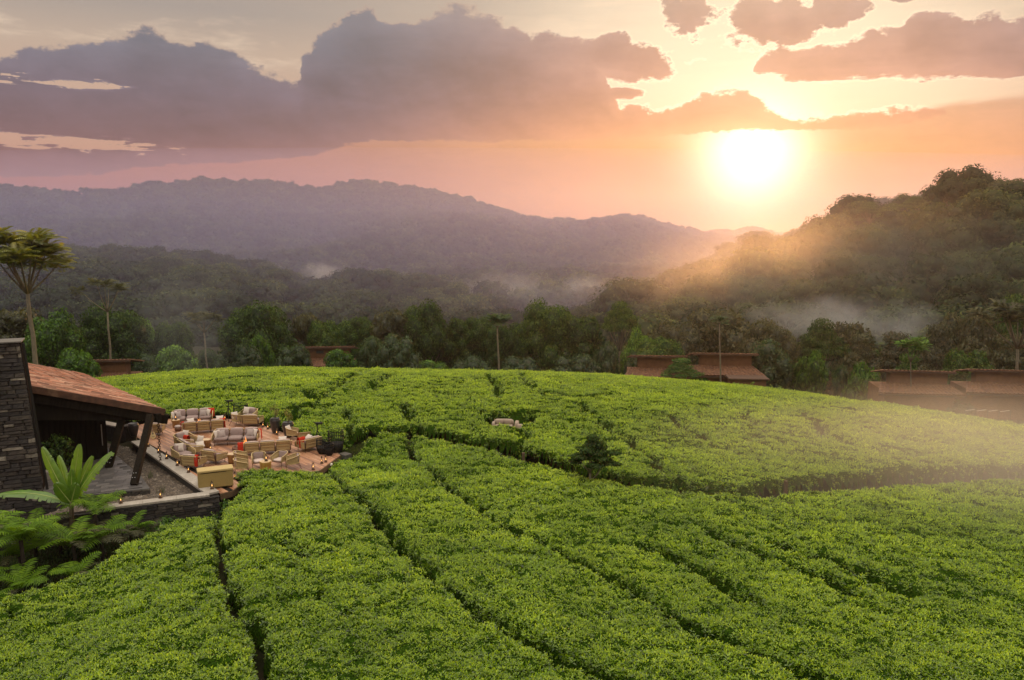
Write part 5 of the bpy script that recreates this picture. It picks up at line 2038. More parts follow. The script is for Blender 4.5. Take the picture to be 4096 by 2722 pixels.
def build_lodge():
    rng = random.Random(21)
    o = thing('lodge', 'open-sided stone lodge with weathered red tiled roof and black timber frame', 'building', (0, 0, 0))
    W2 = Vector((-0.9023, -0.4311))                 # uphill, away from the deck
    P0 = Vector((-18.83, 42.4))                     # near eave corner
    P1 = Vector((-29.22, 53.75))                    # far eave corner
    E = P1 - P0
    Le = E.length
    e = E.normalized()
    slope = 0.29
    S = 9.5

    def pt(s, t, dz=0.0):
        q = P0 + e * t + W2 * s
        return Vector((q.x, q.y, 3.03 + slope * s + dz))
    # deck of the roof
    mb = MB()
    mb.add([pt(0, 0, -.06), pt(0, Le, -.06), pt(S, Le, -.06), pt(S, 0, -.06), pt(0, 0, -.20), pt(0, Le, -.20), pt(S, Le, -.20), pt(S, 0, -.20)],
           [(0, 1, 2, 3), (7, 6, 5, 4), (0, 4, 5, 1), (1, 5, 6, 2), (2, 6, 7, 3), (3, 7, 4, 0)])
    roof = mb.build('roof', black_wood, o)
    # tiles
    nx = Vector((W2.x, W2.y, slope)).normalized()
    ny = Vector((e.x, e.y, 0))
    nz = nx.cross(ny)
    if nz.z < 0:
        nz = -nz
    wt, lt = 0.34, 0.66
    tile_meshes = []
    for k in range(4):
        for v in range(3):
            m = MB()
            m.cbox((0, 0, 0), (lt * 1.22, wt - 0.012, 0.035), 0.010)
            r2 = random.Random(k * 7 + v)
            m.v = [(x + r2.uniform(-.012, .012), y + r2.uniform(-.006, .006), z + r2.uniform(-.006, .006)) for x, y, z in m.v]
            tile_meshes.append(m.mesh('roof_tile', roof_clay[k]))
    tilt = 0.045
    Mx = Matrix((( -nx).normalized(), ny.normalized(), nz)).transposed()   # local x runs downhill
    if Mx.determinant() < 0:
        Mx = Matrix(((-nx).normalized(), -ny.normalized(), nz)).transposed()
    R0 = Mx @ Matrix.Rotation(tilt, 3, 'Y')
    jobs = []
    nrow = int(Le / wt)
    ncol = int(S / lt) + 1
    for j in range(nrow):
        for i in range(ncol):
            s = i * lt + lt * 0.42
            t = (j + 0.5) * Le / nrow
            if s > S - 0.1:
                continue
            s += (0.5 * lt if j % 2 else 0) * 0.5 + rng.uniform(-.05, .05)
            jobs.append((s, t))
    jobs.sort(key=lambda q: q[1])

    def tile_matrix(s, t):
        a = Matrix.Rotation(rng.uniform(-.015, .015), 3, 'Z') @ Matrix.Rotation(rng.uniform(-.02, .02), 3, 'X')
        c = pt(s, t) + nz * (0.005 + rng.uniform(0, .02))
        return R0 @ a, c
    rest = {k: MB() for k in range(4)}
    for q, (s, t) in enumerate(jobs):
        Mr, c = tile_matrix(s, t)
        k = rng.choices((0, 1, 2, 3), (4, 4, 2, 2))[0]
        if q < 300:
            put('roof_tile', tile_meshes[k * 3 + q % 3], roof, c, Mr.to_euler())
        else:
            rest[k].cbox(c, (lt * 1.22, wt - 0.012, 0.035), 0.010, M=Mr)
    for k in range(4):
        r = rest[k].build('roof_tiles_beyond', roof_clay[k], roof)
        r['kind'] = 'stuff'
    # boards and beams along the verge and eave
    def beam(nm, a, b, w, h, m, dz=0.0, par=o):
        a, b = Vector(a), Vector(b)
        d = b - a
        L = d.length
        x = d.normalized()
        y = Vector((-x.y, x.x, 0)).normalized()
        z = x.cross(y)
        M = Matrix((x, y, z)).transposed()
        q = MB()
        q.cbox((0, 0, 0), (L, w, h), 0.012)
        c = (a + b) / 2
        return q.build(nm, m, par, loc=(c.x, c.y, c.z + dz), rot=M.to_euler())
    rb = mat('weathered_verge', (0.115, 0.055, 0.034), (0.065, 0.036, 0.025), scale=3, rough=0.9, bump=0.4, c3=(0.17, 0.10, 0.06))
    beam('verge_board', pt(-.02, -.06, -.10), pt(S, -.06, -.10), .08, .36, rb)
    beam('verge_beam', pt(-.25, .25, -.52), pt(S, .25, -.52), .26, .50, black_wood)
    beam('eave_board', pt(-.06, 0, -.10), pt(-.06, Le, -.10), .06, .16, black_wood)
    beam('eave_beam', pt(.35, -.3, -.45), pt(.35, Le, -.45), .24, .42, black_wood)
    for t in (1.2, 3.6, 6.0, 8.5, 11.5):
        beam('rafter', pt(-.1, t, -.30), pt(S, t, -.30), .14, .2, black_wood)
    # gutter spout that carries the rain chain
    beam('spout', pt(0.1, 0.3, -.42), (-19.22, 42.62, 2.58), .16, .12, black_wood)
    # deep dark frieze board under the verge
    mb = MB()
    a, b = pt(.3, .38, -.45), pt(S, .38, -.45)
    mb.add([(a.x, a.y, a.z), (b.x, b.y, b.z), (b.x, b.y, 3.35), (a.x, a.y, 2.42)], [(0, 1, 2, 3)])
    mb.add([(a.x + e.x * .06, a.y + e.y * .06, a.z), (b.x + e.x * .06, b.y + e.y * .06, b.z), (b.x + e.x * .06, b.y + e.y * .06, 3.35), (a.x + e.x * .06, a.y + e.y * .06, 2.42)], [(3, 2, 1, 0)])
    mb.build('frieze', black_wood, o)
    # leaning posts with bolts
    steel = mat('bolt_steel', (0.42, 0.42, 0.42), None, rough=0.35, metal=0.9)
    for (bs, tp) in (((-18.94, 38.75, -0.02), (-19.15, 41.5, 2.95)), ((-21.75, 41.85, -0.02), (-20.75, 42.0, 3.2))):
        p = beam('post', bs, tp, .30, .34, black_wood)
        d = (Vector(tp) - Vector(bs)).normalized()
        toc = Vector((0, -1, 0)) - d * Vector((0, -1, 0)).dot(d)
        toc.normalize()
        sd_ = d.cross(toc)
        for k in (0.35, 0.6):
            for s_ in (-.06, .06):
                q = Vector(bs) + d * k + toc * .18 + sd_ * s_
                mb = MB()
                mb.lathe([(.022, 0), (.022, .02), (.012, .028)], 8)
                inv = Matrix.Identity(3)
                mb.v = [tuple(Vector((toc.cross(d)).normalized()) * x + d * y + toc * z + q) for x, y, z in mb.v]
                mb.build('bolt', steel, o)
    # black timber room under the roof
    def wall(nm, a, b, z0, z1, m=black_wood, th=.14):
        a, b = Vector(a), Vector(b)
        d = b - a
        q = MB()
        q.box((0, 0, 0), (d.length, th, z1 - z0))
        c = (a + b) / 2
        return q.build(nm, m, o, loc=(c.x, c.y, (z0 + z1) / 2), rot=(0, 0, math.atan2(d.y, d.x)))
    nb = 13
    A, B = Vector((-24.9, 40.9)), Vector((-22.85, 43.85))
    for k in range(nb):
        a, b = A.lerp(B, k / nb), A.lerp(B, (k + 1) / nb - .004)
        w = wall('wall_board', a, b, 0.0, 3.7, black_wood, .08 + .02 * (k % 2))
    wall('side_wall', B, B + e * 3.6, 0.0, 3.2)
    wall('back_wall', (-31, 45.5), (-28.2, 46.6), 0.0, 2.95)
    wall('back_wall', (-27.2, 47.0), (-26.2, 47.4), 0.0, 2.9)
    wall('back_wall', (-31, 45.5), (-26.2, 47.4), 2.2, 3.0, th=.10)
    dh = MB()
    q = B - Vector((0.10, 0.20))
    dh.tube([(q.x + .07, q.y - .12, 0.75), (q.x + .07, q.y - .12, 1.95)], .028, 6)
    dh.build('door_handle', steel, o)
    # inner stone ledge seen between pillar and boards
    mb = MB()
    mb.cbox((-24.2, 39.6, 0.22), (1.5, .5, .44), .02, rz=math.atan2(WD.y, WD.x))
    mb.build('stone_ledge', granite, o)


build_lodge()


def rain_chain():
    o = thing('rain_chain', 'rusty rain chain hanging from the roof corner over the gravel bed', 'chain', (-19.3, 42.65, 0.0))
    cm = mat('rusty_iron', (0.055, 0.040, 0.030), (0.09, 0.058, 0.038), scale=20, rough=0.6, metal=0.6)
    ring = MB()
    n = 12
    pts = [(0.062 * math.cos(2 * PI * k / n), 0, 0.085 * math.sin(2 * PI * k / n)) for k in range(n + 1)]
    ring.tube(pts, 0.017, 5, False)
    me = ring.mesh('link', cm, True)
    z = 2.5
    k = 0
    while z > -0.25:
        put('link', me, o, (0, 0, z), (0, 0, R(35 if k % 2 else 125)))
        z -= 0.125
        k += 1


rain_chain()


def far_wall():
    o = thing('low_wall', 'short low wall with pale top at the far end of the gravel bed', 'wall', (0, 0, 0))
    a, b = Vector((-26.4, 50.3)), Vector((-24.5, 49.15))
    d = (b - a)
    c = (a + b) / 2
    rz = math.atan2(d.y, d.x)
    mb = MB()
    mb.cbox((c.x, c.y, -0.1), (d.length, .5, 1.0), .02, rz=rz)
    mb.build('core', stone_mats[2], o)
    mb = MB()
    mb.cbox((c.x, c.y, .45), (d.length + .04, .56, .09), .012, rz=rz)
    mb.build('coping_slab', granite, o)
    mb = MB()
    mb.cbox((-24.15, 48.95, .1), (.55, .55, 1.0), .03, rz=rz)
    mb.build('end_block', stone_mats[0], o)


far_wall()


# ------------------------------------------------------------------ furniture on the deck
rope = mat('woven_rope', (0.50, 0.375, 0.185), (0.40, 0.295, 0.14), scale=22.0, rough=0.85, spec=0.15, bump=0.5, wave=('Z', 9.0, 0.25, 0.6))
rope_rail = mat('rope_wrapped_rail', (0.58, 0.45, 0.24), (0.50, 0.375, 0.19), scale=25.0, rough=0.8, spec=0.2)
bronze = mat('bronze_tube', (0.13, 0.070, 0.045), (0.16, 0.088, 0.055), scale=5, rough=0.45, metal=0.4)
cush = mat('mauve_grey_fabric', (0.31, 0.232, 0.212), (0.26, 0.195, 0.178), scale=30.0, rough=0.95, spec=0.1, bump=0.15)
cush_lt = mat('pale_piping_fabric', (0.58, 0.475, 0.43), (0.52, 0.42, 0.38), scale=20.0, rough=0.95, spec=0.1)
white_fab = mat('white_linen', (0.62, 0.55, 0.48), (0.54, 0.47, 0.41), scale=8.0, rough=0.95, spec=0.1)
grey_fab = mat('taupe_linen', (0.40, 0.335, 0.31), (0.34, 0.28, 0.26), scale=12.0, rough=0.95, spec=0.1)
red_fab = mat('red_wool', (0.48, 0.040, 0.018), (0.36, 0.026, 0.012), scale=14.0, rough=0.95, spec=0.1, bump=0.3)


def pad(mb, c, s, puff=0.06, n=6, M=None, sag=0.0):
    """soft cushion: rounded-box with swollen faces"""
    sx, sy, sz = s[0] / 2, s[1] / 2, s[2] / 2
    c = Vector(c)
    rows = []
    nu, nv = 14, 6
    vs, fs = [], []
    for j in range(nv + 1):
        th = PI * (j / nv) - PI / 2
        for i in range(nu):
            ph = 2 * PI * i / nu
            e = 0.42
            f = lambda a: math.copysign(abs(a) ** e, a)
            x = f(math.cos(th)) * f(math.cos(ph)) * sx
            y = f(math.cos(th)) * f(math.sin(ph)) * sy
            z = f(math.sin(th)) * sz
            p = Vector((x, y, z + puff * (1 - (x / sx) ** 2) * (1 - (y / sy) ** 2) * (1 if z > 0 else -0.3)))
            vs.append((M @ p if M is not None else p) + c)
    for j in range(nv):
        for i in range(nu):
            a, b = j * nu + i, j * nu + (i + 1) % nu
            fs.append((a, b, b + nu, a + nu))
    mb.add(vs, fs)


def sofa_parts(o, n, W, D=0.92, arms=True, splay=0.0):
    """rope-backed lounge sofa with n seats; faces -y, stands on z=0"""
    hs, hb, ha = 0.42, 0.78, 0.70
    legs = [(-W / 2 + .12, -D / 2 + .1), (W / 2 - .12, -D / 2 + .1), (-W / 2 + .12, D / 2 - .12), (W / 2 - .12, D / 2 - .12)]
    if n > 1:
        legs += [(-W / 6, -D / 2 + .1), (W / 6, -D / 2 + .1), (-W / 6, D / 2 - .12), (W / 6, D / 2 - .12)]
    for lx, ly in legs:
        m = MB()
        m.tube([(lx, ly, 0), (lx, ly, 0.26)], 0.018, 6)
        m.build('leg', bronze, o, True)
    m = MB()
    m.cbox((0, 0, 0.235), (W - .04, D - .06, 0.07), .02)
    m.build('base_frame', bronze, o)
    ws = (W - 0.04) / n
    for k in range(n):
        x = -W / 2 + .02 + ws * (k + .5)
        # woven back panel, three horizontal bands
        m = MB()
        lean = 0.10
        for q in range(3):
            z0, z1 = 0.22 + q * 0.185, 0.22 + (q + 1) * 0.185 - .012
            y0, y1 = D / 2 - .03 + lean * (z0 - .22) / .56, D / 2 - .03 + lean * (z1 - .22) / .56
            rows = []
            for (yy, zz, bul) in ((y0, z0, 0), ((y0 + y1) / 2, (z0 + z1) / 2, .022), (y1, z1, 0)):
                rows.append([(x - ws / 2 + .045 + (ws - .09) * i / 4, yy + bul * (1 - (i / 2 - 1) ** 4) , zz) for i in range(5)])
            m.sheet(rows, -0.035)
        m.build('back_panel', rope, o)
        m = MB()
        for sx in (-1, 1):
            m.tube([(x + sx * (ws / 2 - .03), D / 2 - .01, .22), (x + sx * (ws / 2 - .03), D / 2 + .09, .74)], .02, 5)
        m.build('back_post', bronze, o, True)
        m = MB()
        m.tube([(x - ws / 2 + .02, D / 2 + .06, .70), (x - ws / 2 + .05, D / 2 + .085, .775), (x + ws / 2 - .05, D / 2 + .085, .775), (x + ws / 2 - .02, D / 2 + .06, .70)], .026, 6)
        m.build('back_rail', rope_rail, o, True)
        inner = ws - (.0 if n > 1 else .12)
        m = MB()
        pad(m, (x, -.02, 0.36), (inner - .03, D - .12, .20), .03)
        m.build('seat_cushion', cush, o, True)
        m = MB()
        pad(m, (x, D / 2 - .13, .60), (inner - .04, .22, .46), .0, M=Matrix.Rotation(R(-10), 3, 'X'))
        m.build('back_cushion', cush, o, True)
        m = MB()
        m.tube([(x - inner / 2 + .06, D / 2 - .02, .815), (x, D / 2 - .01, .83), (x + inner / 2 - .06, D / 2 - .02, .815)], [.04, .055, .04], 6)
        m.build('cushion_top', cush_lt, o, True)
    if arms:
        for sx in (-1, 1):
            m = MB()
            for q in range(2):
                rows = []
                for zz in (0.24 + q * .2, 0.24 + (q + 1) * .2 - .012):
                    rows.append([(sx * (W / 2 + .02 + .05 * (zz - .24)), D / 2 - .02 - (D - .06) * i / 5, zz * (1 - 0.18 * (i / 5) * (zz > .5))) for i in range(6)])
                m.sheet(rows, 0.035 * sx)
            m.build('arm_panel', rope, o)
            m = MB()
            m.tube([(sx * (W / 2 - .02), D / 2 + .08, .775), (sx * (W / 2 + .05), D / 2 - .1, .72), (sx * (W / 2 + .05), 0, .64), (sx * (W / 2 + .04), -D / 2 + .08, .57), (sx * (W / 2 + .03), -D / 2 + .03, .50), (sx * (W / 2 + .02), -D / 2 + .03, .24)], .026, 6)
            m.build('arm_rail', rope_rail, o, True)


def sofa(label, x, y, rz, n=3, W=2.4, D=0.92, cat='sofa', name='rope_sofa', group='rope-backed lounge seats'):
    o = thing(name, label, cat, (x, y, 0.004), rz, group)
    sofa_parts(o, n, W, D)
    return o


def tub_parts(o, cushioned=True):
    """tub armchair: rope shell from arm to arm, thin splayed legs; faces -y"""
    N = 19
    path = []
    for i in range(N):
        t = i / (N - 1)
        if t < .24:
            q = t / .24
            path.append((-0.34 + .0 * q, -0.33 + 0.42 * q, 0))
        elif t > .76:
            q = (1 - t) / .24
            path.append((0.34, -0.33 + 0.42 * q, 0))
        else:
            a = PI - PI * (t - .24) / .52
            path.append((0.34 * math.cos(a), 0.09 + 0.28 * math.sin(a), 0))
    top = [0.585 + 0.185 * math.sin(PI * i / (N - 1)) ** 1.3 for i in range(N)]
    rows = []
    for j in range(5):
        f = j / 4
        r = []
        for i, (px, py, _) in enumerate(path):
            z = 0.29 + (top[i] - .29) * f
            k = 0.90 + 0.16 * f
            r.append((px * k, (py - .0) * (0.92 + .12 * f), z))
        rows.append(r)
    m = MB()
    m.sheet(rows, 0.02)
    m.build('shell', rope, o, True)
    m = MB()
    m.tube([(-.355, -.355, .30)] + [(p[0] * 1.07, p[1] * 1.045, top[i]) for i, p in enumerate(path)] + [(.355, -.355, .30)], .021, 6)
    m.build('rail', rope_rail, o, True)
    for sx in (-1, 1):
        m = MB()
        m.tube([(sx * .345, -.345, .585), (sx * .345, -.35, 0)], .013, 5)
        m.build('leg', bronze, o)
        m = MB()
        m.tube([(sx * .26, .26, .30), (sx * .31, .43, 0)], .013, 5)
        m.build('leg', bronze, o)
    m = MB()
    m.cbox((0, -.02, .295), (.60, .62, .03), .01)
    m.build('seat_frame', bronze, o)
    m = MB()
    pad(m, (0, -.03, .36), (.58, .60, .11), .025)
    m.build('seat_cushion', cush_lt, o, True)
    if cushioned:
        m = MB()
        pad(m, (0, .25, .56), (.56, .12, .40), .0, M=Matrix.Rotation(R(-9), 3, 'X'))
        m.build('back_cushion', cush, o, True)


def tub(label, x, y, rz, cushioned=True, group='rope tub armchairs'):
    o = thing('tub_armchair', label, 'armchair', (x, y, 0.004), rz, group)
    tub_parts(o, cushioned)
    return o


def heading(dx, dy):
    """rotation that turns a seat's front (-y) towards (dx,dy)"""
    return math.atan2(dy, dx) + PI / 2


# four long sofas round the two fire pits
rzA = math.atan2(52.35 - 51.30, -20.31 + 22.39)
sofa('long grey-cushioned sofa at the back of the deck, facing forward', -21.25, 52.05, rzA - R(8), 3, 2.45)
rzB = math.atan2(49.95 - 48.55, -18.24 + 20.56)
sofa('long rope sofa seen from behind in front of the far fire', -19.55, 49.55, PI + rzB - R(9), 3, 2.45)
sofa('long grey-cushioned sofa in the middle facing the near fire pit', -16.55, 46.75, R(8), 3, 2.55)
sofa('long rope sofa seen from behind, the one nearest the tub chairs', -14.0, 44.65, PI + R(16), 3, 2.6)
# loveseats and club chairs
sofa('rope armchair with the guitar leaning on its back', -22.35, 48.85, PI + R(12), 1, .98, .9, 'armchair', 'club_armchair')
sofa('empty rope armchair at the far end behind the guitar chair', -23.1, 51.0, R(40), 1, .92, .86, 'armchair', 'club_armchair')
sofa('rope loveseat turned away, with pale cushions, left of the log table', -18.35, 44.55, heading(0.75, 0.65), 2, 1.55, .9, 'sofa', 'rope_loveseat')
sofa('rope armchair with a red throw just behind the turned-away loveseat', -19.2, 45.9, heading(.8, -.45), 1, .95, .88, 'armchair', 'club_armchair')
sofa('rope armchair seen from behind in the centre foreground of the deck', -16.35, 42.75, PI - R(22), 1, 1.0, .92, 'armchair', 'club_armchair')
sofa('rope armchair with white pillow close to the row of lanterns', -18.25, 43.2, heading(.55, -.4), 1, .92, .86, 'armchair', 'club_armchair')
sofa('rope armchair seen from behind beside the cane cabinet, red throw at one corner', -17.1, 41.75, PI - R(10), 1, .98, .9, 'armchair', 'club_armchair')
sofa('rope loveseat with red throw over its back near the wire baskets', -11.85, 45.35, heading(-.75, .66), 1, 1.15, .95, 'sofa', 'rope_loveseat')
sofa('square rope loveseat seen from behind at the back right of the deck', -17.0, 51.3, PI - R(3), 1, 1.1, .9, 'sofa', 'rope_loveseat')
sofa('rope armchair facing forward at the back edge before the wire stand', -17.7, 52.45, R(-12), 1, .95, .88, 'armchair', 'club_armchair')
# tub chairs
tub('tub chair at the back of the deck with splayed legs, turned half away', -18.05, 51.45, heading(.55, .85))
tub('rear one of the two tub chairs side by side, turned away to the right', -14.75, 42.3, heading(.93, .35))
tub('front one of the two tub chairs side by side, nearest the clipped tea', -14.25, 40.85, heading(.93, .30))
tub('grey-cushioned tub chair left of the yellow stump table, facing forward', -13.65, 41.9, heading(.35, -.95))
tub('grey-cushioned tub chair right of the yellow stump table, facing forward', -12.55, 42.1, heading(-.38, -.92))
tub('tub chair at the end of the group, facing left towards the stump table', -11.75, 41.65, heading(-.93, -.32))
tub('tub chair with pillow in front of the second dark pot', -13.45, 47.75, heading(.80, .1), False)
tub('low tub chair half hidden behind the loveseat with the red throw', -12.45, 46.75, heading(-.35, .9), False)


# ---- loose cushions and throws (rest on the seats)
def pillow(label, x, y, z, rz, m, s=0.46, tilt=62, roll=0.0):
    mb = MB()
    n = 9
    vs, fs = [], []
    for side in (1, -1):
        b = len(vs)
        for j in range(n):
            for i in range(n):
                u, v = 2 * i / (n - 1) - 1, 2 * j / (n - 1) - 1
                pinch = 1 - 0.10 * (1 - u * u) * v * v - 0.0
                px = u * s / 2 * (1 - 0.09 * (1 - v * v))
                py = v * s / 2 * (1 - 0.09 * (1 - u * u))
                h = 0.085 * ((1 - u * u) * (1 - v * v)) ** 0.55
                vs.append((px, py, side * h))
        for j in range(n - 1):
            for i in range(n - 1):
                q = (b + j * n + i, b + j * n + i + 1, b + (j + 1) * n + i + 1, b + (j + 1) * n + i)
                fs.append(q if side > 0 else q[::-1])
    mb.add(vs, fs)
    o = mb.build('throw_pillow', m, None, True, (x, y, z), (R(tilt), R(roll), rz))
    return tag(o, label, 'pillow', 'pillows on the lounge seats')


PIL = [
    ('white pillow in the left corner of the back sofa', -22.2, 51.55, .66, R(60), 'w'),
    ('taupe pillow beside the white one, left on the back sofa', -22.0, 51.55, .66, R(45), 'g'),
    ('taupe pillow towards the right end of the back sofa', -20.55, 52.1, .66, R(5), 'g'),
    ('white pillow at the right end of the back sofa', -20.3, 52.3, .66, R(-40), 'w'),
    ('white pillow in the left corner of the middle sofa', -17.55, 46.5, .66, R(58), 'w'),
    ('taupe pillow beside the white one, left on the middle sofa', -17.3, 46.5, .66, R(40), 'g'),
    ('taupe pillow near the right end of the middle sofa', -15.7, 46.8, .66, R(-12), 'g'),
    ('white pillow against the right arm of the middle sofa', -15.45, 46.85, .66, R(-38), 'w'),
    ('upright pale pillow in the turned-away loveseat', -18.0, 45.0, .72, R(-20), 'w'),
    ('white pillow lying at the near end of the turned-away loveseat', -17.75, 44.35, .62, R(30), 'w', 30),
    ('white pillow in the armchair by the row of lanterns', -18.5, 43.3, .72, R(25), 'w'),
    ('pale pillow in the armchair behind the turned-away loveseat', -19.35, 46.2, .74, R(-20), 'w'),
    ('white pillow standing up in the forward-facing chair at the back edge', -17.75, 52.35, .80, R(-18), 'w'),
    ('white pillow in the back tub chair with splayed legs', -18.15, 51.3, .70, R(50), 'w'),
    ('pale pillow in the tub chair before the second dark pot', -13.65, 47.75, .66, R(70), 'w'),
    ('white pillow lying on the low tub chair behind the red-throw loveseat', -12.5, 46.75, .50, R(20), 'w', 12),
    ('white pillow in the loveseat with the red throw', -11.95, 45.65, .66, R(-45), 'w', 40),
    ('white pillow showing over the right part of the sofa with the red throw', -13.25, 45.05, .70, R(18), 'w', 40),
    ('white pillow showing over the left back of the sofa before the far fire', -20.3, 49.45, .72, R(40), 'w', 50),
    ('white pillow showing over the right back of the sofa before the far fire', -18.75, 50.2, .72, R(20), 'w', 50),
    ('white pillow in the guitar chair', -22.3, 49.15, .70, R(190), 'w', 50),
]
for p in PIL:
    pillow(p[0], p[1], p[2], p[3], p[4], white_fab if p[5] == 'w' else grey_fab, 0.46, p[6] if len(p) > 6 else 66)


def throw(label, x, y, rz, w=0.42, prof=None):
    """blanket folded over a backrest: strip following prof [(y,z)], local x across"""
    prof = prof or [(-.10, .42), (-.12, .70), (-.05, .835), (.06, .845), (.13, .78), (.135, .50), (.14, .24)]
    mb = MB()
    rows = []
    for k, (yy, zz) in enumerate(prof):
        rows.append([(-w / 2 + w * i / 6 + .012 * math.sin(k * 1.7), yy + 0.012 * math.sin(i * 2.1 + k), zz + 0.01 * math.sin(i * 1.3)) for i in range(7)])
    mb.sheet(rows, -0.018)
    o = mb.build('throw_blanket', red_fab, None, True, (x, y, 0), (0, 0, rz))
    return tag(o, label, 'blanket', 'red throws on the seats')


D2 = 0.42
throw('red throw hanging over the back of the guitar chair', -22.45, 49.30 - 2 * D2 * .93, PI + R(12), .40, [(-.10, .42), (-.12, .70), (-.05, .835), (.06, .845), (.13, .78), (.135, .45), (.14, .10)])
throw('red throw over the near arm of the sofa before the far fire', -20.55, 48.75, PI + rzB - R(9) + R(90), .34)
throw('red throw over the right end of the sofa before the far fire', -18.45, 49.85, PI + rzB - R(9), .34)
throw('red throw over the right arm of the middle sofa', -15.2, 46.95, R(8) - R(90), .36)
throw('red throw folded over the left end of the sofa by the tub chairs', -15.28, 43.85, PI + R(16), .30)
throw('red throw over the back of the loveseat near the wire baskets', -12.18, 45.02, heading(-.75, .66), .44)
throw('red throw over the arm of the chair behind the turned-away loveseat', -18.95, 45.45, heading(.8, -.45) + R(90), .34)
throw('red throw at the corner of the chair beside the cabinet', -16.72, 41.28, PI - R(10), .20)
throw('red throw over the right back corner of the back sofa', -20.25, 52.75, rzA - R(8), .40)


# ---- log tables
stump_side = mat('stump_wood', (0.33, 0.165, 0.050), (0.21, 0.095, 0.030), scale=5.0, rough=0.6, spec=0.35, bump=0.4, stretch=(1, 1, .35), c3=(0.42, 0.24, 0.08))
stump_top = mat('stump_cut', (0.58, 0.43, 0.27), (0.50, 0.35, 0.20), scale=9.0, rough=0.6, spec=0.3)
stump_yel = mat('yellow_stump_wood', (0.44, 0.27, 0.060), (0.30, 0.165, 0.035), scale=5.0, rough=0.6, spec=0.35, bump=0.4, stretch=(1, 1, .35))


def stump(label, x, y, r, h, m, seed):
    o = thing('stump_table', label, 'side table', (x, y, 0.004), 0, 'stump tables')
    ph = seed * 1.3
    wob = lambda a, z: 1 + 0.06 * math.sin(3 * a + ph) + 0.04 * math.sin(5 * a + 2 * ph)
    mb = MB()
    mb.lathe([(r * .84, 0), (r * .88, h * .3), (r * .94, h * .7), (r, h - .02), (r * .97, h)], 18, wob=wob)
    mb.build('log', m, o, True)
    mb = MB()
    mb.lathe([(r * .955, h + .001), (r * .95, h + .006)], 18, wob=wob)
    mb.build('cut_face', stump_top, o)
    return o


stump('brown log table with a lantern before the left end of the back sofa', -21.85, 50.85, .25, .48, stump_side, 1)
stump('brown log table with pale top between loveseat and middle sofa', -18.05, 45.95, .30, .46, stump_side, 2)
stump('brown log table with pale top behind the pair of tub chairs', -15.3, 42.65, .29, .52, stump_side, 3)
stump('yellow log table with a lit lantern between the front tub chairs', -13.12, 41.35, .31, .48, stump_yel, 4)


def pouf():
    o = thing('drum_stool', 'small drum stool with pale seat beside the red throw', 'stool', (-21.3, 49.85, 0.004))
    mb = MB()
    mb.lathe([(.19, 0), (.22, .12), (.21, .24)], 14)
    mb.build('drum', bronze, o, True)
    mb = MB()
    mb.lathe([(.215, .242), (.22, .30), (.17, .35), (.02, .36)], 14)
    mb.build('seat', grey_fab, o, True)


pouf()

# ---- hurricane lanterns
lan_metal = mat('lantern_copper', (0.085, 0.050, 0.032), (0.13, 0.078, 0.048), scale=12, rough=0.4, metal=0.7)
lan_glass = glass_mat('lantern_glass', (0.95, 0.92, 0.85), 0.86)
flame_m = emit_mat('oil_flame', (1.0, 0.46, 0.11), 4.0)


def lantern_proto():
    o = thing('hurricane_lantern', '', 'lantern', (0, 0, 0))
    m = MB()
    m.lathe([(.095, 0), (.10, .012), (.075, .03), (.07, .035)], 12)
    m.build('base', lan_metal, o, True)
    m = MB()
    m.lathe([(.07, .036), (.078, .06), (.07, .085), (.035, .10), (.032, .12)], 12)
    m.build('fuel_tank', lan_metal, o, True)
    m = MB()
    m.lathe([(.034, .122), (.056, .16), (.058, .20), (.042, .25), (.034, .285)], 12)
    m.build('globe', lan_glass, o, True)
    m = MB()
    m.lathe([(.006, .135), (.020, .16), (.017, .18), (.003, .215)], 8)
    m.build('flame', flame_m, o, True)
    m = MB()
    m.lathe([(.036, .287), (.040, .31), (.052, .315), (.05, .325), (.03, .335), (.032, .385), (.046, .39), (.02, .405)], 12)
    m.build('chimney', lan_metal, o, True)
    m = MB()
    for s in (-1, 1):
        m.tube([(s * .06, 0, .05), (s * .082, 0, .10), (s * .082, 0, .25), (s * .06, 0, .31), (s * .03, 0, .325)], .008, 5)
    m.build('side_tube', lan_metal, o, True)
    m = MB()
    m.tube([(-.075, 0, .29), (-.085, .02, .36), (-.05, .04, .43), (0, .045, .45), (.05, .04, .43), (.085, .02, .36), (.075, 0, .29)], .004, 4)
    m.build('bail_handle', lan_metal, o, True)
    return o


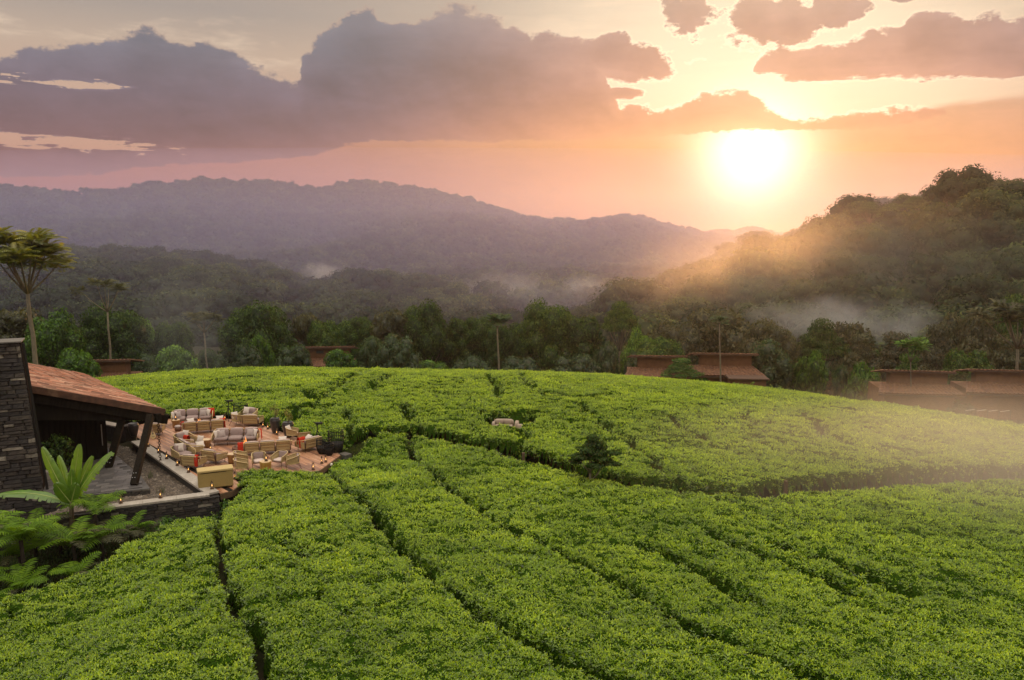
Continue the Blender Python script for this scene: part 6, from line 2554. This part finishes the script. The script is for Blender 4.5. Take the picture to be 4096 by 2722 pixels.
LAN = [
    ('farthest lantern on the coping, beside the leaning post', -22.15, 46.75, .152), ('second farthest lantern on the long coping, below the guitar', -21.24, 45.5, .152),
    ('lantern on the coping just behind the hanging rain chain', -20.05, 44.15, .152), ('lantern on the coping before the chair with white pillow', -19.08, 42.95, .152),
    ('lantern on the coping next to the chair beside the cabinet', -17.95, 41.65, .152), ('lantern on the coping at the left end of the cabinet', -16.85, 40.4, .152),
    ('lantern on the coping in front of the cabinet, second from the wall corner', -15.70, 39.0, .152), ('lantern on the very corner of the garden wall coping', -14.62, 37.7, .152),
    ('lantern alone on the middle of the front wall coping', -16.55, 36.35, .154), ('lantern low beside the fern on the front wall coping', -18.05, 35.6, .154),
    ('unlit-looking lantern on the deck edge right of the cabinet', -14.22, 39.75, .004), ('single lantern on the front right corner of the deck', -10.6, 41.4, .004),
    ('left one of the two lanterns standing together near the wire baskets', -10.42, 42.55, .004), ('right one of the two lanterns standing together near the wire baskets', -10.26, 42.8, .004),
    ('lantern at the foot of the first dark pot', -14.72, 48.85, .004), ('lantern on the back deck edge, just left of the first dark pot', -15.72, 50.3, .004),
    ('lantern on the back deck edge, farther left of the first dark pot', -16.2, 50.85, .004), ('lantern behind the tub chair with pillow near the second pot', -12.75, 47.45, .004),
    ('lantern on the yellow log table between the front tub chairs', -13.08, 41.35, .492), ('lantern on the log table before the back sofa', -21.85, 50.85, .494),
    ('dark lantern on the deck left of the middle sofa', -17.5, 45.2, .004), ('lantern at the back hedge behind the far fire', -19.4, 52.9, .004),
]
lan0 = lantern_proto()
for k, (lab, x, y, z) in enumerate(LAN):
    if k == 0:
        lan0.location = (x, y, z)
        lan0['label'] = lab
        lan0['group'] = 'hurricane lanterns'
        lan0.rotation_euler = (0, 0, 0.4)
    else:
        clone(lan0, lab, (x, y, z), 0.4 + 1.7 * k, 'hurricane lanterns')

# ---- fire pits
def fire_pit(label, x, y, r, s):
    o = thing('fire_pit', label, 'fire pit', (x, y, 0.004))
    rock = mat('fire_pit_stone', (0.20, 0.165, 0.125), (0.12, 0.10, 0.08), scale=7, rough=0.9, bump=0.6)
    mb = MB()
    mb.lathe([(r, 0), (r * 1.03, .08), (r, .14), (r * .86, .15), (r * .82, .09), (.02, .08)], 24)
    mb.build('ring', mat('corten_ring', (0.16, 0.070, 0.040), (0.11, 0.05, 0.03), scale=6, rough=0.8), o)
    rng = random.Random(int(x * 10))
    for k in range(18):
        a, q = rng.random() * 6.28, r * .75 * math.sqrt(rng.random())
        m = MB()
        m.cbox((0, 0, 0), (rng.uniform(.10, .2), rng.uniform(.08, .16), rng.uniform(.06, .1)), .02)
        m.build('rock', rock, o, loc=(q * math.cos(a), q * math.sin(a), .12), rot=(rng.uniform(-.3, .3), rng.uniform(-.3, .3), a))
    log = mat('charred_log', (0.10, 0.055, 0.03), (0.03, 0.02, 0.015), scale=6, rough=0.9)
    for k in range(5):
        a = k * 1.256
        m = MB()
        m.tube([(.24 * math.cos(a), .24 * math.sin(a), .15), (.03 * math.cos(a + .5), .03 * math.sin(a + .5), .34)], .038, 7)
        m.build('log', log, o, True)
    fl = emit_mat('fire_flame', (1.0, 0.34, 0.08), 1.5)
    for k in range(5):
        a = k * 1.9
        m = MB()
        bx, by = .10 * math.cos(a), .10 * math.sin(a)
        h = s * (0.35 + .35 * rng.random())
        m.tube([(bx, by, .17), (bx * 1.1, by, .17 + h * .35), (bx * .5 + .03, by * .5, .17 + h * .7), (bx * .7 - .02, by * .4, .17 + h)], [.03, .038, .022, .003], 7)
        m.build('flame', fl, o, True)
    return o


fire_pit('far fire pit with small flame between the two back sofas', -20.35, 50.85, .55, 0.75)
fire_pit('near fire pit with tall flame between the two middle sofas', -15.62, 45.6, .72, .95)


# ---- dark glazed pots with plants
glaze = mat('dark_glaze', (0.018, 0.017, 0.018), (0.030, 0.028, 0.028), scale=4, rough=0.28, spec=0.6)


def pot(label, x, y, h, r, ph, seed, kind='mid'):
    o = thing('potted_plant', label, 'potted plant', (x, y, 0.004), seed, 'dark glazed pots')
    m = MB()
    m.lathe([(r * .52, 0), (r * .62, .05), (r * .85, h * .45), (r, h * .78), (r * .96, h * .92), (r * .80, h * .985), (r * .84, h), (r * .70, h), (r * .66, h * .93), (.01, h * .92)], 20)
    m.build('pot', glaze, o, True)
    if ph > 0:
        rng = random.Random(seed)
        lobes = [(rng.uniform(-.22, .22), rng.uniform(-.22, .22), h + ph * (.25 + .6 * k / 7), .17, .17, .16) for k in range(8)]
        put('foliage', crown_mesh('foliage', lobes, 900, .10, seed, M_leaf['gold' if kind == 'gold' else 'mid'], 0.3, 0.2, 0.0, 0.2), o)
        m = MB()
        for l in lobes[:5]:
            m.tube([(0, 0, h * .9), (l[0] * .6, l[1] * .6, (h + l[2]) / 2), (l[0], l[1], l[2])], [.014, .010, .005], 4)
        m.build('stem', bark, o)
    return o


pot('tall dark pot with leafy plant on the back right deck edge', -14.95, 49.35, .95, .33, .85, 3, 'gold')
pot('dark pot with leafy plant behind the tub chair with pillow', -13.85, 48.3, .95, .36, .85, 5, 'gold')
pot('dark pot half hidden behind the leaning roof post', -23.55, 48.6, .80, .33, 0, 7)


# ---- black wire baskets
wire = mat('black_wire', (0.010, 0.010, 0.010), None, rough=0.5, metal=0.3)
liner = mat('black_liner', (0.012, 0.011, 0.011), (0.022, 0.020, 0.019), scale=6, rough=0.8)


def basket(label, x, y, h, r, fill, seed, group='black wire baskets'):
    o = thing('wire_basket', label, 'basket', (x, y, 0.004), seed * .7, group)
    prof = [(r * .62, 0), (r * .84, h * .18), (r * .98, h * .42), (r, h * .65), (r * .97, h)]
    m = MB()
    k = max(1, int(fill * 4))
    pr = [(q * .97, z) for q, z in prof if z <= h * fill + 1e-6]
    pr.append((r * .95, h * fill))
    pr.append((r * .90, h * fill))
    pr.append((.02, h * fill * .5))
    m.lathe(pr, 20)
    m.build('liner', liner, o, True)
    n = 26
    for i in range(n):
        a = 2 * PI * i / n
        m = MB()
        m.tube([(q * math.cos(a), q * math.sin(a), z) for q, z in prof], .013, 4)
        m.build('wire', wire, o)
    for z, q in ((h, r * .97), (h * .82, r * .985), (h * .65, r)):
        m = MB()
        m.tube([(q * math.cos(2 * PI * i / 24), q * math.sin(2 * PI * i / 24), z) for i in range(25)], .016, 5, False)
        m.build('hoop', wire, o)
    return o


basket('low wide black wire basket left of the tallest one on the deck corner', -10.8, 44.6, .85, .40, .45, 1)
basket('tallest black wire basket on the outer corner of the deck', -10.15, 44.95, 1.25, .44, .42, 2)
basket('small black wire basket in front of the other two on the deck corner', -10.4, 44.2, .68, .26, .55, 3)
basket('black wire stand at the back edge of the deck against the tea', -18.35, 53.0, 1.05, .48, .12, 4)


# ---- spotting scopes on tripods
def scope(label, x, y, rz):
    o = thing('spotting_scope', label, 'telescope', (x, y, 0.004), rz, 'spotting scopes on tripods')
    bk = mat('black_alloy', (0.022, 0.026, 0.022), None, rough=0.45, metal=0.4)
    for k in range(3):
        a = 2 * PI * k / 3 + .5
        m = MB()
        m.tube([(.03 * math.cos(a), .03 * math.sin(a), .86), (.36 * math.cos(a), .36 * math.sin(a), 0)], [.026, .018], 6)
        m.build('leg', bk, o)
    m = MB()
    m.tube([(0, 0, .80), (0, 0, 1.24)], .028, 6)
    m.build('column', bk, o)
    m = MB()
    m.cbox((0, 0, 1.26), (.12, .10, .08), .01)
    m.tube([(.02, 0, 1.24), (-.25, .05, 1.06)], .010, 5)
    m.build('head', bk, o)
    m = MB()
    m.tube([(-.10, 0, 1.345), (.10, 0, 1.345), (.26, 0, 1.345), (.30, 0, 1.345)], [.055, .065, .08, .082], 10)
    m.tube([(-.10, 0, 1.345), (-.22, 0, 1.42)], [.035, .028], 8)
    m.build('tube', bk, o, True)
    return o


scope('spotting scope on a tripod at the back edge of the deck', -19.05, 52.7, R(15))
scope('spotting scope on a tripod behind the tall wire basket', -11.55, 46.35, R(-5))


# ---- guitar leaning on the chair
def guitar():
    o = thing('guitar', 'pale acoustic guitar leaning against the chair with the red throw', 'guitar', (-21.95, 47.78, 0.01), R(14))
    o.rotation_euler = (R(-16), R(-7), R(14))
    top = mat('spruce_top', (0.72, 0.58, 0.30), (0.66, 0.52, 0.26), scale=4, rough=0.35, spec=0.5, stretch=(8, 1, 1))
    side = mat('mahogany', (0.16, 0.065, 0.032), (0.12, 0.05, 0.026), scale=5, rough=0.4, spec=0.5)
    out = []
    for k in range(40):
        a = 2 * PI * k / 40
        z = 0.25 - 0.25 * math.cos(a)
        t = z / 0.5
        w = 0.20 * (math.sin(PI * min(1, t * 1.05)) ** 0.55) * (1 - 0.30 * math.exp(-((t - .60) / .16) ** 2)) * (1 - 0.22 * t)
        if math.sin(a) > 0 and t > .80:
            w *= .70
        out.append(((w if math.sin(a) >= 0 else -w), z))
    for nm, y0, y1, m in (('body', -.04, .06, side), ('soundboard', -.048, -.042, top)):
        mb = MB()
        mb.add([(x, y0, z) for x, z in out] + [(x, y1, z) for x, z in out], [tuple(range(40)), tuple(range(40, 80))[::-1]] + [(k, 40 + k, 40 + (k + 1) % 40, (k + 1) % 40) for k in range(40)])
        mb.build(nm, m, o)
    mb = MB()
    mb.lathe([(.048, 0), (.048, .004)], 18)
    mb.v = [(x, -.052 - z * .3, .33 + y) for x, y, z in mb.v]
    mb.build('sound_hole', mat('dark_hole', (0.02, 0.012, 0.008), None, rough=0.9), o)
    mb = MB()
    mb.cbox((0, -.056, .15), (.16, .014, .022), .004)
    mb.build('bridge', side, o)
    mb = MB()
    mb.cbox((0, -.054, .66), (.052, .022, .62), .006)
    mb.build('neck', mat('neck_wood', (0.30, 0.13, 0.055), None, rough=0.45), o)
    mb = MB()
    mb.cbox((0, -.05, 1.04), (.075, .016, .16), .006)
    mb.build('headstock', side, o)
    for k in range(6):
        mb = MB()
        mb.tube([((k - 2.5) * .008, -.072, .15), ((k - 2.5) * .006, -.070, 1.0)], .0012, 3)
        mb.build('string', bk_string, o)


bk_string = mat('string_steel', (0.6, 0.58, 0.5), None, rough=0.3, metal=0.9)
guitar()


# ---- cane cabinet
def cabinet():
    rz = math.atan2(37.91 - 37.05, -13.94 + 15.6) - R(3)
    o = thing('cane_cabinet', 'long tan woven cabinet at the front left of the deck by the wall corner', 'cabinet', (-14.72, 38.45, 0.004), rz)
    cane = mat('woven_cane', (0.36, 0.265, 0.095), (0.29, 0.205, 0.07), scale=40, rough=0.75, bump=0.3, wave=('X', 30, .15, .2))
    cane_t = mat('woven_cane_top', (0.48, 0.365, 0.16), (0.42, 0.31, 0.13), scale=40, rough=0.7, bump=0.2)
    m = MB()
    m.cbox((0, 0, .47), (1.62, .66, .78), .012)
    m.build('body', cane, o)
    m = MB()
    m.cbox((0, 0, .925), (1.68, .72, .11), .02)
    m.build('top', cane_t, o)
    m = MB()
    m.box((-.1, -.333, .842), (1.2, .012, .022))
    m.build('drawer_gap', mortar, o)
    for sx in (-1, 1):
        for sy in (-1, 1):
            m = MB()
            m.cbox((sx * .70, sy * .24, .04), (.10, .10, .08), .01)
            m.build('foot', mat('dark_foot', (0.04, 0.03, 0.02), None, rough=0.7), o)


cabinet()


# ---- round platform and beige corner sofa in the tea
def platform():
    cx, cy_, r = CLEARING
    z = gz(cx, cy_) + 0.10
    o = thing('round_platform', 'small round timber platform in a clearing of the tea', 'deck', (cx, cy_, z))
    w = 0.145
    k = 0
    y = -r
    pale = mat('silvered_teak', (0.34, 0.25, 0.185), (0.27, 0.19, 0.14), scale=2, rough=0.5, stretch=(1, 10, 1))
    while y + w <= r + .01:
        ym = y + w / 2
        hx = math.sqrt(max(0.01, r * r - ym * ym))
        m = MB()
        m.cbox((0, ym, 0), (2 * hx, w - .01, .04), .004)
        m.build('plank', pale, o)
        y += w
        k += 1
    m = MB()
    m.lathe([(r - .08, -.2), (r - .08, -.022)], 28)
    m.build('rim', beam_wood, o)
    s = thing('corner_sofa', 'beige block corner sofa on the round platform among the tea', 'sofa', (cx, cy_, z + .022), R(-4))
    s.scale = (.88, .88, .85)
    bg = mat('beige_outdoor_fabric', (0.36, 0.285, 0.225), (0.31, 0.245, 0.19), scale=20, rough=0.95, spec=0.1)
    for nm, c, sz in (('back', (-.45, .95, .38), (1.55, .26, .76)), ('end_arm', (-1.20, .55, .30), (.24, .75, .60)), ('back', (.55, .62, .33), (.32, .95, .66)),
                      ('end_arm', (.82, .10, .28), (.44, .40, .56))):
        m = MB()
        pad(m, c, sz, .012)
        m.build(nm, bg, s, True)
    for q in range(2):
        m = MB()
        pad(m, (-.78 + .70 * q, .50, .24), (.68, .74, .30), .03)
        m.build('seat_cushion', bg, s, True)
        m = MB()
        pad(m, (-.78 + .70 * q, .80, .56), (.66, .20, .34), .0)
        m.build('back_cushion', bg, s, True)


platform()

for lab, x, y, h in (('short dark wooden post beside the grassy path in the tea', 0.62, 42.6, 1.05), ('dark wooden post where the hazy path bends', 13.5, 38.15, 1.25)):
    m = MB()
    m.cbox((0, 0, 0), (.16, .16, h), .02)
    tag(m.build('wooden_post', mat('post_wood', (0.075, 0.050, 0.032), (0.11, 0.075, 0.05), scale=4, rough=0.9, stretch=(1, 1, .3)), None, loc=(x, y, gz(x, y) + h / 2)), lab, 'post')


# ------------------------------------------------------------------ planting in front of the lodge
banana_leaf_m = leaf_mat('banana_leaf', (0.06, 0.135, 0.008), (0.12, 0.25, 0.014), (0.22, 0.38, 0.03), trans=0.40, gloss=0.06, nscale=1.6, vary=0.5)
fern_m = leaf_mat('fern_frond', (0.055, 0.120, 0.006), (0.130, 0.245, 0.010), (0.24, 0.38, 0.020), trans=0.42, gloss=0.015, nscale=0.8, vary=0.5)
fern_dry_m = leaf_mat('fern_frond_dull', (0.040, 0.045, 0.018), (0.085, 0.085, 0.035), (0.13, 0.12, 0.055), trans=0.3, gloss=0.02, nscale=0.8, vary=0.4)
fern_trunk = mat('fern_trunk', (0.020, 0.015, 0.011), (0.035, 0.027, 0.019), scale=12, rough=0.95, bump=0.9)
rib_m = mat('banana_rib', (0.34, 0.40, 0.12), (0.28, 0.34, 0.09), scale=3, rough=0.5)


def banana_leaf(parent, base, tip, up, width, torn, seed, sag=0.15, split=0.0):
    """one blade: midrib from base to tip, two halves with torn edges; up is the side the blade faces"""
    rng = random.Random(seed)
    base, tip, up = Vector(base), Vector(tip), Vector(up).normalized()
    n = 18
    mid = (base + tip) / 2 + up * (tip - base).length * sag
    pts = [base * (1 - t) ** 2 + mid * 2 * t * (1 - t) + tip * t * t for t in [i / n for i in range(n + 1)]]
    mb = MB()
    for s in (-1, 1):
        for i in range(n):
            t0, t1 = i / n, (i + 1) / n
            d = (pts[i + 1] - pts[i]).normalized()
            sd_ = d.cross(up)
            if sd_.length < 1e-4:
                sd_ = d.orthogonal()
            sd_.normalize()
            w = lambda t: width * max(0.0, math.sin(PI * min(1, (t * .96 + .035))) ** 0.45) * (0.2 + .8 * min(1, t * 5))
            cut = rng.random() < torn
            droop = -up * width * (0.10 + (0.35 if cut else 0.0) * rng.random())
            g = 0.14 if cut else 0.0
            a, b = pts[i], pts[i + 1]
            a2 = a + sd_ * s * w(t0) * .55 + up * width * .10
            b2 = b + sd_ * s * w(t1) * .55 + up * width * .10
            a3 = a.lerp(b, g) + sd_ * s * w(t0) + droop + d * 0.03
            b3 = b.lerp(a, g) + sd_ * s * w(t1) + droop + d * 0.03
            tint = 0.45 + 0.25 * rng.random()
            mb.add([a, b, b2, a2, b3, a3], [(0, 1, 2, 3), (3, 2, 4, 5)], tint)
    lf = mb.build('leaf', banana_leaf_m, parent, True)
    rb = MB()
    rb.tube(pts, [0.03 * (1 - .85 * i / n) for i in range(n + 1)], 5)
    rb.build('midrib', rib_m, lf, True)


def banana():
    bx, by, bz = -19.25, 33.55, -1.36
    o = thing('banana_plant', 'large bright green banana plant in front of the stone lodge', 'plant', (bx, by, bz))
    m = MB()
    m.tube([(0, 0, 0), (.02, 0, .9), (.05, 0, 1.7), (.1, 0, 2.3)], [.13, .12, .10, .07], 10)
    m.build('stem', mat('banana_stem', (0.10, 0.075, 0.045), (0.055, 0.040, 0.026), scale=5, rough=0.8, stretch=(3, 3, .4), c3=(0.16, 0.14, 0.06)), o, True)
    c = Vector((.10, 0, 2.25))
    f = (0, -1, 0.25)
    L = [((-.05, 0, 0), (-1.15, .1, 2.45), f, .25, .1, .06), ((.0, 0, 0), (-.62, .35, 2.0), f, .22, .35, .05), ((.05, 0, .1), (.50, .05, 2.60), (-.1, -1, .2), .27, .02, .05),
         ((.08, 0, .1), (.98, .12, 2.05), (.15, -1, .2), .20, .25, .04), ((.05, 0, 0), (1.85, .1, 2.25), (-.5, -.8, .6), .30, .6, .10), ((.02, 0, .0), (.22, -.18, 1.55), (0, -1, .1), .20, .02, .03),
         ((-.05, 0, -.05), (-3.0, -.35, .45), (0.1, -.25, 1), .33, .55, .20), ((0, 0, -.05), (-.42, -.38, 1.0), (.1, -1, .3), .30, .05, .05), ((.0, 0, 0), (.42, -.25, .95), (-.1, -1, .3), .28, .1, .05)]
    for k, (b, t, u, w, torn, sag) in enumerate(L):
        banana_leaf(o, c + Vector(b), c + Vector(t), u, w, torn, 90 + k, sag)
    for k, (x, h, lx) in enumerate(((-.55, .95, -.75), (.32, 1.0, .45))):
        banana_leaf(o, (x * .4, -.15, .2), (lx, -.30, h), (0, -1, .15), .19, .0, 120 + k, .03)


banana()


def frond_mesh(seed, m, L=1.25, arch=1.25, npn=17, wid=0.33):
    rng = random.Random(seed)
    mb = MB()
    n = 22
    pts = [Vector((0, 0, 0))]
    e = R(48)
    for i in range(n):
        t = i / n
        a = e - arch * t ** 1.3
        pts.append(pts[-1] + Vector((math.cos(a), 0, math.sin(a))) * (L / n))
    mb.tube(pts, [0.012 * (1 - .85 * i / n) for i in range(n + 1)], 4)
    mb.tint = [0.25] * len(mb.v)
    for k in range(npn):
        t = 0.12 + 0.86 * k / npn
        i = min(n - 1, int(t * n))
        p = pts[i].lerp(pts[i + 1], t * n - i)
        d = (pts[i + 1] - pts[i]).normalized()
        up = Vector((-d.z, 0, d.x))
        Lp = wid * (math.sin(PI * (0.12 + .86 * t)) ** 0.7) * rng.uniform(.88, 1.1)
        for s in (-1, 1):
            tint = 0.25 + .6 * rng.random()
            dirp = (Vector((0, s, 0)) * .90 + d * .45 + up * rng.uniform(-.05, .22)).normalized()
            q = p.copy()
            mm = 5
            wp = [0.020, 0.036, 0.034, 0.026, 0.015, 0.002]
            prev = (q + d * wp[0], q - d * wp[0])
            for j in range(mm):
                f0 = (j + 1) / mm
                dd = (dirp - Vector((0, 0, 1)) * (.75 * f0 * f0)).normalized()
                q2 = q + dd * (Lp / mm)
                nxt = (q2 + d * wp[j + 1], q2 - d * wp[j + 1])
                mb.add([prev[0], nxt[0], q2 + up * .012, q + up * .012], [(0, 1, 2, 3)], tint)
                mb.add([prev[1], q + up * .012, q2 + up * .012, nxt[1]], [(0, 1, 2, 3)], tint)
                prev, q = nxt, q2
    return mb.mesh('frond', m)


FRONDS = [frond_mesh(s, fern_m, 1.5, 1.15 + .2 * s, 14, .40) for s in range(4)]
FRONDS_D = [frond_mesh(10 + s, fern_dry_m, 1.4, 1.5, 13, .36) for s in range(2)]


def tree_fern(label, x, y, z, h, n, size, seed, dull=0.15, tilt=0.0):
    rng = random.Random(seed)
    o = thing('tree_fern', label, 'fern', (x, y, z), 0, 'tree ferns by the lodge')
    m = MB()
    m.tube([(0, 0, -.1), (.03, 0, h * .5), (0, 0, h)], [.085, .07, .075], 9)
    m.build('trunk', fern_trunk, o, True)
    for k in range(n):
        a = 2 * PI * k / n + rng.uniform(-.25, .25)
        me = rng.choice(FRONDS_D) if rng.random() < dull else rng.choice(FRONDS)
        s = size * rng.uniform(.8, 1.15)
        put('frond', me, o, (0, 0, h - .03), (rng.uniform(-.25, .25), rng.uniform(-.30, .22) + tilt, a), (s, s, s))
    return o


tree_fern('bright tree fern growing beside the banana in front of the wall', -18.45, 34.05, -1.34, 1.75, 15, 1.1, 1, 0.0)
tree_fern('tree fern on a black trunk at the lower left corner', -19.45, 30.35, -1.40, 1.85, 17, 1.1, 2, 0.05)
tree_fern('tree fern cut by the left edge of the picture', -20.75, 30.5, -1.40, 1.95, 15, 1.1, 3, 0.05)
tree_fern('low wide tree fern between the banana and the clipped tea', -18.1, 31.6, -1.40, 1.15, 17, 1.1, 4, 0.2)
tree_fern('dull spreading fern right of the low wide tree fern', -17.45, 32.55, -1.40, .95, 16, 1.05, 5, 0.5)
tree_fern('small fern with one bright frond at the foot of the garden wall', -16.85, 33.9, -1.40, .75, 13, .85, 6, 0.4)
tree_fern('fern with raised frond below the pillar', -20.2, 32.4, -1.40, 1.35, 15, 1.1, 7, 0.15)


def shrub(label, x, y, z, r, h, kind, seed, leaf=.11, per=700, name='leafy_shrub'):
    o = thing(name, label, 'shrub', (x, y, z), seed)
    put('foliage', crown_mesh('foliage', dome_lobes(seed, r, h, 0.05, 9, .45), per, leaf, seed, M_leaf[kind], .25, .2, .5, .5), o)
    m = MB()
    for k in range(4):
        a = k * 1.57
        m.tube([(0, 0, 0), (r * .4 * math.cos(a), r * .4 * math.sin(a), h * .7)], [.02, .01], 4)
    m.build('stem', bark, o)


tree_fern('feathery fern filling the corner between the two black trunks', -20.1, 31.2, -1.40, .85, 14, .95, 8, 0.1)
tree_fern('dark fern low under the banana leaves', -19.6, 33.2, -1.40, .6, 13, .9, 9, 0.3)
tree_fern('low fern in the bottom corner before the black trunks', -18.7, 29.0, -1.40, .45, 13, .9, 11, 0.1)
tree_fern('low fern at the left edge under the taller ferns', -20.4, 29.0, -1.40, .5, 13, .95, 12, 0.1)
tree_fern('low fern at the edge of the clipped tea', -17.3, 30.2, -1.40, .4, 12, .8, 13, 0.2)
tree_fern('brownish fern beside the low bush at the wall foot', -16.2, 34.2, -1.40, .6, 12, .8, 10, 0.8)

shrub('bright leafy shrub at the outer corner of the garden wall', -13.55, 36.75, -1.0, .42, .85, 'mid', 5)
shrub('small light green shrub below the outer corner of the wall', -13.75, 35.55, -1.1, .35, .6, 'mid', 6)
shrub('low dark bush between the fern and the tea at the wall foot', -15.7, 34.9, -1.35, .7, 1.0, 'mid', 7)
shrub('leafy indoor bush before the black timber wall', -23.6, 40.55, -.01, .85, 2.2, 'dark', 8, .16, 500)
shrub('dark groundcover bush under the fern on a black trunk', -18.9, 29.4, -1.42, .8, .55, 'dark', 9, .10, 600)
shrub('broad-leaved low plant at the foot of the banana', -18.85, 33.15, -1.36, .5, .75, 'grey', 10, .24, 260)


def grass_bed():
    """short dark turf below the ferns"""
    rng = np.random.default_rng(14)
    n = 14000
    x = rng.uniform(-23.5, -15.0, n)
    y = rng.uniform(25.5, 36.0, n)
    ok = in_poly(x, y, LODGE_KEEP) & (y < 32.6 + .469 * (x + 22.9))
    x, y = x[ok], y[ok]
    n = len(x)
    z = np.minimum(ground_z(x, y), -1.32)
    h = rng.uniform(.06, .16, n)
    a = rng.random(n) * 6.283
    dx, dy = np.cos(a) * .02, np.sin(a) * .02
    lx, ly = rng.normal(0, .05, n), rng.normal(0, .05, n)
    V = np.stack([np.stack([x - dx, y - dy, z], -1), np.stack([x + dx, y + dy, z], -1), np.stack([x + lx, y + ly, z + h], -1)], 1).reshape(-1, 3)
    F = np.arange(3 * n).reshape(n, 3)
    me = np_mesh('turf', V, F, leaf_mat('turf_blade', (0.020, 0.045, 0.006), (0.045, 0.085, 0.010), (0.08, 0.13, 0.02), trans=.3, gloss=.03), False, {'tint': ('FLOAT', np.repeat(rng.random(n), 3).astype(np.float32))})
    tag(put('turf', me), 'short dark turf under the tree ferns', 'grass', kind='stuff')
    # grass on the path and lane through the tea
    xs, ys = [], []
    for (ax, ay), (bx, by) in zip(MAIN_PATH[:-1], MAIN_PATH[1:]):
        L = math.hypot(bx - ax, by - ay)
        k = int(L * 420)
        t = rng.random(k)
        off = rng.uniform(-.85, .85, k)
        xs.append(ax + (bx - ax) * t - (by - ay) / L * off)
        ys.append(ay + (by - ay) * t + (bx - ax) / L * off)
    x, y = np.concatenate(xs), np.concatenate(ys)
    n = len(x)
    z = ground_z(x, y) + .02
    h = rng.uniform(.04, .11, n)
    a = rng.random(n) * 6.283
    dx, dy = np.cos(a) * .03, np.sin(a) * .03
    V = np.stack([np.stack([x - dx, y - dy, z], -1), np.stack([x + dx, y + dy, z], -1), np.stack([x, y, z + h], -1)], 1).reshape(-1, 3)
    me = np_mesh('path_grass', V, np.arange(3 * n).reshape(n, 3), leaf_mat('path_grass_blade', (0.045, 0.075, 0.012), (0.085, 0.125, 0.022), (0.13, 0.17, 0.03), trans=.3, gloss=.03), False, {'tint': ('FLOAT', np.repeat(rng.random(n), 3).astype(np.float32))})
    tag(put('path_grass', me), 'short trodden grass along the path through the tea', 'grass', kind='stuff')


grass_bed()


def reeds(label, x, y, z, n, h, seed):
    rng = random.Random(seed)
    mb = MB()
    for k in range(n):
        a, r = rng.random() * 6.28, rng.random() * .22
        b = Vector((r * math.cos(a), r * math.sin(a), 0))
        t = b + Vector((rng.uniform(-.15, .15), rng.uniform(-.15, .15), h * rng.uniform(.6, 1)))
        w = Vector((-.008, .004, 0))
        mb.add([b - w, b + w, t], [(0, 1, 2)], rng.random())
    tag(mb.build('grass_tuft', M_leaf['dark'], None, loc=(x, y, z)), label, 'grass tuft')


reeds('tuft of dark reeds in the gravel by the near terrace corner', -17.4, 38.3, -.30, 34, .55, 1)
reeds('thin tuft of reeds in the gravel beside the terrace edge', -19.1, 40.9, -.30, 26, .5, 2)

# ------------------------------------------------------------------ mist and smoke
mist('white mist lying over the right-hand tea field', (29, 45, -0.6), (21, 19, 4.8), 0.052, (0.10, 0.45, 0.0), 0.5, (1.0, 0.98, 0.95))
mist('thin mist trailing over the tea towards the middle', (17, 41, 0.4), (16, 14, 3.2), 0.020, (0.14, 0.5, 0.0), 0.5, (1.0, 0.98, 0.95))
mist('mist wisps rising behind the umbrella-crowned tree', (66, 158, -5.0), (22, 10, 6), 0.030, (0.12, 2.2, 0.1), 0.2)
mist('uneven mist pooling in the valley beyond the palm-like tree', (2, 385, -16), (62, 40, 12), 0.010, (0.035, 2.0, 0.1), 0.2)
mist('small white mist pocket in the notch of the wooded spur', (-108, 455, -9), (15, 12, 8), 0.026, (0.10, 1.9, 0.1), 0.2)
mist('blue wood smoke drifting over the trees on the left', (-38, 92, 1.0), (8, 8, 10), 0.006, (0.12, 1.9, 0.1), 0.2, (0.78, 0.87, 1.0), 'smoke')
